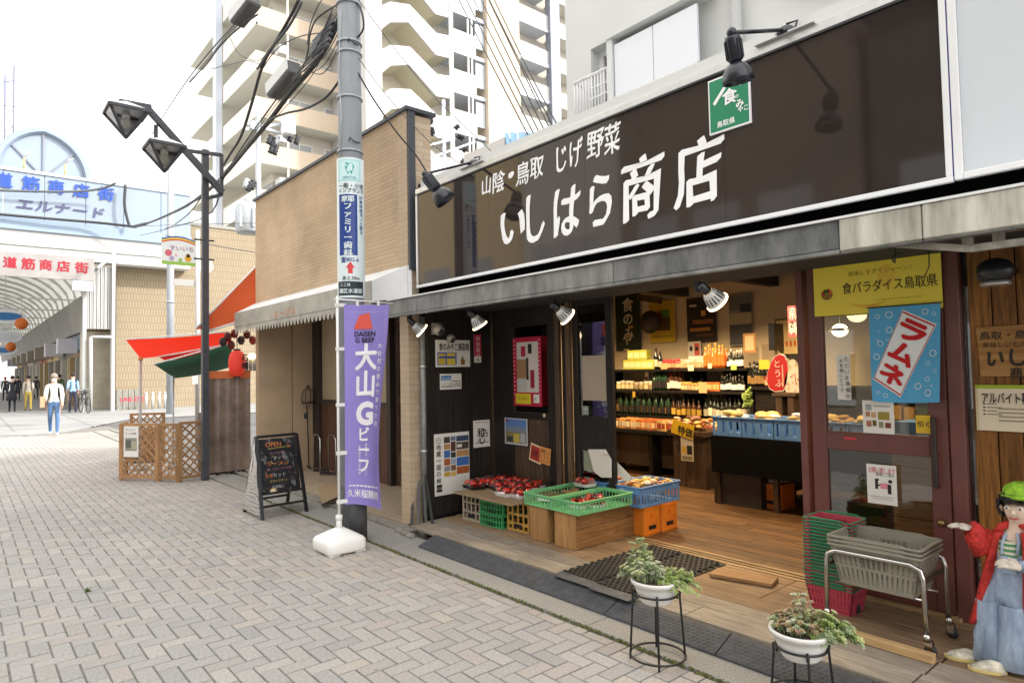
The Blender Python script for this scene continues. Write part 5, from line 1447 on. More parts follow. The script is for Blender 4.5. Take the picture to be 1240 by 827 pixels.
def flag_strip(u0, u1, v0, v1, mat, e=.003):
    n5 = max(1, int(max((u1-u0)*10, (v1-v0)*28)))
    for k in range(n5):
        if u1-u0 > v1-v0:
            a, b = u0+(u1-u0)*k/n5, u0+(u1-u0)*(k+1)/n5; c_, d_ = v0, v1
            mb.quad(flagpt(a, d_, e), flagpt(b, d_, e), flagpt(b, c_, e), flagpt(a, c_, e), mat)
        else:
            c_, d_ = v0+(v1-v0)*k/n5, v0+(v1-v0)*(k+1)/n5
            mb.quad(flagpt(u0, d_, e), flagpt(u1, d_, e), flagpt(u1, c_, e), flagpt(u0, c_, e), mat)
m_pl2 = flat('B9A8E6', .7)
for k in range(26):
    v_ = .03+.9*k/26; flag_strip(.9+.01*math.sin(k), .925+.01*math.sin(k), v_, v_+.024, m_pl2)
for k in range(8): flag_strip(.12+.1*k, .19+.1*k, .035, .04, m_pl2); 
for k in range(14): flag_strip(.10, .115, .55+.025*k, .568+.025*k, m_pl2)
for k in range(9): flag_strip(.1+.09*k, .17+.09*k, .905, .912, m_fw)
mt_ = flat('D9584A', .7)
mb.add([flagpt(a, b, .004) for a, b in ((.2, .125), (.33, .055), (.42, .05), (.55, .04), (.62, .125))], [(0, 1, 2, 3, 4)], mt_)
mb.add([flagpt(a, b, .006) for a, b in ((.36, .118), (.47, .07), (.5, .118))], [(0, 1, 2)], m_purple)
flag_text('DAISEN', .45, .132, .062, m_fk, bold=.03); flag_text('G BEEF', .45, .164, .062, m_fk, bold=.03)
flag_text('大山', .48, .20, .25, m_fw, vertical=True, bold=.035, sx=.92, gap=.98)
flag_text('G', .48, .475, .27, m_fw, bold=.05)
flag_text('ビーフ', .47, .62, .135, m_fw, vertical=True, bold=.03, gap=1.0)
flag_text('大自然の恵みで育てた肉', .80, .20, .052, m_fw, vertical=True, bold=.015, gap=1.35)
flag_text('全国和牛能力共進会', .36, .71, .026, m_fw, vertical=True, bold=.01); flag_text('肉質日本一のブランド', .52, .70, .026, m_fw, vertical=True, bold=.01)
flag_text('久米桜精肉', .47, .925, .075, m_fw, bold=.02)
mb.build('flag_print', bn, kind='stuff')
for v_ in (.0, .22, .5, .74, .98): p = flagpt(0, v_); mb = MB(); mb.box((bc[0]-.016, bc[1]-.016, p.z-.018), (bc[0]+.016, p.y+.02, p.z+.012), m_plw); mb.build('loop', bn)
for u_ in (.3, .75): p = flagpt(u_, 0); mb = MB(); mb.box((p.x-.004, p.y-.012, p.z-.01), (p.x+.004, p.y+.012, pzt-.03), m_plw); mb.build('loop', bn)

# ---- folding A board with chalk lettering
m_chalkb = M('chalk_board', (.022, .026, .034), .3, noise=(6, .3), coat=.3)
m_chw, m_cho, m_chy, m_chp = flat('DADADA'), flat('E08A4A'), flat('D9C26A'), flat('D890B0')
ab = thing('a_board', 'black folding chalkboard menu stand with plastic cover reading open', 'a-frame sign', (-7.35, 2.75, 0))
tl_, tr_ = Vector((-7.40, 2.52, .87)), Vector((-7.42, 2.98, .87))
fl_, fr_ = Vector((-7.16, 2.50, .0)), Vector((-7.18, 3.0, .0))
bl2, br2 = Vector((-7.74, 2.50, 0)), Vector((-7.76, 3.0, 0))
mb = MB()
for a, b in ((tl_, fl_), (tr_, fr_)): mb.beam(a, b, .035, .025, m_black_p)
mb.beam(tl_, tr_, .03, .03, m_black_p); mb.beam(fl_.lerp(tl_, .15), fr_.lerp(tr_, .15), .03, .022, m_black_p); mb.beam(fl_.lerp(tl_, .30), fr_.lerp(tr_, .30), .03, .022, m_black_p)
mb.build('front_frame', ab)
m_blg = M('back_grey', (.35, .36, .37), .5, noise=(5, .2))
mb = MB()
for a, b in ((tl_, bl2), (tr_, br2)): mb.beam(a-Vector((.02, 0, 0)), b, .035, .025, m_black_p)
mb.beam(bl2.lerp(tl_, .15), br2.lerp(tr_, .15), .03, .022, m_black_p); mb.build('back_frame', ab)
UB = (tr_-tl_).normalized(); VB = (fl_-tl_).normalized(); NB = UB.cross(VB)*-1
if NB.x < 0: NB = -NB
bo = tl_.lerp(fl_, .035)+UB*.012
bw_, bh_ = .44, .60
mb = MB(); mb.obox(bo-NB*.008, UB*bw_, VB*bh_, NB*.012, m_chalkb); mb.build('board', ab)
mb = MB(); o_ = tl_.lerp(bl2, .04); V2 = (bl2-tl_).normalized(); mb.obox(o_+UB*.012-Vector((.01, 0, 0)), UB*.44, V2*.62, Vector((-.008, 0, 0)), m_blg); mb.build('back_board', ab)
mb = MB()
def bt(x, y, h_, s_, m_, **k): mb.text(s_, bo+UB*x+VB*y+NB*.006, UB, VB, h_, m_, **k)
bt(.08, .03, .07, 'OPEN', m_cho, bold=.015)
mb.tube([bo+UB*.1+VB*.115+NB*.006, bo+UB*.36+VB*.10+NB*.006], .004, m_chy, 5); mb.tube([bo+UB*.32+VB*.085+NB*.006, bo+UB*.37+VB*.10+NB*.006, bo+UB*.33+VB*.12+NB*.006], .004, m_cho, 5)
bt(.12, .15, .03, 'ランチタイム', m_chp); bt(.16, .20, .045, 'チャリ', m_chw); bt(.08, .255, .055, 'ラーメン', m_cho, bold=.01, sx=1.2); bt(.08, .33, .026, '麺・ごはん・サラダ付き', m_chp); bt(.14, .385, .05, 'セット', m_chw); bt(.05, .39, .045, '定食', m_cho); bt(.1, .46, .03, '手作りデザート', m_chy); bt(.12, .52, .035, 'お気軽に', m_chw)
for k in range(24):
    x, y = rb.uniform(.02, .42), rb.uniform(.13, .58)
    mb.tube([bo+UB*x+VB*y+NB*.006, bo+UB*(x+rb.uniform(-.03, .03))+VB*(y+rb.uniform(.005, .03))+NB*.006], .0018, rb.choice([m_chw, m_chp, m_chy]), 4)
mb.build('chalk_lettering', ab, kind='stuff')
# crumpled clear plastic cover
m_film = glass('clear_film', (.97, .975, .98), .55, .04)
mb = MB(); nx, ny = 7, 10
vs = []
for j in range(ny+1):
    for i in range(nx+1):
        e = .012+.016*abs(math.sin(i*2.3+j*1.1))+rb.uniform(0, .012)
        vs.append(bo+UB*(bw_*i/nx)+VB*(bh_*1.18*j/ny)+NB*e)
mb.add(vs, [(j*(nx+1)+i, (j+1)*(nx+1)+i, (j+1)*(nx+1)+i+1, j*(nx+1)+i+1) for j in range(ny) for i in range(nx)], m_film); mb.build('plastic_cover', ab)
mb = MB(); vs = []
for j in range(7):
    for i in range(4):
        a = tl_.lerp(fl_, .95*j/6); b = tl_.lerp(bl2, .95*j/6)
        vs.append(a.lerp(b, i/3)+Vector((0, -.015-rb.uniform(0, .02), 0)))
mb.add(vs, [(j*4+i, (j+1)*4+i, (j+1)*4+i+1, j*4+i+1) for j in range(6) for i in range(3)], glass('clear_film_side', (.72, .73, .74), 1.2, .5)); mb.build('plastic_side', ab)

# ---- lattice screens, stall with awnings
m_lat = wood('lattice_wood', (.46, .27, .13), (.32, .18, .09), 'z', 5, .7, .2)
def lattice(root, a, b, h_, n_d=9, name='screen'):
    a, b = Vector(a), Vector(b); d = b-a; L_ = d.length; d.normalize(); nrm = Vector((-d.y, d.x, 0)); a = a+d*.026; b = b-d*.026; L_ -= .052
    mb = MB()
    mb.beam(a+Vector((0, 0, .0)), a+Vector((0, 0, h_)), .045, .045, m_lat); mb.beam(b, b+Vector((0, 0, h_)), .045, .045, m_lat)
    mb.beam(a+Vector((0, 0, h_-.02)), b+Vector((0, 0, h_-.02)), .04, .04, m_lat); mb.beam(a+Vector((0, 0, .06)), b+Vector((0, 0, .06)), .04, .04, m_lat)
    fr = mb.build('panel_frame', root)
    z0_, z1_ = .08, h_-.04; Hh = z1_-z0_
    sp_ = .125
    k = -int(Hh/sp_)-1
    while k*sp_ < L_:
        for sgn in (1, -1):
            s0 = k*sp_
            t0 = max(0, -s0); t1 = min(Hh, L_-s0)
            if t1-t0 < .04: continue
            if sgn == 1: p, q_ = (s0+t0, t0), (s0+t1, t1)
            else: p, q_ = (s0+t0, Hh-t0), (s0+t1, Hh-t1)
            m2 = MB(); off = nrm*(.006*sgn)
            m2.beam(a+d*p[0]+Vector((0, 0, z0_+p[1]))+off, a+d*q_[0]+Vector((0, 0, z0_+q_[1]))+off, .008, .026, m_lat, up=tuple(nrm.cross(d)))
            m2.build('slat', fr)
        k += 1
lt = thing('lattice_screen', 'folding brown lattice screen with pinned poster standing beside the street lamp', 'lattice screen', (-11, 2.2, 0))
q0, q1, q2, q3 = Vector((-11.42, 1.86, 0)), Vector((-10.87, 2.27, 0)), Vector((-10.56, 2.47, 0)), Vector((-10.62, 2.86, 0))
lattice(lt, q0, q1, .86); lattice(lt, q1, q2, .86); lattice(lt, q2, q3, .88); lattice(lt, Vector((-11.7, 2.0, 0)), q0, .86)
dd = (q1-q0).normalized()
sheet('lattice_poster', 'pale menu poster pinned on the lattice screen', 'poster', q0+dd*.09+Vector((.012, -.012, 0))*2+Vector((0, 0, .82)), dd, DN, .26, .46, flat('E6E6E2'), rects=[(.1, .38, .9, .8, flat('8E8E88')), (.15, .45, .5, .7, flat('5C6058')), (.55, .5, .85, .75, flat('B0A890'))], texts=[(.12, .06, .05, 'メニュー', flat('556'+'070')), (.12, .2, .04, 'ランチ営業', flat('8A5A50'))])
lt2 = thing('lattice_planter', 'small lattice fronted planter behind the folding lattice screen', 'planter', (-13.8, 2.6, 0))
a, b = PX(157, 520, -13.5), PX(200, 520, -13.2); a.z = b.z = 0
lattice(lt2, a, b, PX(180, 500, -13.3).z)
mb = MB(); mb.obox(a+Vector((-.5, .05, .05)), (b-a), Vector((.45, -.05, 0)), Vector((0, 0, .55)), m_lat); mb.build('box', lt2)
# vinyl curtain stall
CX = -10.62
st = thing('stall_front', 'takeaway counter behind a brown clear vinyl curtain with orange beam', 'stall', (CX, 3.2, 0))
cy0, cy1 = PX(251, 520, CX).y, 3.52
cz1, cz0 = PX(280, 458, CX).z, PX(280, 570, CX).z
m_vinyl = glass('brown_vinyl', (.52, .42, .34), 1.0, .4)
mb = MB(); n_ = 16
vs = []
for j in (0, 1):
    for i in range(n_+1): vs.append((CX+.012*math.sin(i*1.7), cy0+(cy1-cy0)*i/n_, cz0 if j == 0 else cz1))
mb.add(vs, [(i, i+1, n_+1+i+1, n_+1+i) for i in range(n_)], M('vinyl_sheet', (.22, .165, .135), .25, noise=(2.5, .45), coat=.4), True); mb.build('curtain', st)
mb = MB(); mb.box((CX-.05, cy0, cz1), (CX+.02, cy1, PX(280, 449, CX).z), M('orange_beam', (.62, .17, .05), .5)); mb.build('beam', st)
mb = MB(); mb.box((CX-.03, cy0+.0, 0), (CX+.0, cy0+.03, cz1), m_dkbrown); mb.build('stall_post', st)
mb = MB(); mb.box((CX-.9, cy0+.1, .0), (CX-.25, cy1, .95), m_dkbrown); mb.build('counter', st)
mb = MB()
for yy in (cy0+.15, cy0+.35, cy1-.2): mb.tube([(CX-.1, yy, 0), (CX-.08, yy+.1, cz0+.02), (CX-.15, yy+.2, 0)], .015, m_black_p, 5)
mb.box((CX-.2, cy0+.4, 0.0), (CX+.05, cy1-.05, .03), m_black_p); mb.build('curtain_weights', st)
lz = PX(287, 440, CX+.1)
ln_ = thing('red_lantern', 'red paper lantern with black lettering glowing above the vinyl curtain', 'lantern', lz)
mb = MB(); hh = .20; mb.lathe([(.05, -hh), (.10, -hh*.8), (.125, -hh*.3), (.125, hh*.3), (.10, hh*.8), (.05, hh)], lz, M('lantern_red', (.62, .03, .02), .6, emit=((1, .08, .03), .08)), 16); mb.build('paper', ln_)
mb = MB()
for s_ in (-1, 1): mb.cyl(lz+Vector((0, 0, s_*hh)), lz+Vector((0, 0, s_*(hh+.025))), .055, m_black_p, 12)
mb.build('rings', ln_)
mb = MB(); mb.text('石橋', lz+Vector((.127, .03, .14)), YU, DN, .11, m_pk, vertical=True, bold=.03); mb.build('lettering', ln_)
mb = MB(); mb.cyl(lz+Vector((0, 0, hh)), lz+Vector((0, 0, hh+.35)), .006, m_black_p, 5); mb.build('cord', ln_)
jz = PX(305, 442, CX+.02)
t_ = thing('glass_jars', 'pale striped jar box beside the red lantern', 'jar box', jz)
mb = MB()
for k in range(4): mb.cyl((jz.x, jz.y-.08+.06*k, jz.z-.09), (jz.x, jz.y-.08+.06*k, jz.z+.09), .026, flat('9BA6AE', .3), 8)
mb.build('jars', t_)
mb = MB(); mb.ell((jz.x, jz.y, jz.z+.14), (.07, .07, .05), M('warm_bulb', (.8, .6, .2), .4, emit=((1, .7, .25), 2.0))); mb.build('lamp', t_)
# orange awning of the stall
m_or = cloth('orange_canvas', (.60, .115, .035), .3)
m_rd = cloth('red_canvas', (.66, .03, .012), .45)
m_gn = cloth('green_canvas', (.022, .10, .06), .4)
oa = thing('orange_awning', 'steep orange canvas awning fixed to the wall above the takeaway counter', 'awning', (-11.5, 3.4, 2.5))
XO = -10.5
A_, B_, C_2 = PX(316, 316, XO), PX(237, 398, XO), PX(316, 374, XO)
B2 = PX(250, 400, XO)
mb = MB()
mb.add([A_, B_, B2, C_2+Vector((0, 0, -.12))], [(0, 1, 2, 3)], m_or)
mb.add([A_, B_, B_+Vector((-.25, .1, 0)), A_+Vector((-.25, .1, 0))], [(0, 1, 2, 3)], m_or)
mb.build('canvas', oa)
mb = MB(); mb.tube([A_, B_], .014, m_awn_top, 6); mb.tube([B2+Vector((.0, 0, -.02)), C_2+Vector((0, 0, -.10))], .02, m_awn_top, 6); mb.build('frame', oa)
# red and green sheets on poles
def sail(name, label, pts, mat, n=8, sag=.05):
    t = thing(name, label, 'awning sheet', pts[0], 'coloured sheets on poles')
    mb = MB(); a, b, c_, d_ = [Vector(p_) for p_ in pts]; vs = []
    for j in range(n+1):
        for i in range(n+1):
            u_, v_ = i/n, j/n
            p = a.lerp(b, u_).lerp(d_.lerp(c_, u_), v_)
            p.z -= sag*math.sin(math.pi*u_)*(.5+.5*math.sin(math.pi*v_)); vs.append(p)
    mb.add(vs, [(j*(n+1)+i, (j+1)*(n+1)+i, (j+1)*(n+1)+i+1, j*(n+1)+i+1) for j in range(n) for i in range(n)], mat, True)
    mb.build('sheet', t)
    mb = MB(); mb.tube([a, b], .012, m_awn_top, 6); mb.build('edge_rod', t)
    return t
s1 = sail('red_sheet', 'bright red awning sheet hanging on a pole beyond the street lamp', [PX(152, 411, -12.0), PX(278, 402, -11.0), PX(282, 418, -12.3), PX(170, 434, -13.2)], m_rd)
s1b = sail('red_sheet', 'lower flap of the bright red awning under the first sheet', [PX(192, 432, -11.8), PX(276, 417, -11.0), PX(250, 424, -11.6), PX(200, 437, -12.2)], m_rd)
s2 = sail('green_sheet', 'dark green awning sheet hanging below the red one', [PX(186, 441, -11.6), PX(282, 415, -10.8), PX(278, 445, -12.0), PX(212, 458, -12.6)], m_gn)
for k, (px, py, xx, pt) in enumerate([(170, 505, -12.4, 434), (210, 512, -12.2, 455)]):
    p = PX(px, py, xx)
    t = thing('sheet_pole', ['white pole with orange cap holding the red sheet', 'thin grey pole holding the green sheet'][k], 'pole', (p.x, p.y, 0), 'poles holding the sheets')
    zt4 = PX(px, pt, xx).z
    mb = MB(); mb.cyl((p.x, p.y, 0), (p.x, p.y, zt4), .022 if k == 0 else .014, m_gatew if k == 0 else m_galv, 8); mb.build('shaft', t)
    mb = MB(); mb.cyl((p.x, p.y, 0), (p.x, p.y, .05), .12, m_conc, 12); mb.build('foot', t)
    if k == 0:
        mb = MB(); mb.cyl((p.x, p.y, zt4-.03), (p.x, p.y, zt4+.03), .035, m_cho, 8); mb.build('cap', t)
# clutter of small pots near the lattice: garlands under the orange awning
gl_ = thing('lantern_garland', 'string of small dark red decorations under the orange awning', 'garland', PX(290, 408, -10.7))
for k, (px, py) in enumerate([(276, 408), (284, 404), (292, 412), (299, 405), (306, 412), (270, 414), (280, 418)]):
    p = PX(px, py, -10.75); mb = MB(); mb.ell(p, (.06, .06, .075), flat(['5A1A18', '7A2620', '2E2A26'][k % 3]), 8, 6); mb.build('ornament', gl_)
# flower stand: bird cage lantern on a hook and chrome rack before the tan wall
y_ = 4.25
cgx = PY(372, 480, y_).x
cg = thing('garden_lantern', 'black wire birdcage lantern on a tall hook stand against the tan wall', 'garden stand', (cgx, y_, .05))
mb = MB(); top_ = PY(374, 472, y_).z
mb.tube([(cgx+.05, y_, .05), (cgx+.03, y_, .5), (cgx-.02, y_, 1.0), (cgx-.03, y_, PY(374, 491, y_).z)], .010, m_black_p, 6)
mb.tube([(cgx-.25, y_, .06), (cgx+.05, y_, .1), (cgx+.25, y_-.05, .06)], .008, m_black_p, 6); mb.build('stem', cg)
ccx, ccz = PY(373, 482, y_).x, PY(373, 487, y_).z
mb = MB()
for k in range(8):
    an = k*math.pi/4
    mb.tube([(ccx+.10*math.cos(an), y_+.10*math.sin(an), ccz), (ccx+.10*math.cos(an), y_+.10*math.sin(an), ccz+.13), (ccx+.06*math.cos(an), y_+.06*math.sin(an), ccz+.20), (ccx, y_, ccz+.24)], .005, m_black_p, 4)
mb.tube([(ccx+.10*math.cos(t), y_+.10*math.sin(t), ccz) for t in [k*.5236 for k in range(12)]], .007, m_black_p, 5, closed=True); mb.cyl((ccx, y_, ccz-.012), (ccx, y_, ccz), .10, m_black_p, 12); mb.ell((ccx, y_, ccz+.25), (.02, .02, .03), m_black_p, 8, 5); mb.build('cage', cg)
p = PY(369, 503, y_); mb = MB(); mb.ell(p, (.08, .05, .07), m_black_p, 8, 6); mb.tube([p+Vector((-.12, 0, .1)), p, p+Vector((.1, 0, -.02))], .007, m_black_p, 5); mb.build('ornament', cg)
rk = thing('chrome_rack', 'empty chrome umbrella rack in front of the tan shop window', 'rack', PY(400, 570, 3.75))
cm = M('chrome', (.55, .55, .56), .2, 1.0)
for k, (xa, py0, py1) in enumerate([(381, 534, 566), (387.5, 527, 572), (399, 530, 571), (406, 527, 572), (412, 530, 569)]):
    pass
rx_ = [PZ(380, 571, .05), PZ(388, 575, .05), PZ(398, 571.5, .05), PZ(407, 575.5, .05)]
for a, b in ((rx_[0], rx_[1]), (rx_[2], rx_[3])):
    mb = MB(); h_ = .58
    mb.tube([a, a+Vector((0, 0, h_-.06)), a.lerp(b, .2)+Vector((0, 0, h_)), a.lerp(b, .8)+Vector((0, 0, h_)), b+Vector((0, 0, h_-.06)), b], .012, cm, 7); mb.build('hoop', rk)
mb = MB(); mb.beam(rx_[0]+Vector((0, 0, .03)), rx_[2]+Vector((0, 0, .03)), .03, .03, m_black_p); mb.beam(rx_[1]+Vector((0, 0, .03)), rx_[3]+Vector((0, 0, .03)), .03, .03, m_black_p); mb.build('tray', rk)
mt3 = thing('floor_mat', 'tan doormat with a curled black edge on the neighbour tile floor', 'doormat', PZ(425, 590, .05))
a, b, c_, d_ = PZ(385, 590, .055), PZ(425, 583, .055), PZ(440, 596, .055), PZ(390, 612, .055)
mb = MB(); mb.prism([a, b, c_, d_], (0, 0, .01), M('tan_mat', (.36, .26, .15), .95, noise=(40, .25))); mb.build('mat', mt3)
mb = MB(); mb.tube([d_+Vector((0, 0, .012)), d_.lerp(c_, .35)+Vector((0, 0, .03)), d_.lerp(c_, .6)+Vector((0, 0, .05)), c_+Vector((0, 0, .02))], .012, m_black_p, 6); mb.build('edge', mt3)
# ================================================================== IN FRONT OF THE SHOP
# ---- plastic crates
def crate_mb(w, d, h, mat, nx=8, ny=6, t=.008, bands=((0, .12), (.46, .54), (.86, 1.0)), floor=True, taper=0.0, bar=.5):
    """Open crate centred on the origin with slotted walls; w along x, d along y."""
    mb = MB()
    def wall(p, q, n, nr):
        p, q = Vector(p), Vector(q); u = q-p
        for b0, b1 in bands:
            mb.obox(p+Vector((0, 0, b0*h)), u, nr*t, Vector((0, 0, (b1-b0)*h)), mat)
        for k in range(n+1):
            f = k/n; bw2 = (bar if 0 < k < n else 1.0)/n*.5
            a = max(0, f-bw2*.5); b = min(1, f+bw2*.5)
            for (l0, l1), (m0, m1) in zip(bands, bands[1:]):
                mb.obox(p+u*a+Vector((0, 0, l1*h))+nr*.001, u*(b-a), nr*(t-.002), Vector((0, 0, (m0-l1)*h)), mat)
    x, y = w/2, d/2
    wall((-x, -y, 0), (x, -y, 0), nx, Vector((0, 1, 0))); wall((x, y, 0), (-x, y, 0), nx, Vector((0, -1, 0)))
    wall((x, -y+t, 0), (x, y-t, 0), ny, Vector((-1, 0, 0))); wall((-x, y-t, 0), (-x, -y+t, 0), ny, Vector((1, 0, 0)))
    if floor: mb.box((-x+t, -y+t, .004), (x-t, y-t, .012), mat)
    return mb
def crate(name, label, w, d, h, mat, loc, rz=0.0, group=None, rim=True, grip=True, **kw):
    t = thing(name, label, 'crate', (0, 0, 0), group)
    mb = crate_mb(w, d, h, mat, **kw); mb.build('body', t)
    if rim:
        mb = MB()
        x, y = w/2+.006, d/2+.006
        for a, b in (((-x, -y), (x, -y)), ((x, -y), (x, y)), ((x, y), (-x, y)), ((-x, y), (-x, -y))):
            mb.beam((a[0], a[1], h-.004), (b[0], b[1], h-.004), .014, .012, mat)
        mb.build('rim', t, bevel=.002)
    if grip:
        mb = MB(); mb.box((-.05, -d/2-.002, h*.13), (.05, -d/2+.002, h*.25), M('grip_dark', (.012, .01, .01), .7)); mb.build('grip_hole', t)
    t.location = loc; t.rotation_euler = (0, 0, rz)
    return t
m_cbeige = M('crate_beige', (.42, .36, .27), .5, noise=(9, .25))
m_cgreen = M('crate_green', (.05, .33, .11), .42, noise=(6, .15))
m_cgreen2 = M('crate_green_pale', (.16, .45, .10), .42, noise=(6, .15))
m_cgreen3 = M('crate_green_light', (.17, .50, .22), .42, noise=(6, .12))
m_cyel = M('crate_yellow', (.55, .32, .07), .5, noise=(8, .2))
m_cblue = M('crate_blue', (.12, .27, .58), .42, noise=(6, .12))
m_cbeer = M('crate_orange', (.72, .21, .02), .42, noise=(5, .15))
crate('beer_crate', 'beige slotted crate carrying the left end of the tomato board', .27, .36, .275, m_cbeige, (-5.17, 3.99, HP+.001), R(2), bands=((0, .1), (.3, .36), (.62, .68), (.9, 1)), nx=4, ny=5)
crate('stacking_crate', 'lower green crate of the pair under the tomato board', .31, .44, .115, m_cgreen, (-4.87, 4.03, HP+.001), R(3), 'green crates under the tomato board')
crate('stacking_crate', 'upper green crate of the pair under the tomato board', .31, .44, .115, m_cgreen, (-4.87, 4.035, HP+.118), R(4), 'green crates under the tomato board')
crate('bottle_crate', 'yellow ochre slotted crate carrying the right end of the tomato board', .28, .36, .275, m_cyel, (-4.55, 4.05, HP+.001), R(4), bands=((0, .08), (.2, .3), (.52, .60), (.9, 1)), nx=4, ny=5)
m_boxw1 = wood('box_wood', (.47, .265, .105), (.33, .17, .06), 'z', 3, .6, .1)
m_boxw2 = wood('box_wood_side', (.36, .19, .075), (.21, .105, .04), 'y', 4, .6, .12)
# wooden boxes
b1_ = thing('wooden_box', 'smaller upright pale wooden box under the left green crate', 'wooden box', (-4.185, 4.05, HP))
for nm, lo, hi, mt in (('front_board', (-4.30, 3.80, HP+.001), (-4.07, 3.815, .375), m_boxw1), ('side_board', (-4.085, 3.815, HP+.001), (-4.07, 4.25, .375), m_boxw1), ('side_board', (-4.30, 3.815, HP+.001), (-4.285, 4.25, .375), m_boxw1), ('back_board', (-4.30, 4.25, HP+.001), (-4.07, 4.265, .375), m_boxw1), ('top_board', (-4.302, 3.797, .3755), (-4.068, 4.267, .39), m_boxw1)):
    mb = MB(); mb.box(lo, hi, mt); mb.build(nm, b1_, bevel=.003)
b2_ = thing('wooden_box', 'long brown wooden box of two wide boards under the right green crate', 'wooden box', (-3.865, 4.17, HP))
for nm, lo, hi, mt in (('front_board', (-3.985, 3.80, HP+.001), (-3.745, 3.815, .39), m_boxw1), ('side_board', (-3.757, 3.815, HP+.001), (-3.742, 4.55, .262), m_boxw2), ('side_board', (-3.757, 3.815, .266), (-3.741, 4.55, .39), m_boxw2), ('side_board', (-3.985, 3.815, HP+.001), (-3.97, 4.55, .39), m_boxw2), ('back_board', (-3.985, 4.55, HP+.001), (-3.742, 4.565, .39), m_boxw2), ('top_board', (-3.983, 3.818, .375), (-3.76, 4.545, .388), m_boxw2)):
    mb = MB(); mb.box(lo, hi, mt); mb.build(nm, b2_, bevel=.003)
# board with tomato trays
tb_ = thing('display_board', 'weathered board laid across crates and covered with trays of tomatoes', 'board', (-4.65, 3.95, .376))
mb = MB(); mb.box((-5.25, 3.67, .3775), (-4.40, 3.95, .398), wood('stand_board', (.40, .29, .17), (.24, .16, .09), 'x', 4, .7)); mb.build('plank', tb_, bevel=.003)
mb = MB(); mb.box((-5.28, 3.953, .3775), (-4.38, 4.36, .397), wood('stand_board', (.4, .29, .17), (.24, .16, .09))); mb.build('plank', tb_, bevel=.003)
m_tom = M('tomato_red', (.56, .018, .012), .22, noise=(5, .25), spec=.6, coat=.4)
m_tomp = M('tomato_pale_red', (.62, .10, .06), .3, noise=(6, .3), spec=.6)
m_trayb = M('tray_black', (.012, .012, .014), .3)
m_trayw = M('tray_white', (.80, .79, .78), .4)
m_wrap = glass('cling_film', (.97, .96, .96), 2.2, .5)
def tray(mt, label):
    t = thing('tomato_tray', label, 'tomato tray', (0, 0, 0), 'cling wrapped tomato trays on the board')
    mb = MB(); loft(mb, [rrect(.062, .082, .0, (0, 0), .02, 3), rrect(.075, .095, .028, (0, 0), .02, 3)], mt, False); mb.build('tray', t)
    for k, (x, y) in enumerate(((-.032, -.042), (.034, -.038), (-.030, .04), (.033, .043))):
        mb = MB(); mb.ell((x, y, .046), (.036, .038, .031), m_tom if k != 2 else m_tomp, 10, 7); mb.build('tomato', t)
    mb = MB(); vs = []
    for j in range(7):
        for i in range(7):
            u_, v_ = i/6*2-1, j/6*2-1
            z = .028+.054*max(0, 1-max(abs(u_), abs(v_))**3)+.004*math.sin(i*2.1+j*3.3)
            vs.append((u_*.074, v_*.094, z))
    mb.add(vs, [(j*7+i, j*7+i+1, (j+1)*7+i+1, (j+1)*7+i) for j in range(6) for i in range(6)], m_wrap, True); mb.build('film', t)
    return t
tl_b = 'black tray of cling wrapped red tomatoes on the display board'
tl_w = 'white tray of cling wrapped red tomatoes on the display board'
trb, trw = tray(m_trayb, tl_b), tray(m_trayw, tl_w)
spots = [(175, 248, 0), (262, 240, 0), (325, 280, 0), (340, 228, 0), (420, 262, 0), (445, 205, 0), (510, 205, 0), (590, 218, 0), (500, 243, 0), (500, 285, 0), (590, 280, 1), (552, 330, 1), (655, 342, 1), (680, 228, 1), (685, 262, 1), (720, 295, 1), (770, 240, 1), (800, 268, 1), (880, 248, 1), (650, 300, 1), (255, 215, 0), (395, 235, 0), (560, 255, 0)]
fb_, fw_ = True, True
for k, (zx, zy, wq) in enumerate(spots):
    p = PZ(520+zx/5.906, 540+zy/5.906, .43)
    p.x = max(-5.27, min(-4.33, p.x)); p.y = max(3.74, min(4.32, p.y))
    src = trw if wq else trb
    z = .399+(.012 if k % 3 == 0 else 0)
    if wq and fw_: o = trw; fw_ = False; o.location = (p.x, p.y, .399)
    elif not wq and fb_: o = trb; fb_ = False; o.location = (p.x, p.y, .399)
    else: o = dup(src, (p.x, p.y, .399), 0, None, None, 1.12)
    o.rotation_euler = (rb.uniform(-.05, .05), rb.uniform(-.05, .05), R(90)+rb.uniform(-.35, .35))
# green crates on the boxes
gc1 = crate('produce_crate', 'left light green shallow crate nearly empty on the small wooden box', .33, .62, .105, m_cgreen3, (-4.185, 4.10, .391), R(0), 'light green crates on wooden boxes', nx=9, ny=15, bands=((0, .1), (.74, 1)), bar=.35, grip=False)
gc2 = crate('produce_crate', 'right light green shallow crate holding a few red tomatoes', .33, .64, .105, m_cgreen3, (-3.835, 4.10, .392), R(-1.5), 'light green crates on wooden boxes', nx=9, ny=16, bands=((0, .1), (.74, 1)), bar=.35, grip=False)
mb = MB(); mb.box((.166, -.12, .03), (.169, .0, .085), m_pk); mb.ell((.170, -.06, .06), (.002, .03, .02), m_cgreen3, 10, 6); mb.build('crest', gc2)
o = dup(trw, (-4.13, 4.33, .505), R(80), 'white tray heaped with red tomatoes on the far corner of the left green crate'); o.rotation_euler = (0, 0, R(80))
for k, (x, y) in enumerate([(-3.86, 3.98), (-3.80, 4.10), (-3.9, 4.2)]):
    o = dup(trw, (x, y, .406), R(20+50*k), 'white tray of tomatoes inside the right light green crate', 'trays in the right green crate')
t_ = thing('leek_tray', 'flat wrapped tray of brown roots in the left green crate', 'produce tray', (-4.17, 3.98, .405))
mb = MB(); mb.cbox((-4.17, 3.98, .43), (.26, .14, .02), m_trayw, R(20)); mb.build('tray', t_)
mb = MB()
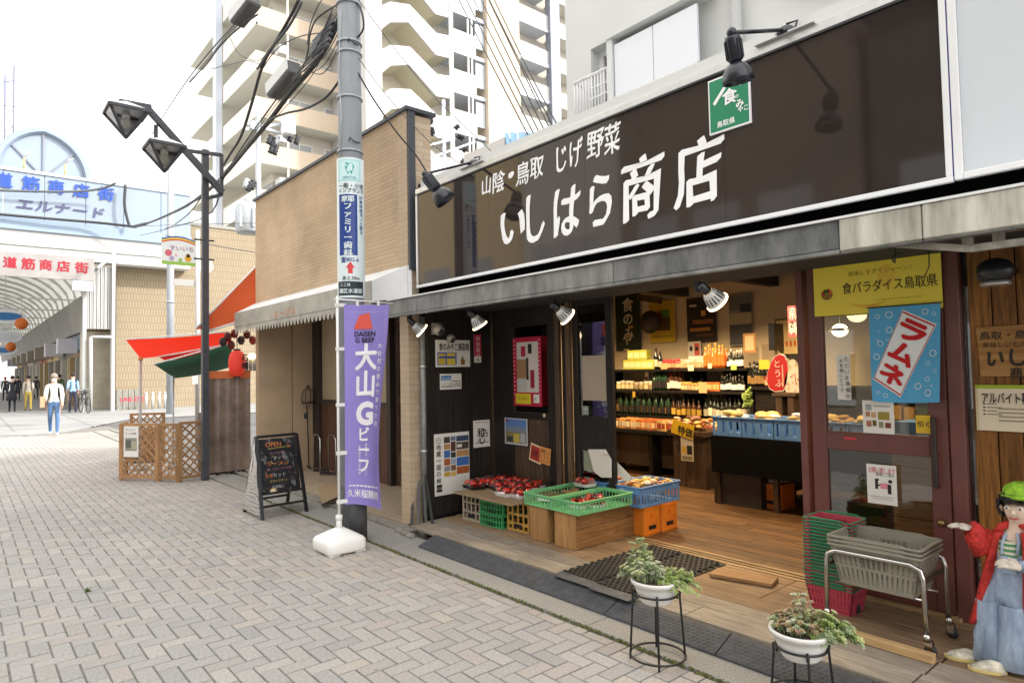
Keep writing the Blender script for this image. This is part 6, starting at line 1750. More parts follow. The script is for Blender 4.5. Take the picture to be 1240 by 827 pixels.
for k in range(5): mb.tube([(-4.27+.01*k, 3.93+.025*k, .448), (-4.17, 3.965+.025*k, .455), (-4.07+.01*k, 3.98+.025*k, .448)], .011, flat('6E5A3E'), 6)
mb.build('roots', t_)
t_ = thing('leek_tray', 'small heap of brown roots at the back of the left green crate', 'produce tray', (-4.2, 4.25, .405))
mb = MB()
for k in range(14): mb.ell((-4.2+rb.uniform(-.1, .1), 4.25+rb.uniform(-.08, .08), .43+rb.uniform(0, .03)), (.03, .02, .02), flat('9A7A4E'), 7, 5)
mb.build('roots', t_)
# beer crates and blue crate of bread
def beer(label, loc):
    t = thing('beer_crate', label, 'crate', (0, 0, 0), 'orange crates inside the doorway')
    mb = MB(); loft(mb, [rrect(.135, .115, 0, (0, 0), .015, 3), rrect(.135, .115, .25, (0, 0), .015, 3)], m_cbeer, False); mb.build('body', t)
    mb = MB(); mb.box((.1352, -.05, .05), (.1365, .05, .085), m_black_p); mb.build('grip_hole', t)
    mb = MB()
    for z in (.02, .23): mb.box((-.138, -.118, z-.008), (.138, .118, z+.008), m_cbeer)
    mb.build('rib', t)
    mb = MB()
    mb.text('王', (.1368, -.03, .19), YU, DN, .04, M('crate_print', (.45, .10, .01), .5), bold=.01); mb.box((.1352, .06, .12), (.1362, .066, .126), m_black_p); mb.box((.1352, .06, .105), (.1362, .066, .111), m_black_p); mb.build('mark', t)
    t.location = loc
    return t
beer('orange crate nearer the street below the blue bread crate', (-3.765, 4.647, HP+.001)); beer('orange crate further inside below the blue bread crate', (-3.755, 4.885, HP+.001))
bcr = crate('bread_crate', 'blue crate full of wrapped snacks with white paper signs on orange crates', .36, .56, .175, m_cblue, (-3.80, 4.76, .353), 0, nx=8, ny=13, bands=((0, .12), (.62, 1)), bar=.45, grip=False)
bcr2 = crate('bread_crate', 'second blue crate behind the green crates with price cards', .34, .40, .13, m_cblue, (-4.17, 4.66, .40), 0, nx=8, ny=9, bands=((0, .12), (.62, 1)), bar=.45, grip=False)
t_ = thing('crate_stand', 'dark wooden stand under the second blue crate', 'stand', (-4.17, 4.66, HP)); mb = MB(); mb.box((-4.33, 4.50, HP), (-4.01, 4.85, .398), m_dkbrown); mb.build('box', t_, bevel=.004)
wr = [flat(c) for c in ('C98A3A', 'B86A2A', 'E0D4C0', 'D8A860', 'A85A30', 'D9C26A')]
def snack(mb, c, s_, mt):
    q = Matrix.Rotation(rb.uniform(0, 3), 3, 'Z') @ Matrix.Rotation(rb.uniform(-.6, .6), 3, 'X')
    mb.ell(c, (s_, s_*.7, s_*.35), mt, 8, 5, q)
snk = []
for k in range(6):
    t = thing('snack_bag', 'wrapped brown snack bag heaped in the blue crate', 'snack bag', (0, 0, 0), 'wrapped snacks heaped in the blue crates')
    mb = MB(); mb.ell((0, 0, 0), (.05, .035, .02), wr[k], 10, 6); mb.build('bag', t)
    mb = MB(); mb.box((-.062, -.02, -.002), (-.045, .02, .002), m_trayw); mb.box((.045, -.02, -.002), (.062, .02, .002), m_trayw); mb.build('seal', t)
    t.location = (-3.9+.04*k, 4.56+.07*k, .50); t.rotation_euler = (.3*k, .2, k); snk.append(t)
for k in range(46):
    o = dup(snk[k % 6], (-3.80+rb.uniform(-.15, .15), 4.76+rb.uniform(-.24, .24), .46+rb.uniform(0, .08))); o.rotation_euler = (rb.uniform(-.6, .6), rb.uniform(-.6, .6), rb.uniform(0, 6))
for k in range(18):
    o = dup(snk[(k+2) % 6], (-4.17+rb.uniform(-.13, .13), 4.66+rb.uniform(-.15, .15), .50+rb.uniform(0, .04))); o.rotation_euler = (rb.uniform(-.6, .6), rb.uniform(-.6, .6), rb.uniform(0, 6))
# white paper cards standing in the crates
m_paper = M('paper', (.74, .70, .64), .85)
for k, (pts, yy, lb) in enumerate([
        ([(708, 567), (718, 535), (722, 552), (733, 546), (734, 578), (722, 572)], 4.52, 'tall cream paper bag standing at the left of the blue crate'),
        ([(712, 544), (731, 544), (738, 556), (738, 578), (728, 578), (719, 571)], 4.45, 'white price card leaning in the blue crate'),
        ([(739, 553), (763, 578), (760, 583), (741, 571)], 4.50, 'white paper sheet sloping over the blue crate')]):
    P_ = [PY(a, b, yy) for a, b in pts]
    t = thing('price_card', lb, 'paper card', P_[0])
    mb = MB(); mb.prism(P_, (.02, .006, 0), m_paper); mb.build('card', t)
    if k == 1:
        mb = MB(); q0_ = PY(730, 549, 4.445); mb.text('おすすめ', q0_, XU, DN, .022, flat('C86A50')); mb.build('lettering', t)

# ---- posters on the side wall (facing along the street) and on the timber front
def wallX(name, label, p0, p1, base, X_=XW+.002, cat='poster', slope=0, **k):
    a, b = PX(*p0, X_), PX(*p1, X_)
    return sheet(name, label, cat, (X_, a.y, a.z), YU, DN, b.y-a.y, a.z-b.z, base, **k)
def wallY(name, label, p0, p1, base, Y_, cat='poster', tilt=0.0, **k):
    a, b = PY(*p0, Y_), PY(*p1, Y_)
    u = Vector((math.cos(tilt), 0, math.sin(tilt))); v = Vector((math.sin(tilt), 0, -math.cos(tilt)))
    return sheet(name, label, cat, (a.x, Y_, a.z), u, v, b.x-a.x, a.z-b.z, base, **k)
P_w, P_k = flat('E4E2DC', .6), flat('23201F', .7)
wallX('poster', 'landscape poster with brush title and blue yellow panel on the black side wall', (527, 411.5), (569.4, 444), P_w,
    rects=[(.05, .45, .6, .93, flat('4E63B5')), (.08, .5, .28, .9, flat('C9B23A')), (.32, .48, .56, .92, flat('D8C33E')), (.1, .6, .55, .68, flat('3E52A0')), (.72, .72, .84, .92, flat('8A5A2E')), (.74, .62, .8, .72, flat('4A7A32'))],
    texts=[(.1, .1, .09, '食のみやこ鳥取県', P_k, {'bold': .02, 'sx': .6})])
wallX('poster', 'small white card with blue tab below the landscape poster', (532.6, 452.8), (558.9, 470.8), P_w, rects=[(.05, .12, .52, .42, flat('2E7EC4')), (.5, .46, .95, .50, P_k), (.05, .82, .7, .85, P_k)], texts=[(.1, .15, .045, 'facebook', P_w), (.1, .55, .05, 'いしはら商店', P_k, {'sx': .8})])
wallX('slip', 'narrow red and white strip poster high on the black side wall', (573.8, 405.2), (582.8, 439), P_w, rects=[(.0, .0, 1, .78, flat('C22B48'))], texts=[(.28, .06, .055, '特別栽培', flat('F0DADF'), {'vertical': True}), (.25, .82, .05, '米', P_k)])
phs = ['4A4038', 'B88A5A', '3A6AB0', 'A8582E', '8A8E92', 'C79A2E', '6A7C8E', '5E3A30', '2F3A34', '97A7BB', '7E5A42', 'D0B060', '384A6A']
rr_ = []
cols = [(.27, .44), (.46, .60), (.62, .98)]
import itertools
kk = 0
for ci, (x0, x1) in enumerate(cols):
    y = .06
    for hh_ in ([.10, .09, .12, .11, .08, .07], [.07, .16, .09, .09, .09, .08], [.09, .12, .10, .14, .12, .0])[ci]:
        if hh_ == 0: continue
        rr_.append((x0, y, x1, y+hh_, flat(phs[kk % len(phs)]))); kk += 1; y += hh_+.015
rr_.append((.64, .2, .78, .25, flat('E9E4D8'))); rr_.append((.05, .82, .2, .94, P_k))
wallX('photo_poster', 'tall white poster with grid of photographs and vertical title on the black side wall', (525.5, 526), (569, 594), P_w, rects=rr_, texts=[(.04, .05, .075, '①', P_k), (.05, .17, .06, '地蔵一面の絵馬', P_k, {'vertical': True, 'bold': .01}), (.06, .83, .05, 'zoo', P_w)])
wallX('notice', 'white notice with black calligraphy near the inner corner of the side wall', (573, 509.5), (593.4, 540), P_w, rects=[(.1, .06, .85, .09, flat('D89080')), (.1, .82, .9, .84, P_k)], texts=[(.22, .28, .11, '和', P_k, {'bold': .02}), (.5, .34, .09, '乃', P_k, {'bold': .02}), (.28, .55, .10, '心', P_k, {'bold': .02})])
# wall lamp heads on the side wall
p = PX(531, 398, XW+.05)
t = thing('wall_lamp', 'grey twin headed emergency lamp on the black side wall above the poster', 'lamp', p)
mb = MB(); mb.box(p+Vector((-.05, -.06, -.06)), p+Vector((0, .06, .06)), M('lamp_grey', (.30, .29, .28), .5)); mb.build('housing', t, bevel=.006)
for (px, py, r_) in ((531, 399, .062), (546, 410, .045)):
    q_ = PX(px, py, XW+.10); mb = MB(); mb.ell(q_, (r_, r_, r_), M('lamp_grey', (.3, .29, .28), .5), 12, 8); mb.ell(q_+Vector((.03, -.0, -.02)), (r_*.6, r_*.6, r_*.6), m_black_p, 10, 6); mb.build('head', t)
# timber front
YP = 4.432
wallY('poster', 'red framed poster of a woman in white with yellow badge on the bay window', (620.8, 409.5), (656.5, 492.5), flat('BE1840'), YP,
    rects=[(.14, .07, .90, .80, flat('D9D4CC')), (.14, .32, .5, .6, flat('A8855E')), (.14, .6, .5, .78, flat('C9C9C6')), (.55, .1, .68, .24, flat('1E1A1C')), (.50, .24, .78, .46, flat('E2D8D6')), (.48, .3, .56, .62, flat('3A3436')), (.62, .48, .76, .74, flat('A01A3A')), (.08, .82, .62, .97, flat('E3D02E')), (.72, .83, .92, .95, flat('F0ECE8')), (.3, .13, .46, .28, flat('B82A4A'))]
          + [(.03, .04+.06*k, .09, .055+.06*k, flat('E8B0C0')) for k in range(14)] + [(.92, .04+.06*k, .97, .055+.06*k, flat('E8B0C0')) for k in range(14)],
    texts=[(.16, .86, .045, 'バレンタイン', flat('5A4A10'), {'sx': .6}), (.76, .87, .035, '愛', flat('3A8A6A'))])
wallY('poster', 'blue sky mountain calendar poster on the brown boards', (611, 505.5), (639, 540), flat('C6CBD2'), YP, rects=[(.04, .04, .96, .5, flat('5C82BE')), (.04, .32, .96, .52, flat('7C8C9C')), (.04, .52, .96, .94, flat('8A7E5A')), (.4, .58, .66, .92, flat('C8B455')), (.05, .05, .16, .15, flat('8A2A4A')), (.7, .55, .9, .9, flat('AEB6BC')), (.1, .7, .36, .9, flat('3A4038'))])
wallY('poster_card', 'tilted cream card with red fruit photograph on the brown boards', (643, 535.5), (658, 559), flat('E3CDA6'), YP-.004, tilt=-.22, rects=[(.08, .1, .88, .9, flat('B03428')), (.2, .3, .7, .7, flat('7A2420'))])
wallY('poster_card', 'tilted orange handwritten card overlapping the cream card', (654, 540), (667.5, 562), flat('E09A55'), YP-.009, tilt=-.12, texts=[(.1, .1, .05, '美味しい', flat('7A3A10'), {'bold': .01, 'sx': .7}), (.1, .4, .05, 'トマト', flat('7A3A10'), {'bold': .01}), (.12, .7, .04, 'あります', flat('7A3A10'))])
t = thing('door_latch', 'small round cream latch and black plate on the bay rail', 'latch', PY(661, 503, YP)); p = PY(659, 503, YP)
mb = MB(); mb.lathe([(0, -.004), (.02, -.004), (.02, .006), (0, .008)], p, flat('D8C0A0'), 12, (0, -1, 0)); mb.build('knob', t)
mb = MB(); mb.box(PY(663, 504.5, YP)+Vector((0, -.005, 0)), PY(667, 507, YP), m_black_p); mb.build('plate', t)
# papers on the sliding door
wallY('paper', 'blank cream paper sheet taped inside the glazed sliding door', (704.5, 431), (734.5, 485.5), flat('B9AC98'), 4.474)
wallY('sticker', 'small grey sticker on the rail of the sliding door', (705.5, 491.5), (712.5, 502.5), flat('8F9A94'), 4.458, rects=[(.1, .3, .9, .35, P_w), (.45, .1, .5, .9, P_w)])
wallY('paper', 'pale green grey sheet behind the lower pane of the sliding door', (706, 520), (725.5, 572), flat('8C927E'), 4.474)
t = thing('strip_light', 'bright fluorescent strip seen through the sliding door glass', 'strip light', PY(716, 409.5, 5.6))
a, b = PY(702, 409, 5.6), PY(728, 411, 5.6)
mb = MB(); mb.cyl(a, Vector((b.x, b.y, a.z)), .014, M('tube_lit', (.9, .9, .9), .4, emit=((.95, 1, 1), 5)), 8); mb.build('tube', t)
mb = MB(); mb.box(a+Vector((0, -.02, .015)), Vector((b.x, b.y+.03, a.z+.04)), m_whitemetal); mb.build('fitting', t)
# ---- lamps hanging under the canopy
m_shade = M('lamp_shade_white', (.62, .62, .60), .35, .2)
m_warm = M('lamp_lit', (1, .8, .5), .4, emit=((1, .78, .45), 3.0))
def clamp_lamp(label, base, head, aim, s_=1.0, lit=True):
    t = thing('spot_lamp', label, 'spot lamp', base, 'clamp lamps under the canopy')
    base, head = Vector(base), Vector(head); aim = Vector(aim).normalized()
    mb = MB(); mb.cbox(base+Vector((0, 0, -.01)), (.05*s_, .03*s_, .07*s_), m_black_p, .3); mb.build('clamp', t, bevel=.004)
    neck = head-aim*.085*s_
    mb = MB(); mb.tube([base+Vector((0, 0, -.03)), base.lerp(neck, .5)+Vector((-.012, 0, .01)), neck], .009*s_, m_black_p, 7); mb.build('arm', t)
    mb = MB(); mb.lathe([(0, -.05*s_), (.026*s_, -.05*s_), (.03*s_, -.0), (.03*s_, .03*s_), (0, .03*s_)], neck, m_black_p, 14, aim); mb.build('socket', t)
    S_ = MB(); S_.lathe([(.031*s_, .02*s_), (.045*s_, .035*s_), (.060*s_, .075*s_), (.070*s_, .115*s_)], neck, m_shade, 24, aim); S_ = S_.build('shade', t)
    # dark vent slots round the shade
    x = aim.cross(Vector((0, 0, 1))).normalized(); y = aim.cross(x)
    mb = MB()
    for k in range(16):
        an = k*math.pi/8; d = x*math.cos(an)+y*math.sin(an); e = x*-math.sin(an)+y*math.cos(an)
        p0, p1 = neck+aim*.042*s_+d*.0495*s_, neck+aim*.088*s_+d*.0655*s_
        mb.add([p0-e*.003*s_, p0+e*.003*s_, p1+e*.005*s_, p1-e*.005*s_], [(0, 1, 2, 3)], m_black_p)
    mb.build('vent_slot', S_, kind='stuff')
    mb = MB(); mb.lathe([(.0695*s_, .108*s_), (.074*s_, .112*s_), (.074*s_, .120*s_), (.068*s_, .121*s_), (0, .117*s_)], neck, m_warm if lit else m_shade, 24, aim); mb.build('bulb_face', t)
    return t
for lb, b_, h_, yy, s_, am_ in [
        ('leftmost white vented clamp lamp hanging by the tile pillar', (496, 384), (508, 398), 3.42, 1.0, (.25, .72, -.62)),
        ('second white vented clamp lamp hanging in front of the black side wall', (569, 377), (579, 391), 3.45, .95, (.12, .55, -.82)),
        ('third white vented clamp lamp hanging above the sliding door stiles', (669, 366), (684, 381), 3.45, .95, (.25, .72, -.6)),
        ('largest white vented clamp lamp hanging before the open doorway', (846, 346), (865, 362), 3.4, .95, (.2, .75, -.62))]:
    clamp_lamp(lb, PY(*b_, yy), PY(*h_, yy-.03), am_, s_)
p = PY(1205, 329, 4.0)
t = thing('wall_lamp', 'black glossy round lamp under the canopy before the dark boards', 'lamp', p)
mb = MB(); mb.ell(p, (.085, .075, .07), m_black_p, 16, 10); mb.build('dome', t)
mb = MB(); mb.cyl(p, (p.x, 4.365, p.z+.03), .02, m_black_p, 8); mb.build('arm', t)
mb = MB(); mb.lathe([(.06, 0), (.066, -.01), (.066, -.02), (0, -.02)], p+Vector((0, 0, -.05)), m_alu, 16); mb.build('rim', t)
# ---- black spotlights on arms above the signboard
m_spot = M('spot_black', (.010, .014, .022), .28, spec=.6)
def arm_spot(label, basepx, endpx, dpx_, aim, s_):
    B_ = PY(*basepx, YS-.01); B_.z = sz1+.045
    E_ = PX(*endpx, B_.x)
    t = thing('sign_spotlight', label, 'spotlight', B_, 'black spotlights above the signboard')
    mb = MB(); mb.lathe([(0, 0), (.06, 0), (.06, .02), (.035, .05), (0, .06)], B_+Vector((0, .02, -.012)), m_spot, 14); mb.build('mount', t)
    mb = MB(); mb.box((B_.x-.17, B_.y-.03, B_.z-.014), (B_.x+.17, B_.y+.06, B_.z-.006), m_alu); mb.build('mount_rail', t)
    mb = MB(); mb.tube([B_+Vector((0, 0, .02)), E_], .011, m_spot, 8); mb.tube([B_+Vector((.03, .04, 0)), B_+Vector((.05, .05, .07)), B_+Vector((.0, .02, .06))], .007, m_spot, 6); mb.build('arm', t)
    aim = Vector(aim).normalized()
    mb = MB(); mb.ell(E_, (.026, .026, .026), m_spot, 10, 6); mb.build('joint', t)
    o_ = E_+aim*.03
    mb = MB(); mb.lathe([(0, -.01), (.048*s_, -.01), (.05*s_, 0), (.05*s_, .13*s_), (.03*s_, .15*s_), (0, .15*s_)], o_, m_spot, 20, aim); mb.build('body', t)
    x = aim.cross(Vector((0, 1, 0))).normalized(); y = aim.cross(x)
    mb = MB()
    for k in range(12):
        an = k*math.pi/6; d = x*math.cos(an)+y*math.sin(an)
        mb.beam(o_+aim*.01*s_+d*.051*s_, o_+aim*.125*s_+d*.051*s_, .006, .008, m_spot)
    mb.build('fins', t)
    mb = MB(); c_ = o_+aim*.15*s_
    mb.lathe([(.03*s_, -.005), (.062*s_, .015*s_), (.088*s_, .05*s_), (.098*s_, .095*s_), (.099*s_, .125*s_), (.092*s_, .126*s_), (.085*s_, .06*s_), (.03*s_, .01)], c_, m_spot, 24, aim); mb.build('hood', t)
    mb = MB(); mb.lathe([(0, .05*s_), (.08*s_, .06*s_)], c_, m_whitemetal, 16, aim); mb.build('lens', t)
arm_spot('large black dome spotlight on an arm beside the green sign', (950, 36), (886, 40), 0, (-.02, .24, -.97), .78)
arm_spot('black dome spotlight on an arm at the far left end of the signboard', (572, 203), (514, 211), 0, (.35, .45, -.75), .95)
# ---- things on the red door
YD = 4.325
t = wallY('banner_sign', 'long yellow banner with fruit basket mark and black lettering above the red door', (984.5, 326), (1142, 372.5), flat('F2DE4C', .5), YD-.02, cat='sign', tilt=0.0,
    rects=[(.03, .0, .032, .002, P_k)],
    texts=[(.25, .36, .078, '食パラダイス鳥取県', flat('2A2416'), {'bold': .006}), (.30, .14, .035, '美味しすぎてジャ〜ン！', flat('8A7A18'), {'sx': 1.0}), (.5, .74, .012, 'ALL OF THE WEALTH OF FOOD FROM TOTTORI', flat('9A8A24'))])
a, b = PY(984.5, 326, YD-.02), PY(1142, 372.5, YD-.02)
def yp(u_, v_, e=.003): return Vector((a.x+(b.x-a.x)*u_, YD-.02-e, a.z+(b.z-a.z)*v_))
mb = MB()
rad_ = .036
cc = yp(.115, .56)
mb.add([cc+Vector((rad_*math.cos(R(180+180*k/10)), 0, rad_*math.sin(R(180+180*k/10)))) for k in range(11)], [tuple(range(11))], flat('5A3A1A'))
for k in range(6): mb.box(cc+Vector((-rad_+rad_*.3*k+.006, -.001, -.030)), cc+Vector((-rad_+rad_*.3*k+.010, -.0005, -.002)), flat('C9A040'))
for (dx, dz, r_, c_) in ((-.022, .008, .014, 'C23A2A'), (.0, .014, .016, '6A9A2E'), (.022, .008, .013, 'D86A2A'), (.01, .024, .011, 'C23A2A'), (-.012, .024, .010, '4A8A2A')):
    mb.add([cc+Vector((dx+r_*math.cos(k*.628), -.0015, dz+r_*math.sin(k*.628))) for k in range(10)], [tuple(reversed(range(10)))], flat(c_))
m_osw = flat('EDB93A', .5)
for k in range(14):
    u0, u1 = .30+.30*k/14, .30+.30*(k+1)/14
    f = lambda u_: .78+.12*math.sin((u_-.30)/.30*math.pi)
    w_ = lambda u_: .06*math.sin((u_-.30)/.30*math.pi)+.005
    mb.add([yp(u0, f(u0), .001), yp(u1, f(u1), .001), yp(u1, f(u1)-w_(u1), .001), yp(u0, f(u0)-w_(u0), .001)], [(0, 1, 2, 3)], m_osw)
mb.add([yp(.60+.07*math.cos(k*.4488), .3+.22*math.sin(k*.4488), .0008) for k in range(14)], [tuple(range(14))], flat('EFCB45', .5))
mb.build('basket_mark', t, kind='stuff')
# blue ramune flag, cloth
a, b = PY(1052, 374, YD-.035), PY(1144, 488, YD-.035)
fl = thing('ramune_flag', 'blue cloth flag with white bubbles and slanted red ramune lettering on the red door', 'flag', (a.x, YD-.035, a.z))
fw, fh = b.x-a.x, a.z-b.z
m_rblue, m_rwhite, m_rred = M('flag_blue', (.10, .42, .72), .8, noise=(4, .1)), flat('E9EEF0', .8), flat('C51A22', .8)
def fp(u_, v_, e=0.0):
    x = a.x+fw*u_*(1-.03*v_)+.02*fw*v_*(0.5-u_)*2*.3-fw*.02*v_*u_; z = a.z-fh*v_-.02*fh*math.sin(u_*2.6)*v_+.02*fh*u_*v_
    return Vector((x, YD-.035-.012*math.sin(5*u_+2.5*v_)*(.2+v_)-e, z))
mb = MB(); nx, ny = 12, 14
mb.add([fp(i/nx, j/ny) for j in range(ny+1) for i in range(nx+1)], [(j*(nx+1)+i, (j+1)*(nx+1)+i, (j+1)*(nx+1)+i+1, j*(nx+1)+i+1) for j in range(ny) for i in range(nx)], m_rblue, True); mb.build('cloth', fl)
mb = MB()
for (u_, v_, r_) in ((.13, .09, .035), (.30, .08, .055), (.14, .25, .018), (.30, .24, .05), (.12, .34, .02), (.16, .38, .045), (.27, .34, .02), (.10, .52, .05), (.80, .07, .045), (.92, .1, .028), (.90, .5, .05), (.83, .60, .032), (.93, .68, .025), (.82, .76, .035), (.68, .83, .05), (.83, .90, .05), (.88, .83, .02), (.1, .90, .028), (.2, .93, .035)):
    n6 = 14; asp = fw/fh
    for k in range(n6):
        t0, t1 = 2*math.pi*k/n6, 2*math.pi*(k+1)/n6
        mb.add([fp(u_+r_*math.cos(t0), v_+r_*asp*math.sin(t0), .003), fp(u_+r_*math.cos(t1), v_+r_*asp*math.sin(t1), .003), fp(u_+r_*.80*math.cos(t1), v_+r_*.80*asp*math.sin(t1), .003), fp(u_+r_*.80*math.cos(t0), v_+r_*.80*asp*math.sin(t0), .003)], [(0, 1, 2, 3)], m_rwhite)
def band(c0, c1, c2, c3, mt, e, n=10):
    for i in range(n):
        for j in range(4):
            f = lambda s_, q_: ((c0[0]*(1-s_)+c1[0]*s_)*(1-q_)+(c3[0]*(1-s_)+c2[0]*s_)*q_, (c0[1]*(1-s_)+c1[1]*s_)*(1-q_)+(c3[1]*(1-s_)+c2[1]*s_)*q_)
            mb.add([fp(*f(i/n, j/4), e), fp(*f((i+1)/n, j/4), e), fp(*f((i+1)/n, (j+1)/4), e), fp(*f(i/n, (j+1)/4), e)], [(0, 3, 2, 1)], mt)
Q0, Q1, Q2, Q3 = (.50, .035), (.955, .21), (.42, .945), (.03, .76)
def ins(k):
    cx = sum(q[0] for q in (Q0, Q1, Q2, Q3))/4; cy = sum(q[1] for q in (Q0, Q1, Q2, Q3))/4
    return [(cx+(q[0]-cx)*k, cy+(q[1]-cy)*k) for q in (Q0, Q1, Q2, Q3)]
band(*ins(1.0), m_rwhite, .004); band(*ins(.965), m_rred, .006); band(*ins(.925), m_rwhite, .008)
# three kana running down the slanted strip
i0, i1, i2, i3 = ins(.9)
for n_, ch in enumerate('ラムネ'):
    vs, fs, w = text_geo(ch, .05)
    x0_, x1_ = min(v[0] for v in vs), max(v[0] for v in vs); y0_, y1_ = min(v[1] for v in vs), max(v[1] for v in vs)
    P_ = []
    for vx, vy, k_ in vs:
        uu = .06+.88*(vx-x0_)/(x1_-x0_); vv = (n_+.06+.88*(1-(vy-y0_)/(y1_-y0_)))/3
        top_ = (i0[0]*(1-uu)+i1[0]*uu, i0[1]*(1-uu)+i1[1]*uu); bot_ = (i3[0]*(1-uu)+i2[0]*uu, i3[1]*(1-uu)+i2[1]*uu)
        P_.append(fp(top_[0]*(1-vv)+bot_[0]*vv, top_[1]*(1-vv)+bot_[1]*vv, .011+.0003*k_))
    mb.add(P_, fs, m_rred)
mb.build('flag_print', fl, kind='stuff')
mb = MB(); mb.tube([fp(-.0, 0)+Vector((-.01, 0, .005)), fp(1, 0)+Vector((.01, 0, .005))], .004, m_black_p, 6); mb.build('rod', fl)
wallY('notice', 'sheet of small photographs taped on the door glass under the blue flag', (1044, 484.5), (1083.5, 526), P_w, YD-.004, rects=[(.1, .12, .3, .3, flat('9AA0A4')), (.35, .14, .9, .2, flat('B0ACA8')), (.1, .34, .24, .5, flat('B07A5A')), (.28, .36, .44, .52, flat('C8A070')), (.5, .34, .86, .58, flat('9A8A3A')), (.12, .62, .28, .8, flat('A86A50')), (.32, .6, .44, .78, flat('6A5A30')), (.52, .64, .66, .82, flat('8A8A70')), (.72, .66, .9, .82, flat('7A3A30'))])
wallY('notice', 'narrow vertical handwritten paper on the left of the upper door glass', (1012.5, 429), (1031, 484), P_w, YD-.002, texts=[(.6, .06, .035, 'ただいま準備中', P_k, {'vertical': True}), (.22, .1, .028, 'お気軽にどうぞ', P_k, {'vertical': True})])
wallY('pull_sign', 'small yellow pull sticker beside the door handle', (1108.5, 502.5), (1127, 525), flat('DDB72C'), YD-.002, texts=[(.12, .32, .038, '引く', P_k, {'bold': .02})])
ww = wallY('notice', 'white rounded notice with black figures on the lower door glass', (1049, 561), (1087, 613), P_w, YD-.002, rects=[(.28, .36, .38, .62, P_k), (.36, .36, .42, .40, P_k), (.28, .5, .46, .54, P_k), (.70, .48, .82, .72, P_k), (.46, .46, .70, .60, flat('D88A96')), (.1, .80, .9, .82, flat('B0A8A8')), (.15, .86, .85, .875, flat('B0A8A8'))], texts=[(.08, .06, .040, 'お願い致します', flat('C84A5A'), {'sx': .75}), (.32, .2, .022, '節電にご協力', P_k, {'sx': .8})])
mb = MB(); c_ = PY(1078, 583, YD-.006); mb.lathe([(0, 0), (.011, 0), (.011, .002), (0, .002)], c_, P_k, 12, (0, -1, 0)); mb.build('figure_head', ww)
# boards on the timber wall
YWB = 4.355
pts = [PY(a_, b_, YWB) for a_, b_ in ((1181, 396.5), (1262, 391), (1262, 456), (1187, 456))]
wsn = thing('wood_sign', 'brown wooden board with burnt brush lettering on the timber wall', 'sign', pts[0])
mb = MB(); mb.prism(pts, (0, .018, 0), wood('sign_wood', (.50, .27, .09), (.34, .16, .045), 'x', 2, .5, .05)); mb.build('board', wsn, bevel=.004)
mb = MB(); sxw = pts[1].x-pts[0].x; szh = pts[0].z-pts[3].z
m_burn = M('burnt_ink', (.025, .012, .006), .6)
mb.text('鳥取・島根の', (pts[0].x+.02, YWB-.002, pts[0].z-.025), XU, DN, .05, m_burn, bold=.01, sx=1.05, warp=.03); mb.text('美味しいもの', (pts[0].x+.03, YWB-.002, pts[0].z-.085), XU, DN, .034, m_burn, warp=.03)
mb.text('いしはら', (pts[0].x+.05, YWB-.002, pts[0].z-.125), XU, DN, .10, m_burn, bold=.04, sx=.95, warp=.04); mb.text('商店', (pts[0].x+.15, YWB-.002, pts[0].z-.225), XU, DN, .06, m_burn, bold=.03, warp=.03); mb.build('lettering', wsn)
wallY('job_notice', 'cream recruitment poster with green top edge and black heading on the timber wall', (1180.5, 466), (1262, 524.5), flat('E2D4BC'), YWB-.002, cat='poster', rects=[(0, 0, 1, .08, flat('9CB52E')), (0, .08, .04, 1, flat('CDBB96'))] + [(.12, .40+.075*k, .155, .43+.075*k, P_k) for k in range(4)] + [(.18, .405+.075*k, .18+.2*(1.2 if k % 2 else .8), .425+.075*k, flat('8A8070')) for k in range(4)] + [(.36, .5+.085*k, .9, .53+.085*k, flat('9A9080')) for k in range(4)], texts=[(.11, .16, .065, 'アルバイト募集', P_k, {'bold': .02, 'sx': .92})])

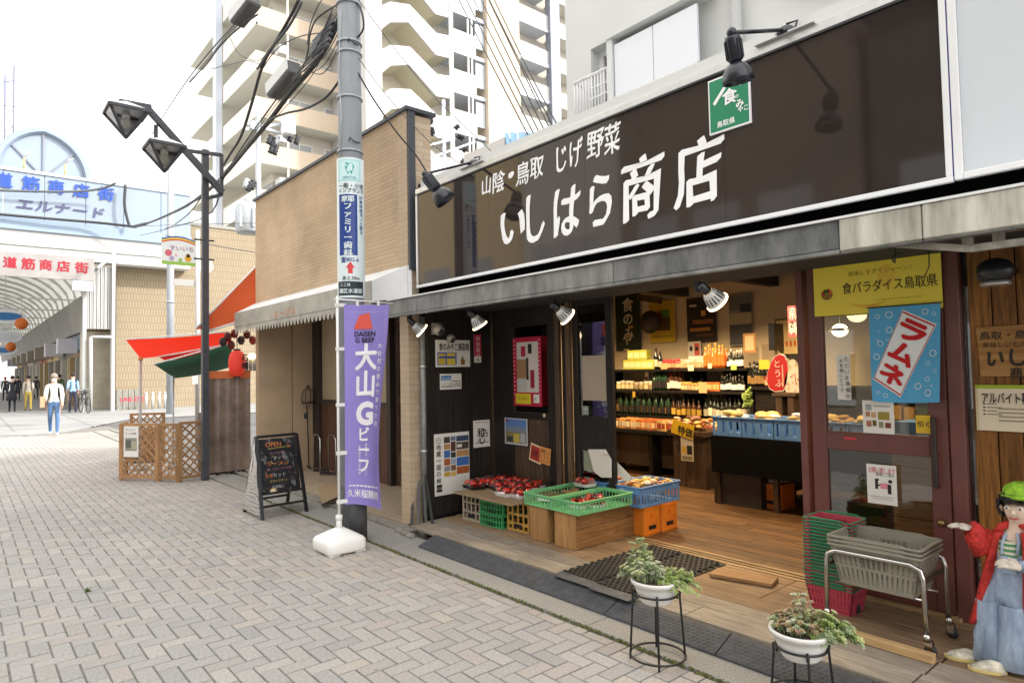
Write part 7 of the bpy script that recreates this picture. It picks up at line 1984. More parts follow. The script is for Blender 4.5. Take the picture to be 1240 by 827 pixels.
# ---- shopping baskets
m_bgrey = M('basket_grey', (.245, .23, .18), .45, noise=(8, .12))
m_bgrey2 = m_bgrey
m_bred = M('basket_red', (.42, .05, .08), .4, noise=(8, .1))
m_bgrn = M('basket_green_rim', (.02, .22, .10), .4)
def basket(label, mat, rimmat, w, d, h, nx=16, ny=10, group=None, slot=True):
    t = thing('shopping_basket', label, 'shopping basket', (0, 0, 0), group)
    mb = MB(); tp = .82
    bands = ((0, .10), (.44, .52), (.80, 1.0))
    def wall(s_, n, along):
        def pt(f, z):
            k = tp+(1-tp)*z; x, y = w/2*k, d/2*k
            return {0: Vector((-x+2*x*f, -y, z*h)), 1: Vector((x, -y+2*y*f, z*h)), 2: Vector((x-2*x*f, y, z*h)), 3: Vector((-x, y-2*y*f, z*h))}[along]
        nr = [Vector((0, 1, 0)), Vector((-1, 0, 0)), Vector((0, -1, 0)), Vector((1, 0, 0))][along]*.004
        def cell(f0, f1, z0, z1):
            q = [pt(f0, z0), pt(f1, z0), pt(f1, z1), pt(f0, z1)]
            vs = q+[p_+nr for p_ in q]
            mb.add(vs, [(0, 1, 2, 3), (7, 6, 5, 4), (0, 4, 5, 1), (1, 5, 6, 2), (2, 6, 7, 3), (3, 7, 4, 0)], mat)
        for b0, b1 in bands: cell(0, 1, b0, b1)
        for k in range(n+1):
            f = k/n; a_ = max(0, f-.30/n); b_ = min(1, f+.30/n)
            for (l0, l1), (m0, m1) in zip(bands, bands[1:]): cell(a_, b_, l1, m0)
        if n == nx: cell(.36, .66, .52, .80)
    for al in range(4): wall(0, nx if al % 2 == 0 else ny, al)
    x, y = w/2*tp, d/2*tp
    mb.box((-x, -y, 0), (x, y, .004), mat)
    mb.build('body', t)
    mb = MB(); x, y = (w/2+.005, d/2+.005) if nx > 12 else (w/2+.001, d/2+.001)
    for a_, b_ in (((-x, -y), (x, -y)), ((x, -y), (x, y)), ((x, y), (-x, y)), ((-x, y), (-x, -y))): mb.beam((a_[0], a_[1], h), (b_[0], b_[1], h), .016 if nx > 12 else .010, .012 if nx > 12 else .0075, rimmat)
    mb.build('rim', t, bevel=.003)
    for s_ in (-1, 1):
        mb = MB(); mb.tube([(-w*.36, s_*(d/2+.006), h+.004), (-w*.3, s_*(d/2+.008), h+.010), (w*.3, s_*(d/2+.008), h+.010), (w*.36, s_*(d/2+.006), h+.004)], .004, rimmat, 6); mb.build('handle', t)
    return t
# trolley and three nested baskets
crot = math.atan2(-.0, 1)
ctr = Vector((-1.455, 3.87, HP))
tz = [.355, .372, .389]
gb = basket('lowest grey basket of the nest on the chrome trolley', m_bgrey, m_bgrey, .45, .31, .21, group='grey baskets nested on the trolley')
gb.location = ctr+Vector((0, 0, .262)); mbp = MB()
mbp.box((-.055, -.1475, .148), (.045, -.1455, .172), flat('D8D8DE')); mbp.build('label', gb)
dup(gb, ctr+Vector((0, 0, .284)), 0, 'middle grey basket of the nest on the chrome trolley'); dup(gb, ctr+Vector((0, 0, .306)), 0, 'top grey basket of the nest on the chrome trolley')
tr_ = thing('basket_trolley', 'chrome tube trolley on castors carrying a nest of grey shopping baskets', 'trolley', ctr)
m_chr = M('trolley_chrome', (.58, .58, .56), .22, 1.0, noise=(14, .08))
hw_, hd_ = .225, .165; zb_, zt_ = .105, .475
def cp(x, y, z): return ctr+Vector((x, y, z))
for sx_ in (-1, 1):
    pass
mb = MB()
for sy_, zt5 in ((-1, .44), (1, .44)):
    mb.tube([cp(-hw_-.02, sy_*hd_, zb_-.03), cp(-hw_-.015, sy_*hd_, zt5-.06), cp(-hw_-.005, sy_*hd_, zt5-.02), cp(-hw_+.04, sy_*hd_, zt5), cp(hw_-.04, sy_*hd_, zt5), cp(hw_+.005, sy_*hd_, zt5-.02), cp(hw_+.015, sy_*hd_, zt5-.06), cp(hw_+.02, sy_*hd_, zb_-.03)], .0125, m_chr, 10)
    mb.build('frame_hoop', tr_); mb = MB()
for z in (.33, ):
    for sx_ in (-1, 1):
        mb = MB(); mb.beam(cp(sx_*(hw_+.01), -hd_, z+.03), cp(sx_*(hw_+.01), hd_, z+.03), .012, .02, M('bar_brown', (.05, .035, .03), .5)); mb.build('cross_bar', tr_)
mb = MB(); mb.tube([cp(-hw_, 0-.1, .255), cp(hw_, -.1, .255)], .008, m_chr, 6); mb.tube([cp(-hw_, .1, .255), cp(hw_, .1, .255)], .008, m_chr, 6); mb.build('carrier_bars', tr_)
m_tyre = M('castor_rubber', (.02, .02, .022), .6)
for sx_ in (-1, 1):
    for sy_ in (-1, 1):
        c_ = cp(sx_*(hw_+.02), sy_*hd_, .032)
        W_ = MB(); W_.lathe([(0, -.010), (.022, -.010), (.03, -.006), (.03, .006), (.022, .010), (0, .010)], c_+Vector((.012, .01, 0)), m_tyre, 18, (.25, .97, 0)); W_ = W_.build('castor', tr_)
        mb = MB(); mb.box(c_+Vector((-.008, -.006, 0)), c_+Vector((.024, -.002, .045)), m_chr); mb.box(c_+Vector((-.008, .022, 0)), c_+Vector((.024, .026, .045)), m_chr); mb.box(c_+Vector((-.014, -.006, .042)), c_+Vector((.02, .026, .05)), m_chr); mb.cyl(c_+Vector((0, .0, .046)), c_+Vector((0, 0, .08)), .016, m_chr, 10); mb.build('fork', W_)
# tall stack of red baskets with green rims
sk = Vector((-1.80, 4.05, HP))
rbk = basket('red shopping basket with green rim in the tall stack', m_bred, m_bgrn, .275, .22, .15, 12, 8, 'tall stack of red baskets with green rims')
nst = 20
for k in range(nst):
    z = .0 + .0205*k
    o = rbk if k == 0 else dup(rbk, (0, 0, 0))
    o.location = sk+Vector((rb.uniform(-.004, .004), rb.uniform(-.004, .004), z)); o.rotation_euler = (0, 0, rb.uniform(-.02, .02)+R(0))
    o['label'] = 'red basket with green rim within the tall stack' if k < nst-1 else 'topmost red basket with green rim of the tall stack'
    mbw = MB()
o['label'] = 'topmost red basket with green rim of the tall stack'

# ---- planters
m_bowl = M('planter_white', (.74, .74, .72), .42, noise=(4, .06))
m_soil = M('soil', (.05, .035, .022), .95, noise=(60, .4))
SUCC = [M('leaf_blue_green', (.33, .41, .22), .6, noise=(9, .3), vary=.1), M('leaf_pale', (.50, .54, .26), .6, noise=(9, .3), vary=.1), M('leaf_fresh', (.32, .44, .11), .6, noise=(9, .3), vary=.1), M('leaf_silver', (.58, .60, .44), .65, noise=(9, .25), vary=.1), M('leaf_dry', (.34, .25, .12), .8, noise=(9, .3), vary=.1), M('leaf_pink', (.42, .27, .20), .6, noise=(9, .3), vary=.1)]
def rosette(mb, c, up_, r_, mat, n=7):
    up_ = Vector(up_).normalized(); a_ = Vector((1, 0, 0)) if abs(up_.x) < .9 else Vector((0, 1, 0))
    x = up_.cross(a_).normalized(); y = up_.cross(x); c = Vector(c)
    for ring_, (ln, el) in enumerate(((1.0, .35), (.65, .9))):
        for k in range(n-2*ring_):
            an = 2*math.pi*k/(n-2*ring_)+ring_*.4+rb.uniform(-.15, .15)
            d = (x*math.cos(an)+y*math.sin(an))*math.cos(el)+up_*math.sin(el)
            s_ = up_.cross(d).normalized()*r_*.30
            p1, p2, p3 = c+d*r_*ln*.35, c+d*r_*ln*.8+up_*r_*.05, c+d*r_*ln
            mb.add([c, p1+s_*.7, p2+s_, p3, p2-s_, p1-s_*.7], [(0, 1, 2), (0, 2, 3), (0, 3, 4), (0, 4, 5)], mat)
def stemmy(mb, root, tip, mat, n, r_):
    root, tip = Vector(root), Vector(tip)
    mid = root.lerp(tip, .5)+Vector((0, 0, .02))
    mb.tube([root, mid, tip], [.003, .0025, .0015], SUCC[0], 4, cap=False)
    for k in range(n):
        f = (k+.7)/n; p = root.lerp(mid, f*2) if f < .5 else mid.lerp(tip, f*2-1)
        rosette(mb, p, (tip-root).normalized()+Vector((rb.uniform(-.5, .5), rb.uniform(-.5, .5), .6)), r_*(.7+.5*f), mat, 5)
def planter(label, c, zrim, rr_, hh_, kind):
    t = thing('planter', label, 'planter', (c[0], c[1], zrim-hh_), 'white bowl planters on wire stands')
    mb = MB(); x, y = c[0], c[1]
    mb.lathe([(0, zrim-hh_), (rr_*.55, zrim-hh_), (rr_*.62, zrim-hh_+.01), (rr_*.82, zrim-hh_*.42), (rr_*.90, zrim-.022), (rr_*.97, zrim-.022), (rr_, zrim-.006), (rr_*.99, zrim), (rr_*.90, zrim), (rr_*.86, zrim-.03), (0, zrim-.03)], (x, y, 0), m_bowl, 36); mb.build('bowl', t)
    mb = MB(); mb.lathe([(0, zrim-.018), (rr_*.5, zrim-.014), (rr_*.87, zrim-.028)], (x, y, 0), m_soil, 18); mb.build('soil', t)
    return t
def crown(t, name, mats, c, n, spread, height, r_, lean=(0, 0, 0), seed=1, stems=3, drop=0.0):
    global rb
    keep = rb; rb = random.Random(seed)
    mb = MB(); c = Vector(c); lean = Vector(lean)
    for k in range(n):
        a_ = rb.uniform(0, 6.283); q = math.sqrt(rb.random())
        root = c+Vector((math.cos(a_)*q*spread[0]*.6, math.sin(a_)*q*spread[1]*.6, 0))
        tip = c+Vector((math.cos(a_)*q*spread[0], math.sin(a_)*q*spread[1], height*(1-.5*q*q)*rb.uniform(.55, 1.05)-drop*q))+lean*rb.uniform(.4, 1)
        stemmy(mb, root, tip, rb.choice(mats), stems, r_)
    mb.build(name, t)
    rb = keep
# planter 1 on the taller stand
c1_ = (-2.235, 2.875); zr1 = .435; r1_ = .135
t = planter('white bowl of silvery green succulents on the tall wire stand nearer the doormat', c1_, zr1, r1_, .125, 0)
crown(t, 'succulent', [SUCC[0], SUCC[3], SUCC[1]], (c1_[0]-.05, c1_[1]-.02, zr1-.02), 105, (.125, .115), .125, .017, (-.03, 0, .01), 3)
crown(t, 'succulent', [SUCC[3], SUCC[1], SUCC[0]], (c1_[0]-.08, c1_[1]+.0, zr1-.015), 24, (.07, .07), .20, .018, (-.04, 0, .02), 4, 4)
crown(t, 'trailing_herb', [SUCC[2], SUCC[1]], (c1_[0]+.07, c1_[1]+.04, zr1-.02), 130, (.11, .095), .115, .010, (.07, .02, -.01), 5, 5, .05)
crown(t, 'succulent', [SUCC[3]], (c1_[0]-.12, c1_[1]-.03, zr1-.01), 20, (.06, .06), .05, .018, (-.05, -.02, -.02), 14, 3, .02)
# planter 2 nearer the camera
c2_ = (-1.505, 3.0); zr2 = .345; r2_ = .140
t = planter('white bowl of pink and green succulents nearest the camera', c2_, zr2, r2_, .13, 0)
crown(t, 'succulent', [SUCC[4], SUCC[5], SUCC[3], SUCC[0]], (c2_[0]-.02, c2_[1]-.01, zr2-.02), 130, (.13, .11), .095, .013, (0, 0, 0), 6)
crown(t, 'succulent', [SUCC[1], SUCC[2], SUCC[0]], (c2_[0]+.08, c2_[1]+.05, zr2-.02), 110, (.11, .11), .125, .017, (.06, .02, 0), 7, 4, .06)
crown(t, 'tall_succulent', [SUCC[3], SUCC[1], SUCC[5]], (c2_[0]+.0, c2_[1]+.03, zr2-.01), 22, (.08, .07), .19, .016, (.0, 0, .02), 8, 4)
crown(t, 'dry_flowers', [SUCC[4], SUCC[5]], (c2_[0]-.07, c2_[1]-.01, zr2-.01), 40, (.07, .07), .07, .008, (-.01, 0, 0), 9, 4)
m_wire = M('stand_black', (.014, .015, .017), .45)
def wire_stand(label, c, ztop_, rt, rb_, zfoot):
    t = thing('plant_stand', label, 'plant stand', (c[0], c[1], zfoot), 'black wire plant stands')
    ring_ = lambda r_, z: [(c[0]+r_*math.cos(k*math.pi/16), c[1]+r_*math.sin(k*math.pi/16), z) for k in range(32)]
    mb = MB(); mb.tube(ring_(rt, ztop_), .0055, m_wire, 7, closed=True); mb.build('top_ring', t)
    mb = MB(); mb.tube(ring_(rb_, zfoot+.035), .0065, m_wire, 7, closed=True); mb.build('bottom_ring', t)
    for k in range(4):
        an = R(40+90*k)
        d = Vector((math.cos(an), math.sin(an), 0))
        mb = MB(); mb.tube([Vector((*c, ztop_-.028))+d*(rt-.004), Vector((*c, ztop_+.012))+d*(rt-.006), Vector((*c, ztop_+.010))+d*(rt+.012), Vector((*c, ztop_-.02))+d*(rt+.009), Vector((*c, zfoot+.005))+d*(rb_+.0)], .006, m_wire, 7); mb.build('leg', t)
wire_stand('taller black wire stand under the silvery green planter', c1_, .36, .115, .145, .0)
wire_stand('black wire stand under the planter nearest the camera', c2_, .265, .112, .14, .012)
# ================================================================== INSIDE THE SHOP
m_shelf = wood('shelf_black', (.018, .014, .012), (.008, .007, .006), 'x', 4, .6, .1, spec=.2)
YSF, YSB = 7.62, 8.28
def sh(px, py, y=YSF): return PY(px, py, y)
# shelf unit along the back wall
su = thing('shelf_unit', 'long black shelf unit against the back wall loaded with bottles and jars', 'shelf', (-5.6, 8, HP))
xl_, xr_ = -7.0, sh(905, 480).x
zsh = [sh(800, 447).z-.0, sh(800, 473).z, sh(800, 504).z]
for z in zsh:
    mb = MB(); mb.box((xl_, YSF, z-.035), (xr_, YSB, z), m_shelf); mb.build('shelf', su, bevel=.003)
for x in (xl_, sh(822, 480).x, sh(872, 480).x, xr_):
    mb = MB(); mb.box((x-.02, YSF+.1, HP), (x+.02, YSB, zsh[0]), m_shelf); mb.build('upright', su)
mb = MB(); mb.box((xl_, YSB-.3, HP), (xr_, YSB-.25, zsh[2]-.04), m_shelf); mb.build('back_panel', su)
mb = MB(); mb.box((xr_+.05, YSF+.1, HP), (.3, YSB, 1.25), m_shelf); mb.build('side_cabinet', su)
mb = MB(); mb.box((xr_+.02, YSF+.05, 1.25), (.3, YSB, 1.29), m_shelf); mb.build('shelf', su)
# bottle kinds (one of each, then copies)
def bottle(name, label, glass_m, label_m, cap_m, h, r, neck, group):
    t = thing(name, label, 'bottle', (0, 0, 0), group)
    mb = MB(); mb.lathe([(0, 0), (r, 0), (r, h*.55), (r*.85, h*.64), (neck, h*.76), (neck, h*.93), (0, h*.93)], (0, 0, 0), glass_m, 10); mb.build('body', t)
    mb = MB(); mb.lathe([(r*1.02, h*.12), (r*1.02, h*.45)], (0, 0, 0), label_m, 10); mb.build('label', t)
    mb = MB(); mb.lathe([(neck*1.15, h*.88), (neck*1.15, h), (0, h)], (0, 0, 0), cap_m, 8); mb.build('cap', t)
    return t
def jar(name, label, body_m, lid_m, h, r, group):
    t = thing(name, label, 'jar', (0, 0, 0), group)
    mb = MB(); mb.lathe([(0, 0), (r, 0), (r, h*.75), (r*.8, h*.82), (0, h*.82)], (0, 0, 0), body_m, 10); mb.build('body', t)
    mb = MB(); mb.lathe([(r*.85, h*.80), (r*.85, h), (0, h)], (0, 0, 0), lid_m, 10); mb.build('lid', t)
    mb = MB(); mb.lathe([(r*1.02, h*.15), (r*1.02, h*.6)], (0, 0, 0), M('jar_label', hexc('C4AE82'), .6, vary=.5), 10); mb.build('label', t)
    return t
def pack(name, label, m1, m2, w, d, h, group):
    t = thing(name, label, 'package', (0, 0, 0), group)
    mb = MB(); mb.box((-w/2, -d/2, 0), (w/2, d/2, h), m1); mb.build('box', t, bevel=.003)
    mb = MB(); mb.box((-w*.38, -d/2-.0025, h*.2), (w*.38, -d/2-.001, h*.75), m2); mb.build('front_label', t)
    return t
gd = M('bottle_dark', (.012, .014, .010), .12, spec=.7); gg = M('bottle_green', (.015, .05, .02), .12, spec=.7); gb_ = M('bottle_brown', (.06, .022, .008), .12, spec=.7); go = M('bottle_orange', (.70, .16, .02), .2, spec=.6); gc = M('bottle_clear', (.30, .22, .12), .15, spec=.7)
lw, ly, lk, lr_ = M('label_white', hexc('CFC6AE'), .6, vary=.45), M('label_gold', hexc('B8923A'), .6, vary=.4), flat('1C1A18'), M('label_red', hexc('B22C28'), .6, vary=.3)
protos = {}
def place(kind, make, px0, px1, n, py, y, label, group, rows=1, jit=.006, dy=.10):
    """n copies from pixel column px0 to px1 standing at pixel row py on the plane y."""
    a, b = PY(px0, py, y), PY(px1, py, y)
    first = kind not in protos
    if first: protos[kind] = make()
    for r_ in range(rows):
        for k in range(n):
            f = (k+.5)/n
            loc = Vector((a.x+(b.x-a.x)*f+rb.uniform(-jit, jit), y+.03+dy*r_+rb.uniform(-jit, jit), PLACE_Z))
            if first and k == 0 and r_ == 0: o = protos[kind]; o.location = loc
            else: o = dup(protos[kind], loc, 0 if 'pack' in kind else rb.uniform(0, 6.28))
            o['label'] = label; o['group'] = group
            if 'pack' not in kind: o.scale = (1, 1, rb.uniform(.86, 1.14))
# top shelf
PLACE_Z = zsh[0]+.001
T1 = YSF+.06
place('pack_yg', lambda: pack('tea_box', 'x', flat('B3B44A'), flat('D8D29A'), .13, .1, .14, 'g'), 756, 792, 5, 444, T1, 'yellow green box in the lower row on the top shelf', 'yellow green boxes on the top shelf')
PLACE_Z = zsh[0]+.146
place('pack_yg', None, 761, 784, 3, 430, T1+.01, 'yellow green box in the upper row on the top shelf', 'yellow green boxes on the top shelf')
PLACE_Z = zsh[0]+.001
place('b_dark_lab', lambda: bottle('sauce_bottle', 'x', gd, lw, lk, .29, .036, .012, 'g'), 791, 801, 2, 444, T1, 'tall dark bottle with pale label on the top shelf', 'dark bottles on the top shelf')
place('j_red', lambda: jar('jam_jar', 'x', M('jam_red', (.42, .03, .03), .2), lr_, .13, .034, 'g'), 802, 823, 6, 444, T1, 'red jam jar on the top shelf', 'red jars on the top shelf', 2)
place('j_mix', lambda: jar('pickle_jar', 'x', M('pickle', (.36, .26, .12), .25), lw, .12, .034, 'g'), 823, 856, 9, 444, T1, 'pale lidded pickle jar on the top shelf', 'pickle jars on the top shelf', 2)
place('b_orange', lambda: bottle('juice_bottle', 'x', go, flat('E0702A'), ly, .30, .034, .012, 'g'), 852, 876, 6, 444, T1, 'orange juice bottle with yellow cap on the top shelf', 'orange juice bottles on the top shelf', 2)
place('b_thin', lambda: bottle('oil_bottle', 'x', gd, flat('E8E4E0'), flat('B8B4AC'), .22, .026, .010, 'g'), 879, 899, 6, 441, T1, 'slim dark bottle with white label on the black riser', 'slim dark bottles on the top shelf')
place('pack_ad', lambda: pack('card_box', 'x', flat('D8CFC0'), flat('B83A30'), .14, .04, .17, 'g'), 834, 850, 2, 434, T1+.16, 'red and white card box behind the jars', 'card boxes on the top shelf')
# second shelf
PLACE_Z = zsh[1]+.001
place('j_white', lambda: jar('white_jar', 'x', M('jar_buff', hexc('9A8660'), .4, vary=.4), lw, .13, .042, 'g'), 745, 790, 8, 471, T1, 'white capped jar with buff label on the middle shelf', 'white jars on the middle shelf', 2)
place('pack_tall', lambda: pack('tall_box', 'x', flat('D9D2C0'), flat('B87A5A'), .07, .07, .26, 'g'), 781, 787, 1, 471, T1+.2, 'tall pale box standing on the middle shelf', 'tall boxes on the middle shelf')
place('b_green', lambda: bottle('wine_bottle', 'x', gg, lk, lk, .30, .036, .013, 'g'), 789, 808, 5, 471, T1, 'dark green bottle on the middle shelf', 'dark green bottles on the middle shelf', 2)
place('b_redcap', lambda: bottle('vinegar_bottle', 'x', gb_, flat('E6DED0'), lr_, .28, .036, .013, 'g'), 807, 824, 4, 471, T1, 'bottle with large white label and red cap on the middle shelf', 'white labelled bottles on the middle shelf')
place('j_brown', lambda: jar('miso_jar', 'x', M('miso', (.30, .15, .05), .3), ly, .11, .036, 'g'), 824, 848, 6, 471, T1, 'brown jar with yellow lid on the middle shelf', 'brown jars on the middle shelf', 2)
place('b_dark', lambda: bottle('soy_bottle', 'x', gd, flat('8A6A3A'), lk, .28, .035, .012, 'g'), 830, 850, 5, 471, T1+.2, 'dark soy bottle at the back of the middle shelf', 'dark soy bottles on the middle shelf')
place('pack_or', lambda: pack('orange_box', 'x', flat('D06A28'), flat('E8B070'), .06, .06, .12, 'g'), 853, 870, 6, 471, T1, 'small orange carton on the middle shelf', 'orange cartons on the middle shelf', 2)
place('b_thin', None, 871, 900, 8, 471, T1, 'slim dark bottle with white label on the middle shelf', 'slim dark bottles on the middle shelf')
# third shelf
PLACE_Z = zsh[2]+.001
place('b_dark', None, 746, 830, 20, 503, T1+.05, 'dark soy bottle in the crowded row on the lower shelf', 'dark soy bottles on the lower shelf', 2)
place('b_gold', lambda: bottle('gold_bottle', 'x', gb_, ly, lk, .25, .034, .012, 'g'), 812, 848, 6, 503, T1, 'brown bottle with gold label on the lower shelf', 'gold labelled bottles on the lower shelf')
place('b_green', None, 748, 812, 9, 503, T1, 'dark green bottle at the front of the lower shelf', 'dark green bottles on the lower shelf')
place('b_dark_lab', None, 852, 902, 10, 503, T1, 'dark bottle with pale label on the lower shelf', 'dark bottles on the lower shelf', 2)
PLACE_Z = 1.291
place('b_dark', None, 906, 926, 5, 480, T1, 'dark soy bottle on the right cabinet', 'dark soy bottles on the right cabinet', 2)
place('j_red', None, 926, 944, 5, 480, T1, 'red jam jar on the right cabinet', 'red jars on the right cabinet', 2)
place('j_brown', None, 944, 975, 8, 480, T1, 'brown jar with yellow lid on the right cabinet', 'brown jars on the right cabinet', 2)
# low front bench with snacks
YBN = 7.0
zbn = PY(780, 521, YBN).z
bn_ = thing('display_bench', 'low dark bench with rows of snack packets in front of the shelves', 'bench', (-5.4, YBN, HP))
bx0_, bx1_ = PY(742, 521, YBN).x-.3, PY(856, 521, YBN).x
mb = MB(); mb.box((bx0_, YBN, zbn-.05), (bx1_, YSF-.05, zbn), m_shelf); mb.build('top', bn_, bevel=.003)
for x in (bx0_+.05, (bx0_+bx1_)/2, bx1_-.05):
    mb = MB(); mb.box((x-.03, YBN+.05, HP), (x+.03, YSF-.1, zbn-.051), m_shelf); mb.build('leg', bn_)
mb = MB(); mb.box((bx0_+.08, YBN+.25, HP+.1), (bx1_-.1, YBN+.27, zbn-.1), m_dkbrown); mb.build('apron', bn_)
PLACE_Z = zbn+.001
pk = [('C98A4A', 'E8D8B0'), ('B8622E', 'E8C890'), ('D9B070', 'A8482A'), ('E0CDA8', 'C07038')]
pkn = ['tan', 'rust', 'gold', 'cream']
for k, (c1, c2) in enumerate(pk):
    place('pack_s%d' % k, (lambda c1=c1, c2=c2: pack('snack_packet', 'x', M('pk'+c1, hexc(c1), .6, vary=.5), M('pk'+c2, hexc(c2), .6, vary=.4), .085, .05, .13, 'g')), 745+26*k, 771+26*k, 6, 519, YBN+.06, pkn[k]+' snack packet in the front row of the bench', pkn[k]+' snack packets on the bench', 3, .012, .13)
# heap of goods, yellow pop sign, black cloth table with blue crates
YT = 6.15
zt5 = PY(900, 530, YT).z+.0
tx0, tx1 = PY(862, 560, YT).x, -2.2
tbl = thing('cloth_table', 'table under a black cloth carrying a row of blue crates', 'table', ((tx0+tx1)/2, YT+.4, HP))
m_cloth = M('black_cloth', (.003, .003, .0035), .95, spec=.15)
ztab = PY(900, 530, YT).z
mb = MB(); mb.box((tx0, YT, ztab-.03), (tx1, YT+.9, ztab), m_cloth); mb.build('tabletop', tbl)
mb = MB(); n_ = 40; zb5 = PY(900, 575, YT).z
vs = []
for j in (0, 1, 2):
    for i in range(n_+1):
        vs.append((tx0+(tx1-tx0)*i/n_, YT-.006-.018*abs(math.sin(i*.9))*(j/2), ztab-(ztab-zb5)*j/2))
mb.add(vs, [(j*(n_+1)+i, (j+1)*(n_+1)+i, (j+1)*(n_+1)+i+1, j*(n_+1)+i+1) for j in range(2) for i in range(n_)], m_cloth, True); mb.build('cloth', tbl)
for x in (tx0+.05, -3.3, tx1-.05):
    for y in (YT+.05, YT+.85):
        mb = MB(); mb.box((x-.025, y-.025, HP), (x+.025, y+.025, ztab-.03), m_dkbrown); mb.build('leg', tbl)
mb = MB(); mb.box((tx0-.02, YT+.06, HP), (tx0+.52, YT+.8, HP+.62), M('crate_dark', (.05, .04, .035), .7)); mb.build('dark_cabinet', tbl)
cw_ = (PY(979, 515, YT).x-tx0)/3*.98
names = ['left', 'middle', 'right']
for k in range(5):
    xx = tx0+cw_*(k+.5)
    crate('blue_crate', ['first from the left', 'second from the left', 'third from the left', 'fourth, partly behind the red door,', 'fifth, behind the door glass,'][k]+' blue crate on the black cloth table', cw_*.97, .42, .20, m_cblue, (xx, YT+.24, ztab+.001), 0, 'blue crates on the black cloth table', nx=4, ny=4, bands=((0, .16), (.78, 1)), bar=1.2, grip=False)
    t = thing('produce_heap', 'heap of wrapped '+['buns', 'flat breads', 'green packets', 'rolls', 'cakes'][k]+' in a blue crate on the cloth table', 'produce', (xx, YT+.24, ztab+.15))
    mb = MB()
    for q_ in range(12): snack(mb, (xx+rb.uniform(-.10, .10), YT+.24+rb.uniform(-.12, .12), ztab+.17+rb.uniform(0, .07)), .07, rb.choice([flat('C9A868'), flat('D9B87A'), flat('9FB83A') if k == 2 else flat('B88A4A'), m_trayw]))
    mb.build('packets', t)
ob = beer('small orange crate with crumpled bags under the cloth table', (-3.42, 6.45, HP+.001)); ob.rotation_euler = (0, 0, R(-90))
t = thing('carrier_bags', 'crumpled clear carrier bags on the small orange crate', 'bags', (-3.42, 6.45, HP+.252))
mb = MB()
for k in range(7): mb.ell((-3.42+rb.uniform(-.08, .08), 6.45+rb.uniform(-.08, .08), HP+.275), (.05, .04, .025), M('bag_grey', (.42, .40, .36), .4), 8, 5)
mb.build('bags', t)
# heap around the yellow sign
hp = thing('goods_basket', 'heap of wrapped goods with price tags at the end of the bench', 'goods', PY(838, 520, 6.7))
mb = MB(); p = PY(840, 520, 6.75)
mb.box((p.x-.35, 6.7, p.z-.08), (p.x+.2, 7.1, p.z-.02), m_dkbrown)
for k in range(40): snack(mb, (p.x+rb.uniform(-.33, .2), 6.9+rb.uniform(-.18, .18), p.z+rb.uniform(0, .12)), .06, rb.choice([flat('D98A4A'), flat('D8A890'), flat('E0B060'), flat('C87A6A'), flat('5A3A22')]))
mb.build('heap', hp)
mb = MB(); mb.box((p.x-.3, 6.75, HP), (p.x+.15, 7.1, p.z-.081), m_dkbrown); mb.build('pedestal', hp)
wallY('pop_sign', 'yellow price sign leaning on the goods heap by the cloth table', (815, 507), (842, 526), flat('DDB21E'), 6.6, cat='price sign', tilt=-.22, texts=[(.3, .3, .11, '特価', P_k, {'bold': .03})])
wallY('pop_sign', 'small pictured flyer hanging below the yellow price sign', (824, 528.5), (840, 559), flat('BFB5A0'), 6.62, cat='flyer', rects=[(.1, .4, .45, .7, flat('C9A23C')), (.5, .35, .9, .72, P_k), (.1, .8, .9, .95, flat('8A7A60'))])
for k, (px0, py0, px1, py1, c) in enumerate([(846, 463, 856, 476, 'D9A878'), (766, 474, 769, 481, 'C9A23C'), (919, 436, 932, 447, 'D9A92C'), (885, 442, 892, 448, '9CBF5A'), (857, 440, 862, 446, 'D8CDB0'), (833, 442, 840, 449, 'D8CDB0'), (800, 440, 808, 447, 'D0A070')]):
    wallY('price_tag', ['tan card on the middle shelf edge', 'gold tag hanging from the middle shelf', 'yellow tag beside the picture frame', 'green tag under the slim bottles', 'pale tag under the orange bottles', 'pale tag under the pickle jars', 'tan tag under the red jars'][k], (px0, py0), (px1, py1), flat(c), YSF-.02, cat='price tag')
# wall posters
YWI = 8.28
PY_ = flat('C9A51E')
t = wallY('wall_banner', 'dark green banner with roof mark and white brush lettering on the inner wall', (744.5, 352), (776, 424), flat('16281F'), YWI-.02, cat='banner', texts=[(.30, .14, .24, '食', flat('C8C4B0'), {'bold': .02}), (.34, .38, .22, 'のみ', flat('C8C4B0'), {'vertical': True, 'bold': .02}), (.3, .72, .2, 'やこ', flat('C8B890'), {'vertical': True, 'bold': .02})], rects=[(.52, .6, .72, .64, flat('C89A3A'))])
wallY('wall_poster', 'yellow poster with fruit basket on the inner wall', (785.5, 366), (818, 413.5), PY_, YWI-.02, rects=[(.3, .4, .82, .72, flat('6A4A22')), (.32, .28, .55, .42, flat('B84A2A')), (.5, .22, .8, .42, flat('5A8A2A')), (.15, .85, .9, .88, flat('8A7A20'))])
wallY('wall_poster', 'dark film like poster with golden swirls on the inner wall', (831, 362), (868, 413), flat('2A1C14'), YWI-.02, rects=[(.05, .06, .95, .94, flat('1C1410')), (.2, .5, .9, .6, flat('8A5A2A')), (.1, .68, .8, .76, flat('B8803A')), (.5, .3, .65, .42, flat('D8A050')), (.3, .82, .9, .88, flat('5A3A20')), (.1, .15, .35, .2, flat('C8B8A0'))])
wallY('wall_poster', 'grey blue calendar poster of landscapes on the inner wall', (882, 357), (912, 418), flat('8A8478'), YWI-.02, rects=[(.02, .02, .98, .32, flat('6A6A68')), (.5, .2, .98, .36, flat('2A3040')), (.02, .38, .98, .58, flat('B0A488')), (.02, .6, .98, .98, flat('4A4A50'))])
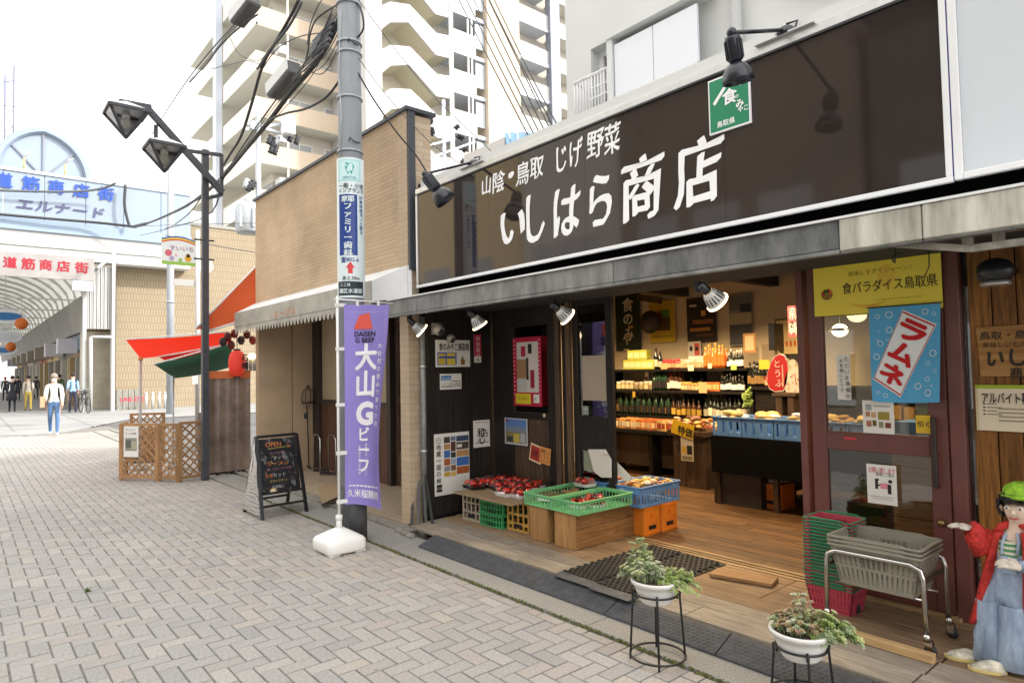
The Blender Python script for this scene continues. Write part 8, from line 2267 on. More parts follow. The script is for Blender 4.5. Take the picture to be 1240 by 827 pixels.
wallY('framed_picture', 'light wooden picture frame standing on the shelf', (899.5, 404), (915.5, 427), flat('A87A46'), YWI-.3, cat='picture frame', rects=[(.15, .12, .85, .88, flat('C8B48A'))])
wallY('wall_poster', 'small red and white figure poster above the jars', (833, 414), (849, 432), flat('D8CFC4'), YWI-.05, rects=[(.5, .1, .9, .9, flat('C8564A')), (.12, .3, .35, .6, P_k), (.55, .35, .8, .6, P_k)])
t = thing('wall_drum', 'dark round drum hanging from a plank on the inner wall', 'ornament', PY(786, 391, 8.1))
c_ = PY(787, 390, 8.1); mb = MB(); mb.lathe([(0, -.03), (.17, -.03), (.18, 0), (.17, .03), (0, .03)], c_, M('drum', (.035, .022, .016), .5), 24, (0, -1, 0)); mb.build('disc', t)
mb = MB(); a = PY(773, 360, 8.15); b = PY(800, 364, 8.15); mb.beam(a, b, .06, .10, m_dkbrown); mb.build('plank', t)
# framed board and paper strip on the right, geisha cut-out
fbx = wallY('notice_board', 'cream framed board of crafts on the inner wall at right', (938, 387), (982, 430), flat('1E1812'), YWI-.03, cat='board', rects=[(.03, .03, .98, .95, flat('D9BE82')), (.3, .6, .36, .75, flat('C8582E')), (.42, .6, .48, .75, flat('C8582E')), (.54, .6, .6, .75, flat('C8582E')), (.15, .62, .24, .74, P_k), (.75, .5, .88, .8, flat('3A2A1C'))])
wallY('paper_strip', 'red and pink printed paper strip hanging before the framed board', (953.5, 371), (964.5, 408), flat('C8505A'), 7.4, cat='strip', rects=[(.1, .55, .9, .85, flat('D8C0B0')), (.3, .5, .7, .7, flat('2A1A1C'))], texts=[(.2, .03, .16, '新米', flat('E8C8C0'), {'vertical': True})])
t = thing('dark_speaker', 'dark tall box beside the framed board', 'box', PY(932, 410, 8.2)); mb = MB(); a, b = PY(930, 392, 8.0), PY(938, 424, 8.0); mb.box((a.x, 8.0, b.z), (b.x, 8.25, a.z), m_black_p); mb.build('box', t)
YGE = 6.9
def ge(x, y): return PY(720+x/3.939, 330+y/3.939, YGE)
t = thing('cutout_sign', 'cut-out sign of a red teardrop and a woman in white kimono on a dark stool', 'cut-out sign', ge(910, 575))
drop_ = [(885, 390), (905, 400), (918, 430), (922, 470), (915, 530), (898, 562), (860, 566), (835, 552), (822, 520), (825, 480), (842, 430), (862, 400)]
mb = MB(); mb.prism([ge(x+(x-872)*.05, y+(y-480)*.05)+Vector((0, .004, 0)) for x, y in drop_], (0, .01, 0), P_w); mb.build('backing', t)
mb = MB(); mb.prism([ge(x, y) for x, y in drop_], (0, .003, 0), flat('B81E22')); mb.build('teardrop', t)
mb = MB(); mb.text('とうふ', ge(858, 415)+Vector((0, -.002, 0)), XU, DN, .095, flat('E8C8C0'), vertical=True, bold=.01); mb.box(ge(893, 440)+Vector((0, -.003, 0)), ge(902, 545)+Vector((0, -.001, 0)), flat('D8B8A0')); mb.build('lettering', t)
body_ = [(912, 570), (905, 520), (915, 480), (935, 462), (945, 450), (970, 448), (985, 470), (992, 520), (992, 572)]
mb = MB(); mb.prism([ge(x, y) for x, y in body_], (0, .012, 0), flat('DCD2C0')); mb.build('kimono', t)
mb = MB()
for k in range(9): x, y = rb.uniform(920, 985), rb.uniform(480, 560); mb.box(ge(x, y)+Vector((0, -.003, 0)), ge(x+5, y+8)+Vector((0, -.001, 0)), flat('C86A5A'))
mb.tube([ge(935, 500)+Vector((0, -.002, 0)), ge(955, 480)+Vector((0, -.002, 0)), ge(962, 530)+Vector((0, -.002, 0))], .004, flat('B83A3A'), 5); mb.build('pattern', t)
mb = MB(); mb.prism([ge(944+15*math.cos(k*.4488), 428+21*math.sin(k*.4488)) for k in range(14)], (0, -.006, 0), flat('E6DACB')); mb.build('face', t)
mb = MB(); mb.prism([ge(x, y) for x, y in ((930, 420), (934, 402), (950, 394), (972, 392), (990, 404), (1002, 425), (996, 445), (978, 440), (966, 424), (952, 412), (940, 412))], (0, -.010, 0), P_k); mb.build('hair', t)
mb = MB(); mb.box(ge(936, 428)+Vector((0, -.008, 0)), ge(941, 430)+Vector((0, -.009, 0)), P_k); mb.box(ge(948, 428)+Vector((0, -.008, 0)), ge(953, 430)+Vector((0, -.009, 0)), P_k); mb.box(ge(941, 441)+Vector((0, -.008, 0)), ge(946, 444)+Vector((0, -.009, 0)), lr_); mb.build('features', t)
mb = MB(); a, b = ge(850, 575), ge(965, 680); mb.box((a.x, YGE-.02, a.z-.03), (b.x, YGE+.3, a.z), m_dkbrown); mb.box((a.x+.03, YGE, .2), (a.x+.1, YGE+.28, a.z-.03), m_dkbrown); mb.box((b.x-.1, YGE, .2), (b.x-.03, YGE+.28, a.z-.03), m_dkbrown); mb.build('stool', t)
# potted plant on bench right, picture items
t = thing('small_plant', 'small green leafy sprig on the lower shelf', 'plant', PY(907, 500, 7.3)); mb = MB()
for k in range(14):
    p = PY(905+rb.uniform(-3, 4), 480+rb.uniform(-8, 12), 7.3); rosette(mb, p, (rb.uniform(-1, 1), -1, 1), .05, SUCC[2], 5)
mb.build('leaves', t)
# goods behind the red door glass: shelves with packets and a counter
m_cw = wood('counter_wood', (.42, .26, .12), (.28, .16, .07), 'x', 3, .5, .1)
ct = thing('counter', 'wooden counter of horizontal boards behind the red door', 'counter', (-1.4, 5.6, HP))
for k in range(6):
    mb = MB(); mb.box((-2.0, 5.55, HP+.02+.13*k), (.1, 5.60, HP+.145+.13*k), m_cw); mb.build('board', ct, bevel=.003)
mb = MB(); mb.box((-2.05, 5.5, HP+.80), (.1, 6.1, HP+.84), m_cw); mb.build('top', ct, bevel=.003)
rkx = thing('goods_rack', 'rack of hanging goods seen through the red door glass', 'rack', (-1.9, 6.6, HP))
mb = MB()
mb.box((-2.6, 7.05, HP), (.4, 7.1, 2.77), M('inner_dark_panel', (.03, .022, .016), .8))  # dark sheet added so the room behind the door glass looks dark
for z in (1.0, 1.3, 1.6, 1.9, 2.2): mb.box((-2.5, 6.7, z), (-.6, 7.0, z+.025), m_dkbrown)
for x in (-2.5, -1.5, -.6): mb.box((x, 6.7, HP), (x+.04, 7.0, 2.3), m_dkbrown)
mb.build('frame', rkx)
mb = MB()
for z in (1.03, 1.33, 1.63, 1.93):
    for k in range(16):
        x = -2.42+k*.11; h_ = rb.uniform(.1, .22); mb.box((x, 6.74, z), (x+.085, 6.82, z+h_), flat(rb.choice(['C9A060', 'D8C8A0', 'A8502A', '6A7A3A', '4A5A2A', 'B8862E', '8A4A2A', 'C8B088'])))
mb.build('packets', rkx, kind='stuff')
t = thing('blue_crate_stack', 'green and blue crates behind the red door glass', 'crate stack', (-1.9, 5.3, HP+.84))
mb = MB(); mb.box((-2.0, 5.65, HP+.845), (-1.75, 5.95, HP+1.0), m_cblue); mb.box((-1.7, 5.62, HP+.845), (-1.25, 5.95, HP+1.0), M('crate_dark_green', (.03, .10, .04), .5)); mb.build('crates', t)
# lamps that light the room
def ceil_lamp(label, x, y, z, e, visible=True):
    t = thing('ceiling_lamp', label, 'ceiling lamp', (x, y, z), 'warm spot lamps on the shop ceiling')
    mb = MB(); mb.lathe([(0, .1), (.05, .1), (.055, .02), (.065, .0)], (x, y, z), m_black_p, 16); mb.build('housing', t)
    mb = MB(); mb.lathe([(0, .008), (.058, .008)], (x, y, z), M('lamp_lit_in', (1, .8, .5), .4, emit=((1, .74, .4), 14)), 14); mb.build('bulb', t)
    mb = MB(); mb.cyl((x, y, z+.1), (x, y, 2.78), .012, m_black_p, 6); mb.build('stem', t)
    l = bpy.data.lights.new('lamp_light', 'SPOT'); l.energy = e*.78; l.color = (1, .72, .40); l.shadow_soft_size = .06; l.spot_size = R(150); l.spot_blend = .5
    lo = bpy.data.objects.new('lamp_light', l); COL.objects.link(lo); lo.parent = t; lo.location = (0, 0, -.03)
    return t
for k, (x, y, e) in enumerate([(-6.2, 6.6, 75), (-5.0, 6.7, 75), (-4.0, 6.9, 70), (-3.2, 5.6, 60), (-2.2, 6.6, 60), (-4.6, 5.4, 50), (-1.2, 5.6, 40)]):
    ceil_lamp(['leftmost lamp over the shelves', 'lamp over the left part of the bench', 'lamp over the goods heap', 'lamp over the doorway floor', 'lamp by the framed board', 'lamp behind the sliding door', 'lamp behind the red door'][k], x, y, 2.60, e)
p = PY(1017, 400, 6.2)
t = thing('pendant_lamp', 'round glowing lamp seen through the upper glass of the red door', 'lamp', p)
mb = MB(); mb.ell(p, (.07, .07, .06), M('lamp_glow', (1, .8, .5), .4, emit=((1, .76, .42), 6)), 14, 8); mb.build('globe', t)
mb = MB(); mb.lathe([(.02, .06), (.09, .0), (.095, -.01)], p, m_black_p, 16); mb.cyl(p, (p.x, p.y, 2.78), .006, m_black_p, 5); mb.build('shade', t)
# ================================================================== PEOPLE AND THE SCARECROW
def skin_body(nodes, edges, sub=2, root=0):
    """Grow one continuous surface over a skeleton of joints with radii; returns (verts, faces)."""
    me = bpy.data.meshes.new('body_skeleton'); me.from_pydata([n[0] for n in nodes], edges, []); me.update()
    ob = bpy.data.objects.new('body_skeleton', me); COL.objects.link(ob)
    ob.modifiers.new('skin', 'SKIN')
    if not me.skin_vertices:
        bm = bmesh.new(); bm.from_mesh(me); bm.verts.layers.skin.verify(); bm.to_mesh(me); bm.free()
    for i, n in enumerate(nodes):
        r_ = n[1]; me.skin_vertices[0].data[i].radius = (r_, r_) if not isinstance(r_, tuple) else r_
        me.skin_vertices[0].data[i].use_root = (i == root)
    s_ = ob.modifiers.new('sub', 'SUBSURF'); s_.levels = sub; s_.render_levels = sub
    dg = bpy.context.evaluated_depsgraph_get()
    m2 = bpy.data.meshes.new_from_object(ob.evaluated_get(dg))
    vs = [v.co.copy() for v in m2.vertices]; fs = [tuple(p.vertices) for p in m2.polygons]
    bpy.data.objects.remove(ob); bpy.data.meshes.remove(me); bpy.data.meshes.remove(m2)
    return vs, fs
m_skin = M('skin', (.55, .36, .26), .55)
m_shoe = M('shoe', (.05, .05, .055), .6)
def person(label, at, h, face, top, legs, hair, shoes=None, stride=.25, arm=(.06, .06), top_z=.50, sleeve=1.0, hairlong=False, bend=0.0, coat=False, bag=None, mask=False, group='people in the arcade'):
    """Standing or walking figure; face = heading angle, parts coloured by height along the body."""
    t = thing('person', label, 'person', (0, 0, 0), group)
    s_ = h/1.65
    st = stride/2
    N = [((0, 0, .90), (.115, .085)), ((0, .0, 1.05), (.105, .08)), ((0+bend*.4, 0, 1.22), (.125, .09)), ((bend*.7, 0, 1.36), (.10, .075)), ((bend, 0, 1.42), .052), ((bend+.01, 0, 1.50), .066), ((bend+.015, 0, 1.585), .076),
         # legs
         ((0, .085, .84), .082), ((st*.5+.02, .09, .48), .058), ((st, .09, .10), .040), ((st+.13, .10, .035), .034),
         ((0, -.085, .84), .082), ((-st*.3+.03, -.09, .48), .058), ((-st, -.09, .12), .040), ((-st+.13, -.10, .04), .034),
         # arms
         ((bend*.7, .155, 1.35), .058), ((bend*.5-arm[0]*.5, .185, 1.10), .050), ((bend*.5+arm[0], .195, .88), .034), ((bend*.5+arm[0]*1.2, .20, .79), .030),
         ((bend*.7, -.155, 1.35), .058), ((bend*.5-arm[1]*.5, -.185, 1.10), .050), ((bend*.5+arm[1], -.195, .88), .034), ((bend*.5+arm[1]*1.2, -.20, .79), .030)]
    E = [(0, 1), (1, 2), (2, 3), (3, 4), (4, 5), (5, 6), (0, 7), (7, 8), (8, 9), (9, 10), (0, 11), (11, 12), (12, 13), (13, 14), (3, 15), (15, 16), (16, 17), (17, 18), (3, 19), (19, 20), (20, 21), (21, 22)]
    vs, fs = skin_body(N, E, 2)
    mb = MB(); mats = {}
    for f in fs:
        c = sum((vs[i] for i in f), Vector())/len(f)
        if abs(c.y) > .14 and c.z < 1.4:
            m_ = top if c.z > .84+(1-sleeve)*.4 else m_skin
        elif c.z > 1.415: m_ = m_skin
        elif c.z > (.92 if not coat else .45): m_ = top
        elif c.z > .09: m_ = legs
        else: m_ = shoes or m_shoe
        mb.add([vs[i]*s_ for i in f], [tuple(range(len(f)))], m_, True)
    # weld: rebuild with shared vertices so the skin stays one smooth surface
    mb2 = MB(); mb2.v = [tuple(v*s_) for v in vs]; mb2.f = fs; mb2.mats = mb.mats; mb2.mi = mb.mi; mb2.sm = [True]*len(fs)
    body = mb2.build('body', t)
    hc = Vector((bend+.005, 0, 1.60))
    mb = MB(); mb.ell((hc+Vector((-.018, 0, .022)))*s_, (.092*s_, .086*s_, .088*s_), hair, 12, 8)
    if hairlong: mb.ell((hc+Vector((-.055, 0, -.08)))*s_, (.05*s_, .085*s_, .13*s_), hair, 10, 6)
    mb.build('hair', t)
    mb = MB()
    for y in (-.03, .03): mb.ell((hc+Vector((.086, y, -.035)))*s_, (.008*s_, .011*s_, .007*s_), P_k, 6, 4)
    mb.ell((hc+Vector((.095, 0, -.06)))*s_, (.014*s_, .012*s_, .018*s_), m_skin, 6, 5)
    if mask: mb.ell((hc+Vector((.062, 0, -.088)))*s_, (.042*s_, .056*s_, .04*s_), flat('E8E8E6'), 10, 6)
    else: mb.ell((hc+Vector((.082, 0, -.095)))*s_, (.008*s_, .022*s_, .005*s_), flat('9A4A44'), 6, 4)
    for y in (-.08, .08): mb.ell((hc+Vector((0, y, -.05)))*s_, (.016*s_, .01*s_, .026*s_), m_skin, 6, 5)
    mb.build('face', t)
    if coat:
        mb = MB(); mb.lathe([(.15*s_, .98*s_), (.17*s_, .8*s_), (.20*s_, .55*s_), (.19*s_, .55*s_)], (0, 0, 0), top, 14); mb.build('coat_skirt', t)
    if bag:
        mb = MB(); mb.cbox(Vector((-.02, -.26, .92))*s_, (.26*s_, .10*s_, .30*s_), bag); mb.tube([Vector((0, -.24, 1.05))*s_, Vector((0, -.18, 1.38))*s_, Vector((0, -.1, 1.42))*s_], .012*s_, bag, 5); mb.build('bag', t, bevel=.02)
    # hands with fingers
    for s2, a_ in ((1, arm[0]), (-1, arm[1])):
        mb = MB(); w_ = Vector((bend*.5+a_*1.2, s2*.20, .79))
        for k in range(4):
            b_ = w_+Vector((.018-.012*k, -s2*.004, -.02)); mb.tube([b_*s_, (b_+Vector((.004, -s2*.004, -.045)))*s_, (b_+Vector((.008, -s2*.016, -.072+.006*abs(k-1.3))))*s_], [.0085*s_, .008*s_, .006*s_], m_skin, 5)
        mb.tube([(w_+Vector((.02, 0, .0)))*s_, (w_+Vector((.042, -s2*.006, -.03)))*s_, (w_+Vector((.046, -s2*.012, -.05)))*s_], [.010*s_, .009*s_, .006*s_], m_skin, 5)
        mb.build('hand', t)
    t.location = at; t.rotation_euler = (0, 0, face)
    return t
fW = flat('E3E2DE', .85); fJ = flat('4F6E98', .85); fK = flat('22222C', .85); fBe = flat('B5AEA2', .85); fYe = flat('A89448', .85); fBl = flat('8FB8DC', .85); fNv = flat('2A2E40', .85); fGr = flat('5E7A50', .85); fRd = flat('A83A34', .85); fDk = flat('3A3C42', .85)
hB = flat('211A18', .7); hG = flat('8A8078', .7)
p = PZ(65, 527, .008)
w_ = person('woman in white top and blue jeans walking toward the camera with mask and shoulder bag', (p.x, p.y, .008), 1.62, R(0)+math.atan2(-p.y, -p.x)*.0-.15, fW, fJ, hG, flat('D8D4D0'), .42, (.16, -.10), bag=flat('B89A7A'), mask=True, sleeve=.75)
for lb, px, py, h_, face, kw in [
        ('person in long dark coat walking away in the arcade', 14.5, 499, 1.62, R(180), dict(top=fK, legs=fK, hair=hB, coat=True)),
        ('person in beige jacket and mustard trousers with bag walking away', 34, 498, 1.62, R(180), dict(top=fBe, legs=fYe, hair=hB, bag=flat('4A4440'))),
        ('person in red hat and dark coat at the far left of the arcade', 6, 486, 1.6, R(180), dict(top=fDk, legs=fK, hair=fRd)),
        ('person in grey clothes far inside the arcade between two walkers', 43.5, 484, 1.6, R(170), dict(top=fDk, legs=fNv, hair=hB)),
        ('person in black jacket half hidden behind the long dark coat', 21, 486, 1.62, R(180), dict(top=fK, legs=fDk, hair=hB)),
        ('person in green top walking behind the cyclist', 72, 490, 1.66, R(180), dict(top=fGr, legs=fNv, hair=hB)),
        ('man in light blue shirt and navy trousers pushing a bicycle', 88, 500, 1.68, R(180), dict(top=fBl, legs=fNv, hair=hB, sleeve=.6, arm=(.16, .05)))]:
    p = PZ(px, py, .008)
    person(lb, (p.x, p.y, .008), h_, face, stride=.3, **kw)
# bicycle pushed by the man in blue
p = PZ(99, 500, .008)
bk = thing('bicycle', 'dark city bicycle pushed by the man in the light blue shirt', 'bicycle', (0, 0, 0))
m_bike = M('bike_dark', (.03, .03, .035), .4)
for nm, x in (('front_wheel', -.52), ('rear_wheel', .52)):
    W_ = MB(); W_.tube([(x+.32*math.cos(k*math.pi/12), 0, .33+.32*math.sin(k*math.pi/12)) for k in range(24)], .018, m_tyre, 6, closed=True); W_ = W_.build(nm, bk)
    mb = MB()
    for k in range(8): mb.tube([(x, 0, .33), (x+.31*math.cos(k*.785), 0, .33+.31*math.sin(k*.785))], .004, m_galv, 4)
    mb.build('spokes', W_)
mb = MB()
for a, b in (((-.52, 0, .33), (-.38, 0, .92)), ((-.40, 0, .85), (.08, 0, .35)), ((.08, 0, .35), (.16, 0, .85)), ((.08, 0, .35), (.52, 0, .33)), ((.52, 0, .33), (.14, 0, .75)), ((-.36, 0, .70), (.12, 0, .55))): mb.tube([a, b], .018, m_bike, 6)
mb.build('frame', bk)
mb = MB(); mb.tube([(-.30, -.28, 1.0), (-.38, -.2, 1.02), (-.39, 0, .98), (-.38, .2, 1.02), (-.30, .28, 1.0)], .014, m_galv, 6); mb.build('handlebar', bk)
mb = MB(); mb.ell((.18, 0, .88), (.13, .09, .04), m_tyre, 10, 6); mb.build('saddle', bk)
mb = crate_mb(.30, .32, .24, m_bike, nx=8, ny=8); mb.v = [(x-.62, y, z+.78) for x, y, z in mb.v]; mb.build('basket', bk)
bk.location = (p.x, p.y+.1, .008); bk.rotation_euler = (0, 0, R(8))

# ---- the scarecrow doll in red jacket and dungarees at the right
m_coat = M('coat_red', (.50, .030, .022), .85, noise=(60, .4, (.30, .014, .012)), bump=(30, .5))
m_denim = M('denim', (.30, .38, .50), .85, noise=(14, .45, (.16, .21, .31)), bump=(45, .4), stretch=(1, 1, .3))
m_shirt = M('doll_shirt', (.62, .57, .46), .85)
m_stripe = M('doll_stripe', (.06, .25, .10), .85)
m_doll = M('doll_cloth_skin', (.72, .56, .44), .8, noise=(14, .12))
m_glove = M('work_glove', (.62, .56, .48), .95, noise=(40, .2), bump=(90, .3))
m_curl = M('doll_hair', (.014, .012, .012), .7)
m_cap = M('doll_cap', (.26, .50, .03), .85, noise=(30, .4), bump=(40, .6))
dl = thing('scarecrow', 'scarecrow doll with green cap, red jacket and pale denim dungarees standing on the deck', 'scarecrow', (0, 0, 0))
DY = 3.87
def dq(px, py, y=DY): return PY(px, py, y)
hd = dq(1235, 620)
hip = dq(1217, 712); chest = dq(1227, 665)
# continuous body: legs, torso, neck, head, arms
N = [(Vector((hip.x, DY, hip.z)), (.085, .065)), (Vector((chest.x, DY, (hip.z+chest.z)/2)), (.08, .065)), (Vector((chest.x, DY, chest.z+.01)), (.085, .06)), (Vector((chest.x+.005, DY, chest.z+.06)), .04), (Vector((hd.x, DY, hd.z-.055)), .035), (Vector((hd.x, DY-.005, hd.z-.01)), .068), (Vector((hd.x, DY-.005, hd.z+.05)), .070)]
fl = dq(1196, 775); fr = dq(1232, 785)
N += [(Vector((hip.x-.05, DY-.01, hip.z-.04)), .062), (Vector((fl.x+.03, DY-.02, (hip.z+fl.z)/2)), .066), (Vector((fl.x, DY-.03, HP+.06)), .068),
      (Vector((hip.x+.05, DY-.01, hip.z-.04)), .062), (Vector((fr.x, DY-.02, (hip.z+fr.z)/2)), .066), (Vector((fr.x+.01, DY-.04, HP+.05)), .072)]
sh_l = dq(1206, 645); el_l = dq(1187, 662, DY-.03); wr_l = dq(1180, 641, DY-.06)
sh_r = Vector((chest.x+.075, DY, chest.z+.035))
N += [(Vector((sh_l.x, DY, sh_l.z-.01)), .040), (Vector((el_l.x, DY-.03, el_l.z)), .036), (Vector((wr_l.x, DY-.06, wr_l.z)), .030),
      (sh_r, .040), (sh_r+Vector((.03, -.05, -.10)), .036), (dq(1232, 684, DY-.12), .030)]
E_ = [(0, 1), (1, 2), (2, 3), (3, 4), (4, 5), (5, 6), (0, 7), (7, 8), (8, 9), (0, 10), (10, 11), (11, 12), (2, 13), (13, 14), (14, 15), (2, 16), (16, 17), (17, 18)]
vs, fs = skin_body(N, E_, 2)
mb = MB(); mb.v = [tuple(v) for v in vs]; mb.f = fs; mb.sm = [True]*len(fs)
zneck = chest.z+.045; zbib = chest.z-.02
for f in fs:
    c = sum((vs[i] for i in f), Vector())/len(f)
    dxl = c.x < sh_l.x+.012; 
    if c.z > zneck and abs(c.x-hd.x) < .1: m_ = m_doll
    elif dxl and c.z > el_l.z-.06: m_ = m_coat
    elif c.x > sh_r.x+.004 and c.z > chest.z-.16: m_ = m_coat
    elif c.z > zbib: m_ = m_shirt if int((c.z-zbib)/.016) % 2 == 0 else m_stripe
    else: m_ = m_denim
    mb.mi.append(mb._m(m_))
mb.build('body', dl)
for k in range(8):
    mb = MB(); z1_ = chest.z+.05-.0125*k; n = 8
    P_ = [Vector((chest.x-.006+.05*(2*i/n-1), DY-.070+.03*(2*i/n-1)**2-.004*k/8, 0)) for i in range(n+1)]
    mb.add([p_+Vector((0, 0, z)) for z in (z1_, z1_-.0125) for p_ in P_], [(i, n+1+i, n+2+i, i+1) for i in range(n)], m_stripe if k % 2 else m_shirt, True); mb.build('shirt_stripe', dl)
# bib pocket and straps
mb = MB(); a, b = dq(1212, 672, DY-.07), dq(1232, 697, DY-.07); mb.obox((a.x, DY-.072, b.z), (b.x-a.x, 0, 0), (0, -.004, 0), (0, 0, a.z-b.z), m_denim)
mb.tube([dq(1213, 671, DY-.068), dq(1214, 655, DY-.062), dq(1219, 645, DY-.03)], .008, m_denim, 5); mb.tube([dq(1232, 671, DY-.068), dq(1234, 655, DY-.062), dq(1232, 645, DY-.03)], .008, m_denim, 5); mb.build('bib', dl, bevel=.002)
# open jacket: left and right fronts hanging from the shoulders, with thickness and folds
def coat_panel(px_top, px_bot, n=9, m=14, y0=DY-.02, back=.10, side=-1):
    vs = []
    for j in range(m+1):
        f = j/m
        for i in range(n+1):
            g = i/n
            pa = (px_top[0][0]*(1-f)+px_bot[0][0]*f, px_top[0][1]*(1-f)+px_bot[0][1]*f)
            pb = (px_top[1][0]*(1-f)+px_bot[1][0]*f, px_top[1][1]*(1-f)+px_bot[1][1]*f)
            q = dq(pa[0]*(1-g)+pb[0]*g, pa[1]*(1-g)+pb[1]*g)
            # wraps from the front edge round the side to the back
            bulge = math.sin(g*math.pi*.9)
            vs.append(Vector((q.x, y0-.075*bulge*(1 if side < 0 else 1)+.02+.010*math.sin(g*9+f*3), q.z)))
    fs = [(j*(n+1)+i, (j+1)*(n+1)+i, (j+1)*(n+1)+i+1, j*(n+1)+i+1) for j in range(m) for i in range(n)]
    return vs, fs
for pt, pb in ((((1202, 640), (1219, 643)), ((1173, 752), (1196, 748))), (((1234, 642), (1256, 646)), ((1236, 786), (1268, 790)))):
    vs, fs = coat_panel(pt, pb); mb = MB(); mb.add(vs, fs, m_coat, True)
    o_ = mb.build('jacket_front', dl); sm = o_.modifiers.new('thick', 'SOLIDIFY'); sm.thickness = .012
vs = []; n, m = 12, 10
for j in range(m+1):
    f = j/m
    for i in range(n+1):
        g = i/n; xa = dq(1203*(1-f)+1178*f, 640+110*f); xb = dq(1255*(1-f)+1268*f, 645+140*f)
        q = xa.lerp(xb, g); vs.append(Vector((q.x, DY+.07+.03*math.sin(g*math.pi)+.008*math.sin(g*14), q.z)))
mb = MB(); mb.add(vs, [(j*(n+1)+i, (j+1)*(n+1)+i, (j+1)*(n+1)+i+1, j*(n+1)+i+1) for j in range(m) for i in range(n)], m_coat, True); o_ = mb.build('jacket_back', dl); sm = o_.modifiers.new('thick', 'SOLIDIFY'); sm.thickness = .012
mb = MB(); mb.tube([dq(1206, 648, DY-.03), dq(1212, 637, DY-.035), dq(1222, 634, DY+.0), dq(1234, 634, DY-.02), dq(1246, 640, DY-.04)], .018, m_coat, 8); mb.build('collar', dl)
# loose sleeve of the raised arm
mb = MB(); s0, s1_, s2_ = Vector((sh_l.x+.005, DY, sh_l.z-.012)), Vector((el_l.x, DY-.03, el_l.z+.004)), Vector((wr_l.x-.004, DY-.06, wr_l.z))
mb.tube([s0, s0.lerp(s1_, .5)+Vector((0, 0, -.01)), s1_, s1_.lerp(s2_, .55), s2_, s2_+Vector((-.012, -.006, .008))], [.050, .058, .060, .052, .042, .040], m_coat, 12); mb.build('sleeve', dl)
def glove(w, d, up_, s_=1.0, curl=.25, side=1):
    """Work glove: palm and five separate fingers, w = wrist, d = pointing direction."""
    d = Vector(d).normalized(); up_ = Vector(up_); sd = d.cross(up_).normalized(); up_ = sd.cross(d).normalized()
    nodes = [(w, .017*s_), (w+d*.022*s_, .020*s_), (w+d*.042*s_, .020*s_)]; ed = [(0, 1), (1, 2)]
    vs, fs = skin_body([((n[0]-w), (n[1]*1.25, n[1]*.7)) for n in nodes], ed, 2)
    mb = MB(); q = Matrix((sd, up_, d)).transposed()
    palm = MB(); palm.lathe([(0, -.004), (.019*s_, 0), (.024*s_, .02*s_), (.026*s_, .04*s_), (.020*s_, .052*s_), (0, .056*s_)], (0, 0, 0), m_glove, 12)
    mb.add([w+q @ Vector((v[0]*1.15, v[1]*.62, v[2])) for v in palm.v], palm.f, m_glove, True)
    for k, (off, ln) in enumerate(((-.021, .040), (-.007, .050), (.007, .047), (.020, .037))):
        b = w+d*.044*s_+sd*off*s_; dirk = (d+sd*off*4).normalized()
        p1 = b+dirk*ln*.45*s_; p2 = p1+(dirk-up_*curl).normalized()*ln*.35*s_; p3 = p2+(dirk-up_*curl*2.2).normalized()*ln*.3*s_
        mb.tube([b, p1, p2, p3], [.0095*s_, .0092*s_, .0085*s_, .006*s_], m_glove, 8)
    b = w+d*.012*s_+sd*.020*s_*side; mb.tube([b, b+(d*.5+sd*side*.8).normalized()*.022*s_, b+(d*.9+sd*side*.6).normalized()*.042*s_], [.011*s_, .010*s_, .007*s_], m_glove, 8)
    mb.build('glove', dl)
glove(Vector((wr_l.x-.010, DY-.065, wr_l.z+.006)), (-.95, -.25, .12), (0, 0, 1), 1.0, .35, -1)
glove(dq(1236, 687, DY-.135), (-.9, -.3, .18), (0, -.4, .9), 1.0, .45, 1)
# head: face, curls, cap
hc = Vector((hd.x, DY-.005, hd.z+.015))
mb = MB()
for s_ in (-1, 1):
    mb.ell(hc+Vector((s_*.026-.008, -.068, .012)), (.010, .005, .0065), P_w, 8, 5); mb.ell(hc+Vector((s_*.026-.008, -.072, .012)), (.005, .004, .005), P_k, 8, 5)
    mb.tube([hc+Vector((s_*.038-.008, -.064, .028)), hc+Vector((s_*.026-.008, -.070, .033)), hc+Vector((s_*.014-.008, -.071, .029))], .0028, m_curl, 5)
    mb.ell(hc+Vector((s_*.072, -.006, -.005)), (.010, .014, .020), m_doll, 8, 6)
mb.ell(hc+Vector((-.008, -.076, -.008)), (.009, .012, .013), m_doll, 8, 6)
mb.tube([hc+Vector((-.026, -.066, -.034)), hc+Vector((-.008, -.072, -.038)), hc+Vector((.010, -.066, -.032))], .004, flat('A84038'), 6)
mb.build('face', dl)
mb = MB()
for k in range(230):
    an = rb.uniform(0, 6.28); el = rb.uniform(-.55, .95)
    if math.sin(an) < -.35 and el < .42: continue
    d = Vector((math.cos(an)*math.cos(el), math.sin(an)*math.cos(el), math.sin(el)))
    c_ = hc+Vector((0, .004, .012))+d*.076; r_ = rb.uniform(.009, .015)
    x = d.cross(Vector((.3, .2, 1))).normalized(); y = d.cross(x)
    mb.tube([c_+(x*math.cos(q)+y*math.sin(q))*r_+d*.012*q/6 for q in [k2*.9 for k2 in range(8)]], .0045, m_curl, 4)
mb.build('hair', dl)
mb = MB()
cc = hc+Vector((.008, .010, .072)); vs = []; n, m = 20, 9
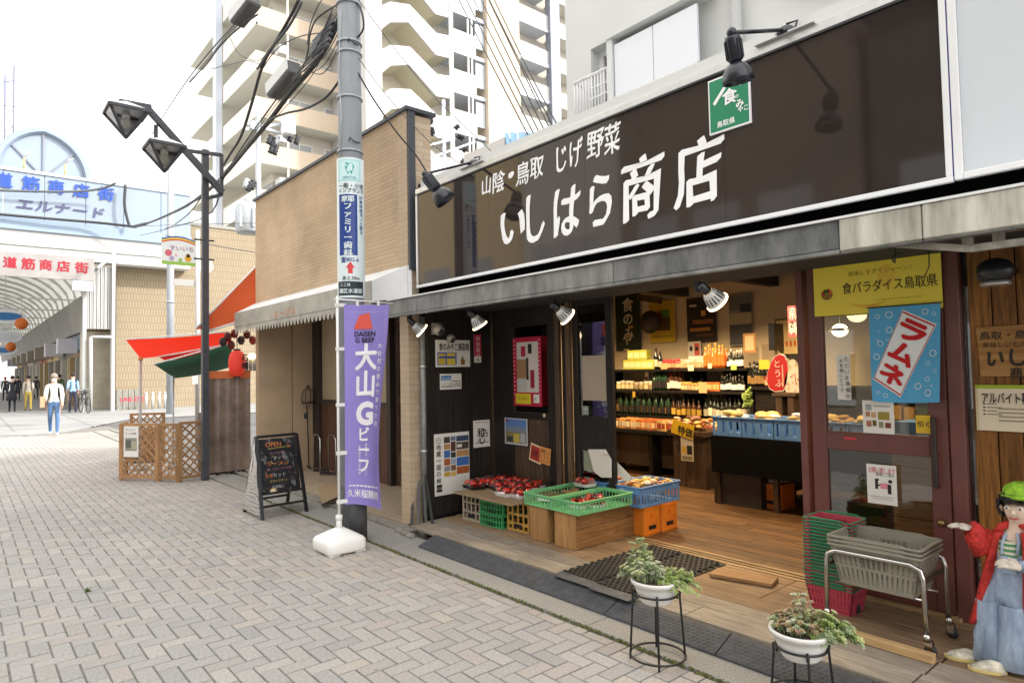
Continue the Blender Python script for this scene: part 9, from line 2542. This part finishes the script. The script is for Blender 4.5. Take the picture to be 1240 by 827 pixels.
for i in range(m+1):
    ph = math.pi*.56*i/m
    for j in range(n):
        t_ = 2*math.pi*j/n; k_ = 1+.05*math.sin(j*3.1+i*2.3)
        vs.append(cc+Vector((.074*k_*math.sin(ph)*math.cos(t_), .074*k_*math.sin(ph)*math.sin(t_), .058*k_*math.cos(ph))))
mb.add(vs, [(i*n+j, (i+1)*n+j, (i+1)*n+(j+1) % n, i*n+(j+1) % n) for i in range(m) for j in range(n)], m_cap, True); mb.tube([cc+Vector((.075*math.cos(k*.314), .075*math.sin(k*.314), -.010)) for k in range(20)], .010, m_cap, 6, closed=True); mb.build('cap', dl)
# trouser hems and shoes
for k, (c_, d) in enumerate(((dq(1170, 791, DY-.06), (-.9, -.35, 0)), (dq(1200, 803, DY-.12), (-.9, -.4, 0)))):
    d = Vector(d).normalized(); sd = Vector((-d.y, d.x, 0)); z0_ = HP+.004
    base = Vector((c_.x, c_.y, 0)); mb = MB(); rings = []
    for f, w_, h_ in ((-.055, .022, .03), (-.04, .033, .045), (0, .038, .052), (.04, .036, .038), (.07, .026, .026), (.085, .012, .014)):
        ct_ = base+d*f
        rings.append([ct_+sd*w_*math.cos(q)+Vector((0, 0, z0_+h_*max(0, math.sin(q))+(0 if math.sin(q) > 0 else 0))) for q in [j2*math.pi/8 for j2 in range(16)]])
    loft(mb, rings, M('doll_shoe', (.56, .52, .42), .85, noise=(18, .5, (.20, .20, .16))), True); sh_o = mb.build('shoe', dl)
    mb = MB(); rings = []
    for z in (z0_-.003, z0_+.010):
        rings.append([base+d*(.015+.078*math.cos(q))+sd*.042*math.sin(q)+Vector((0, 0, z)) for q in [j2*math.pi/10 for j2 in range(20)]])
    loft(mb, rings, flat('CBB878'), False); mb.build('sole', sh_o)
for k, (c_, w_) in enumerate(((Vector((fl.x-.0, DY-.03, 0)), .078), (Vector((fr.x+.01, DY-.04, 0)), .085))):
    mb = MB(); mb.lathe([(.055, hip.z-.06), (w_*.74, (hip.z+HP)/2), (w_, HP+.025), (w_*.93, HP+.022), (w_*.8, HP+.05)], (c_.x+(.02 if k == 0 else -.01), c_.y, 0), m_denim, 16)
    o_ = mb.build('trouser_leg', dl)
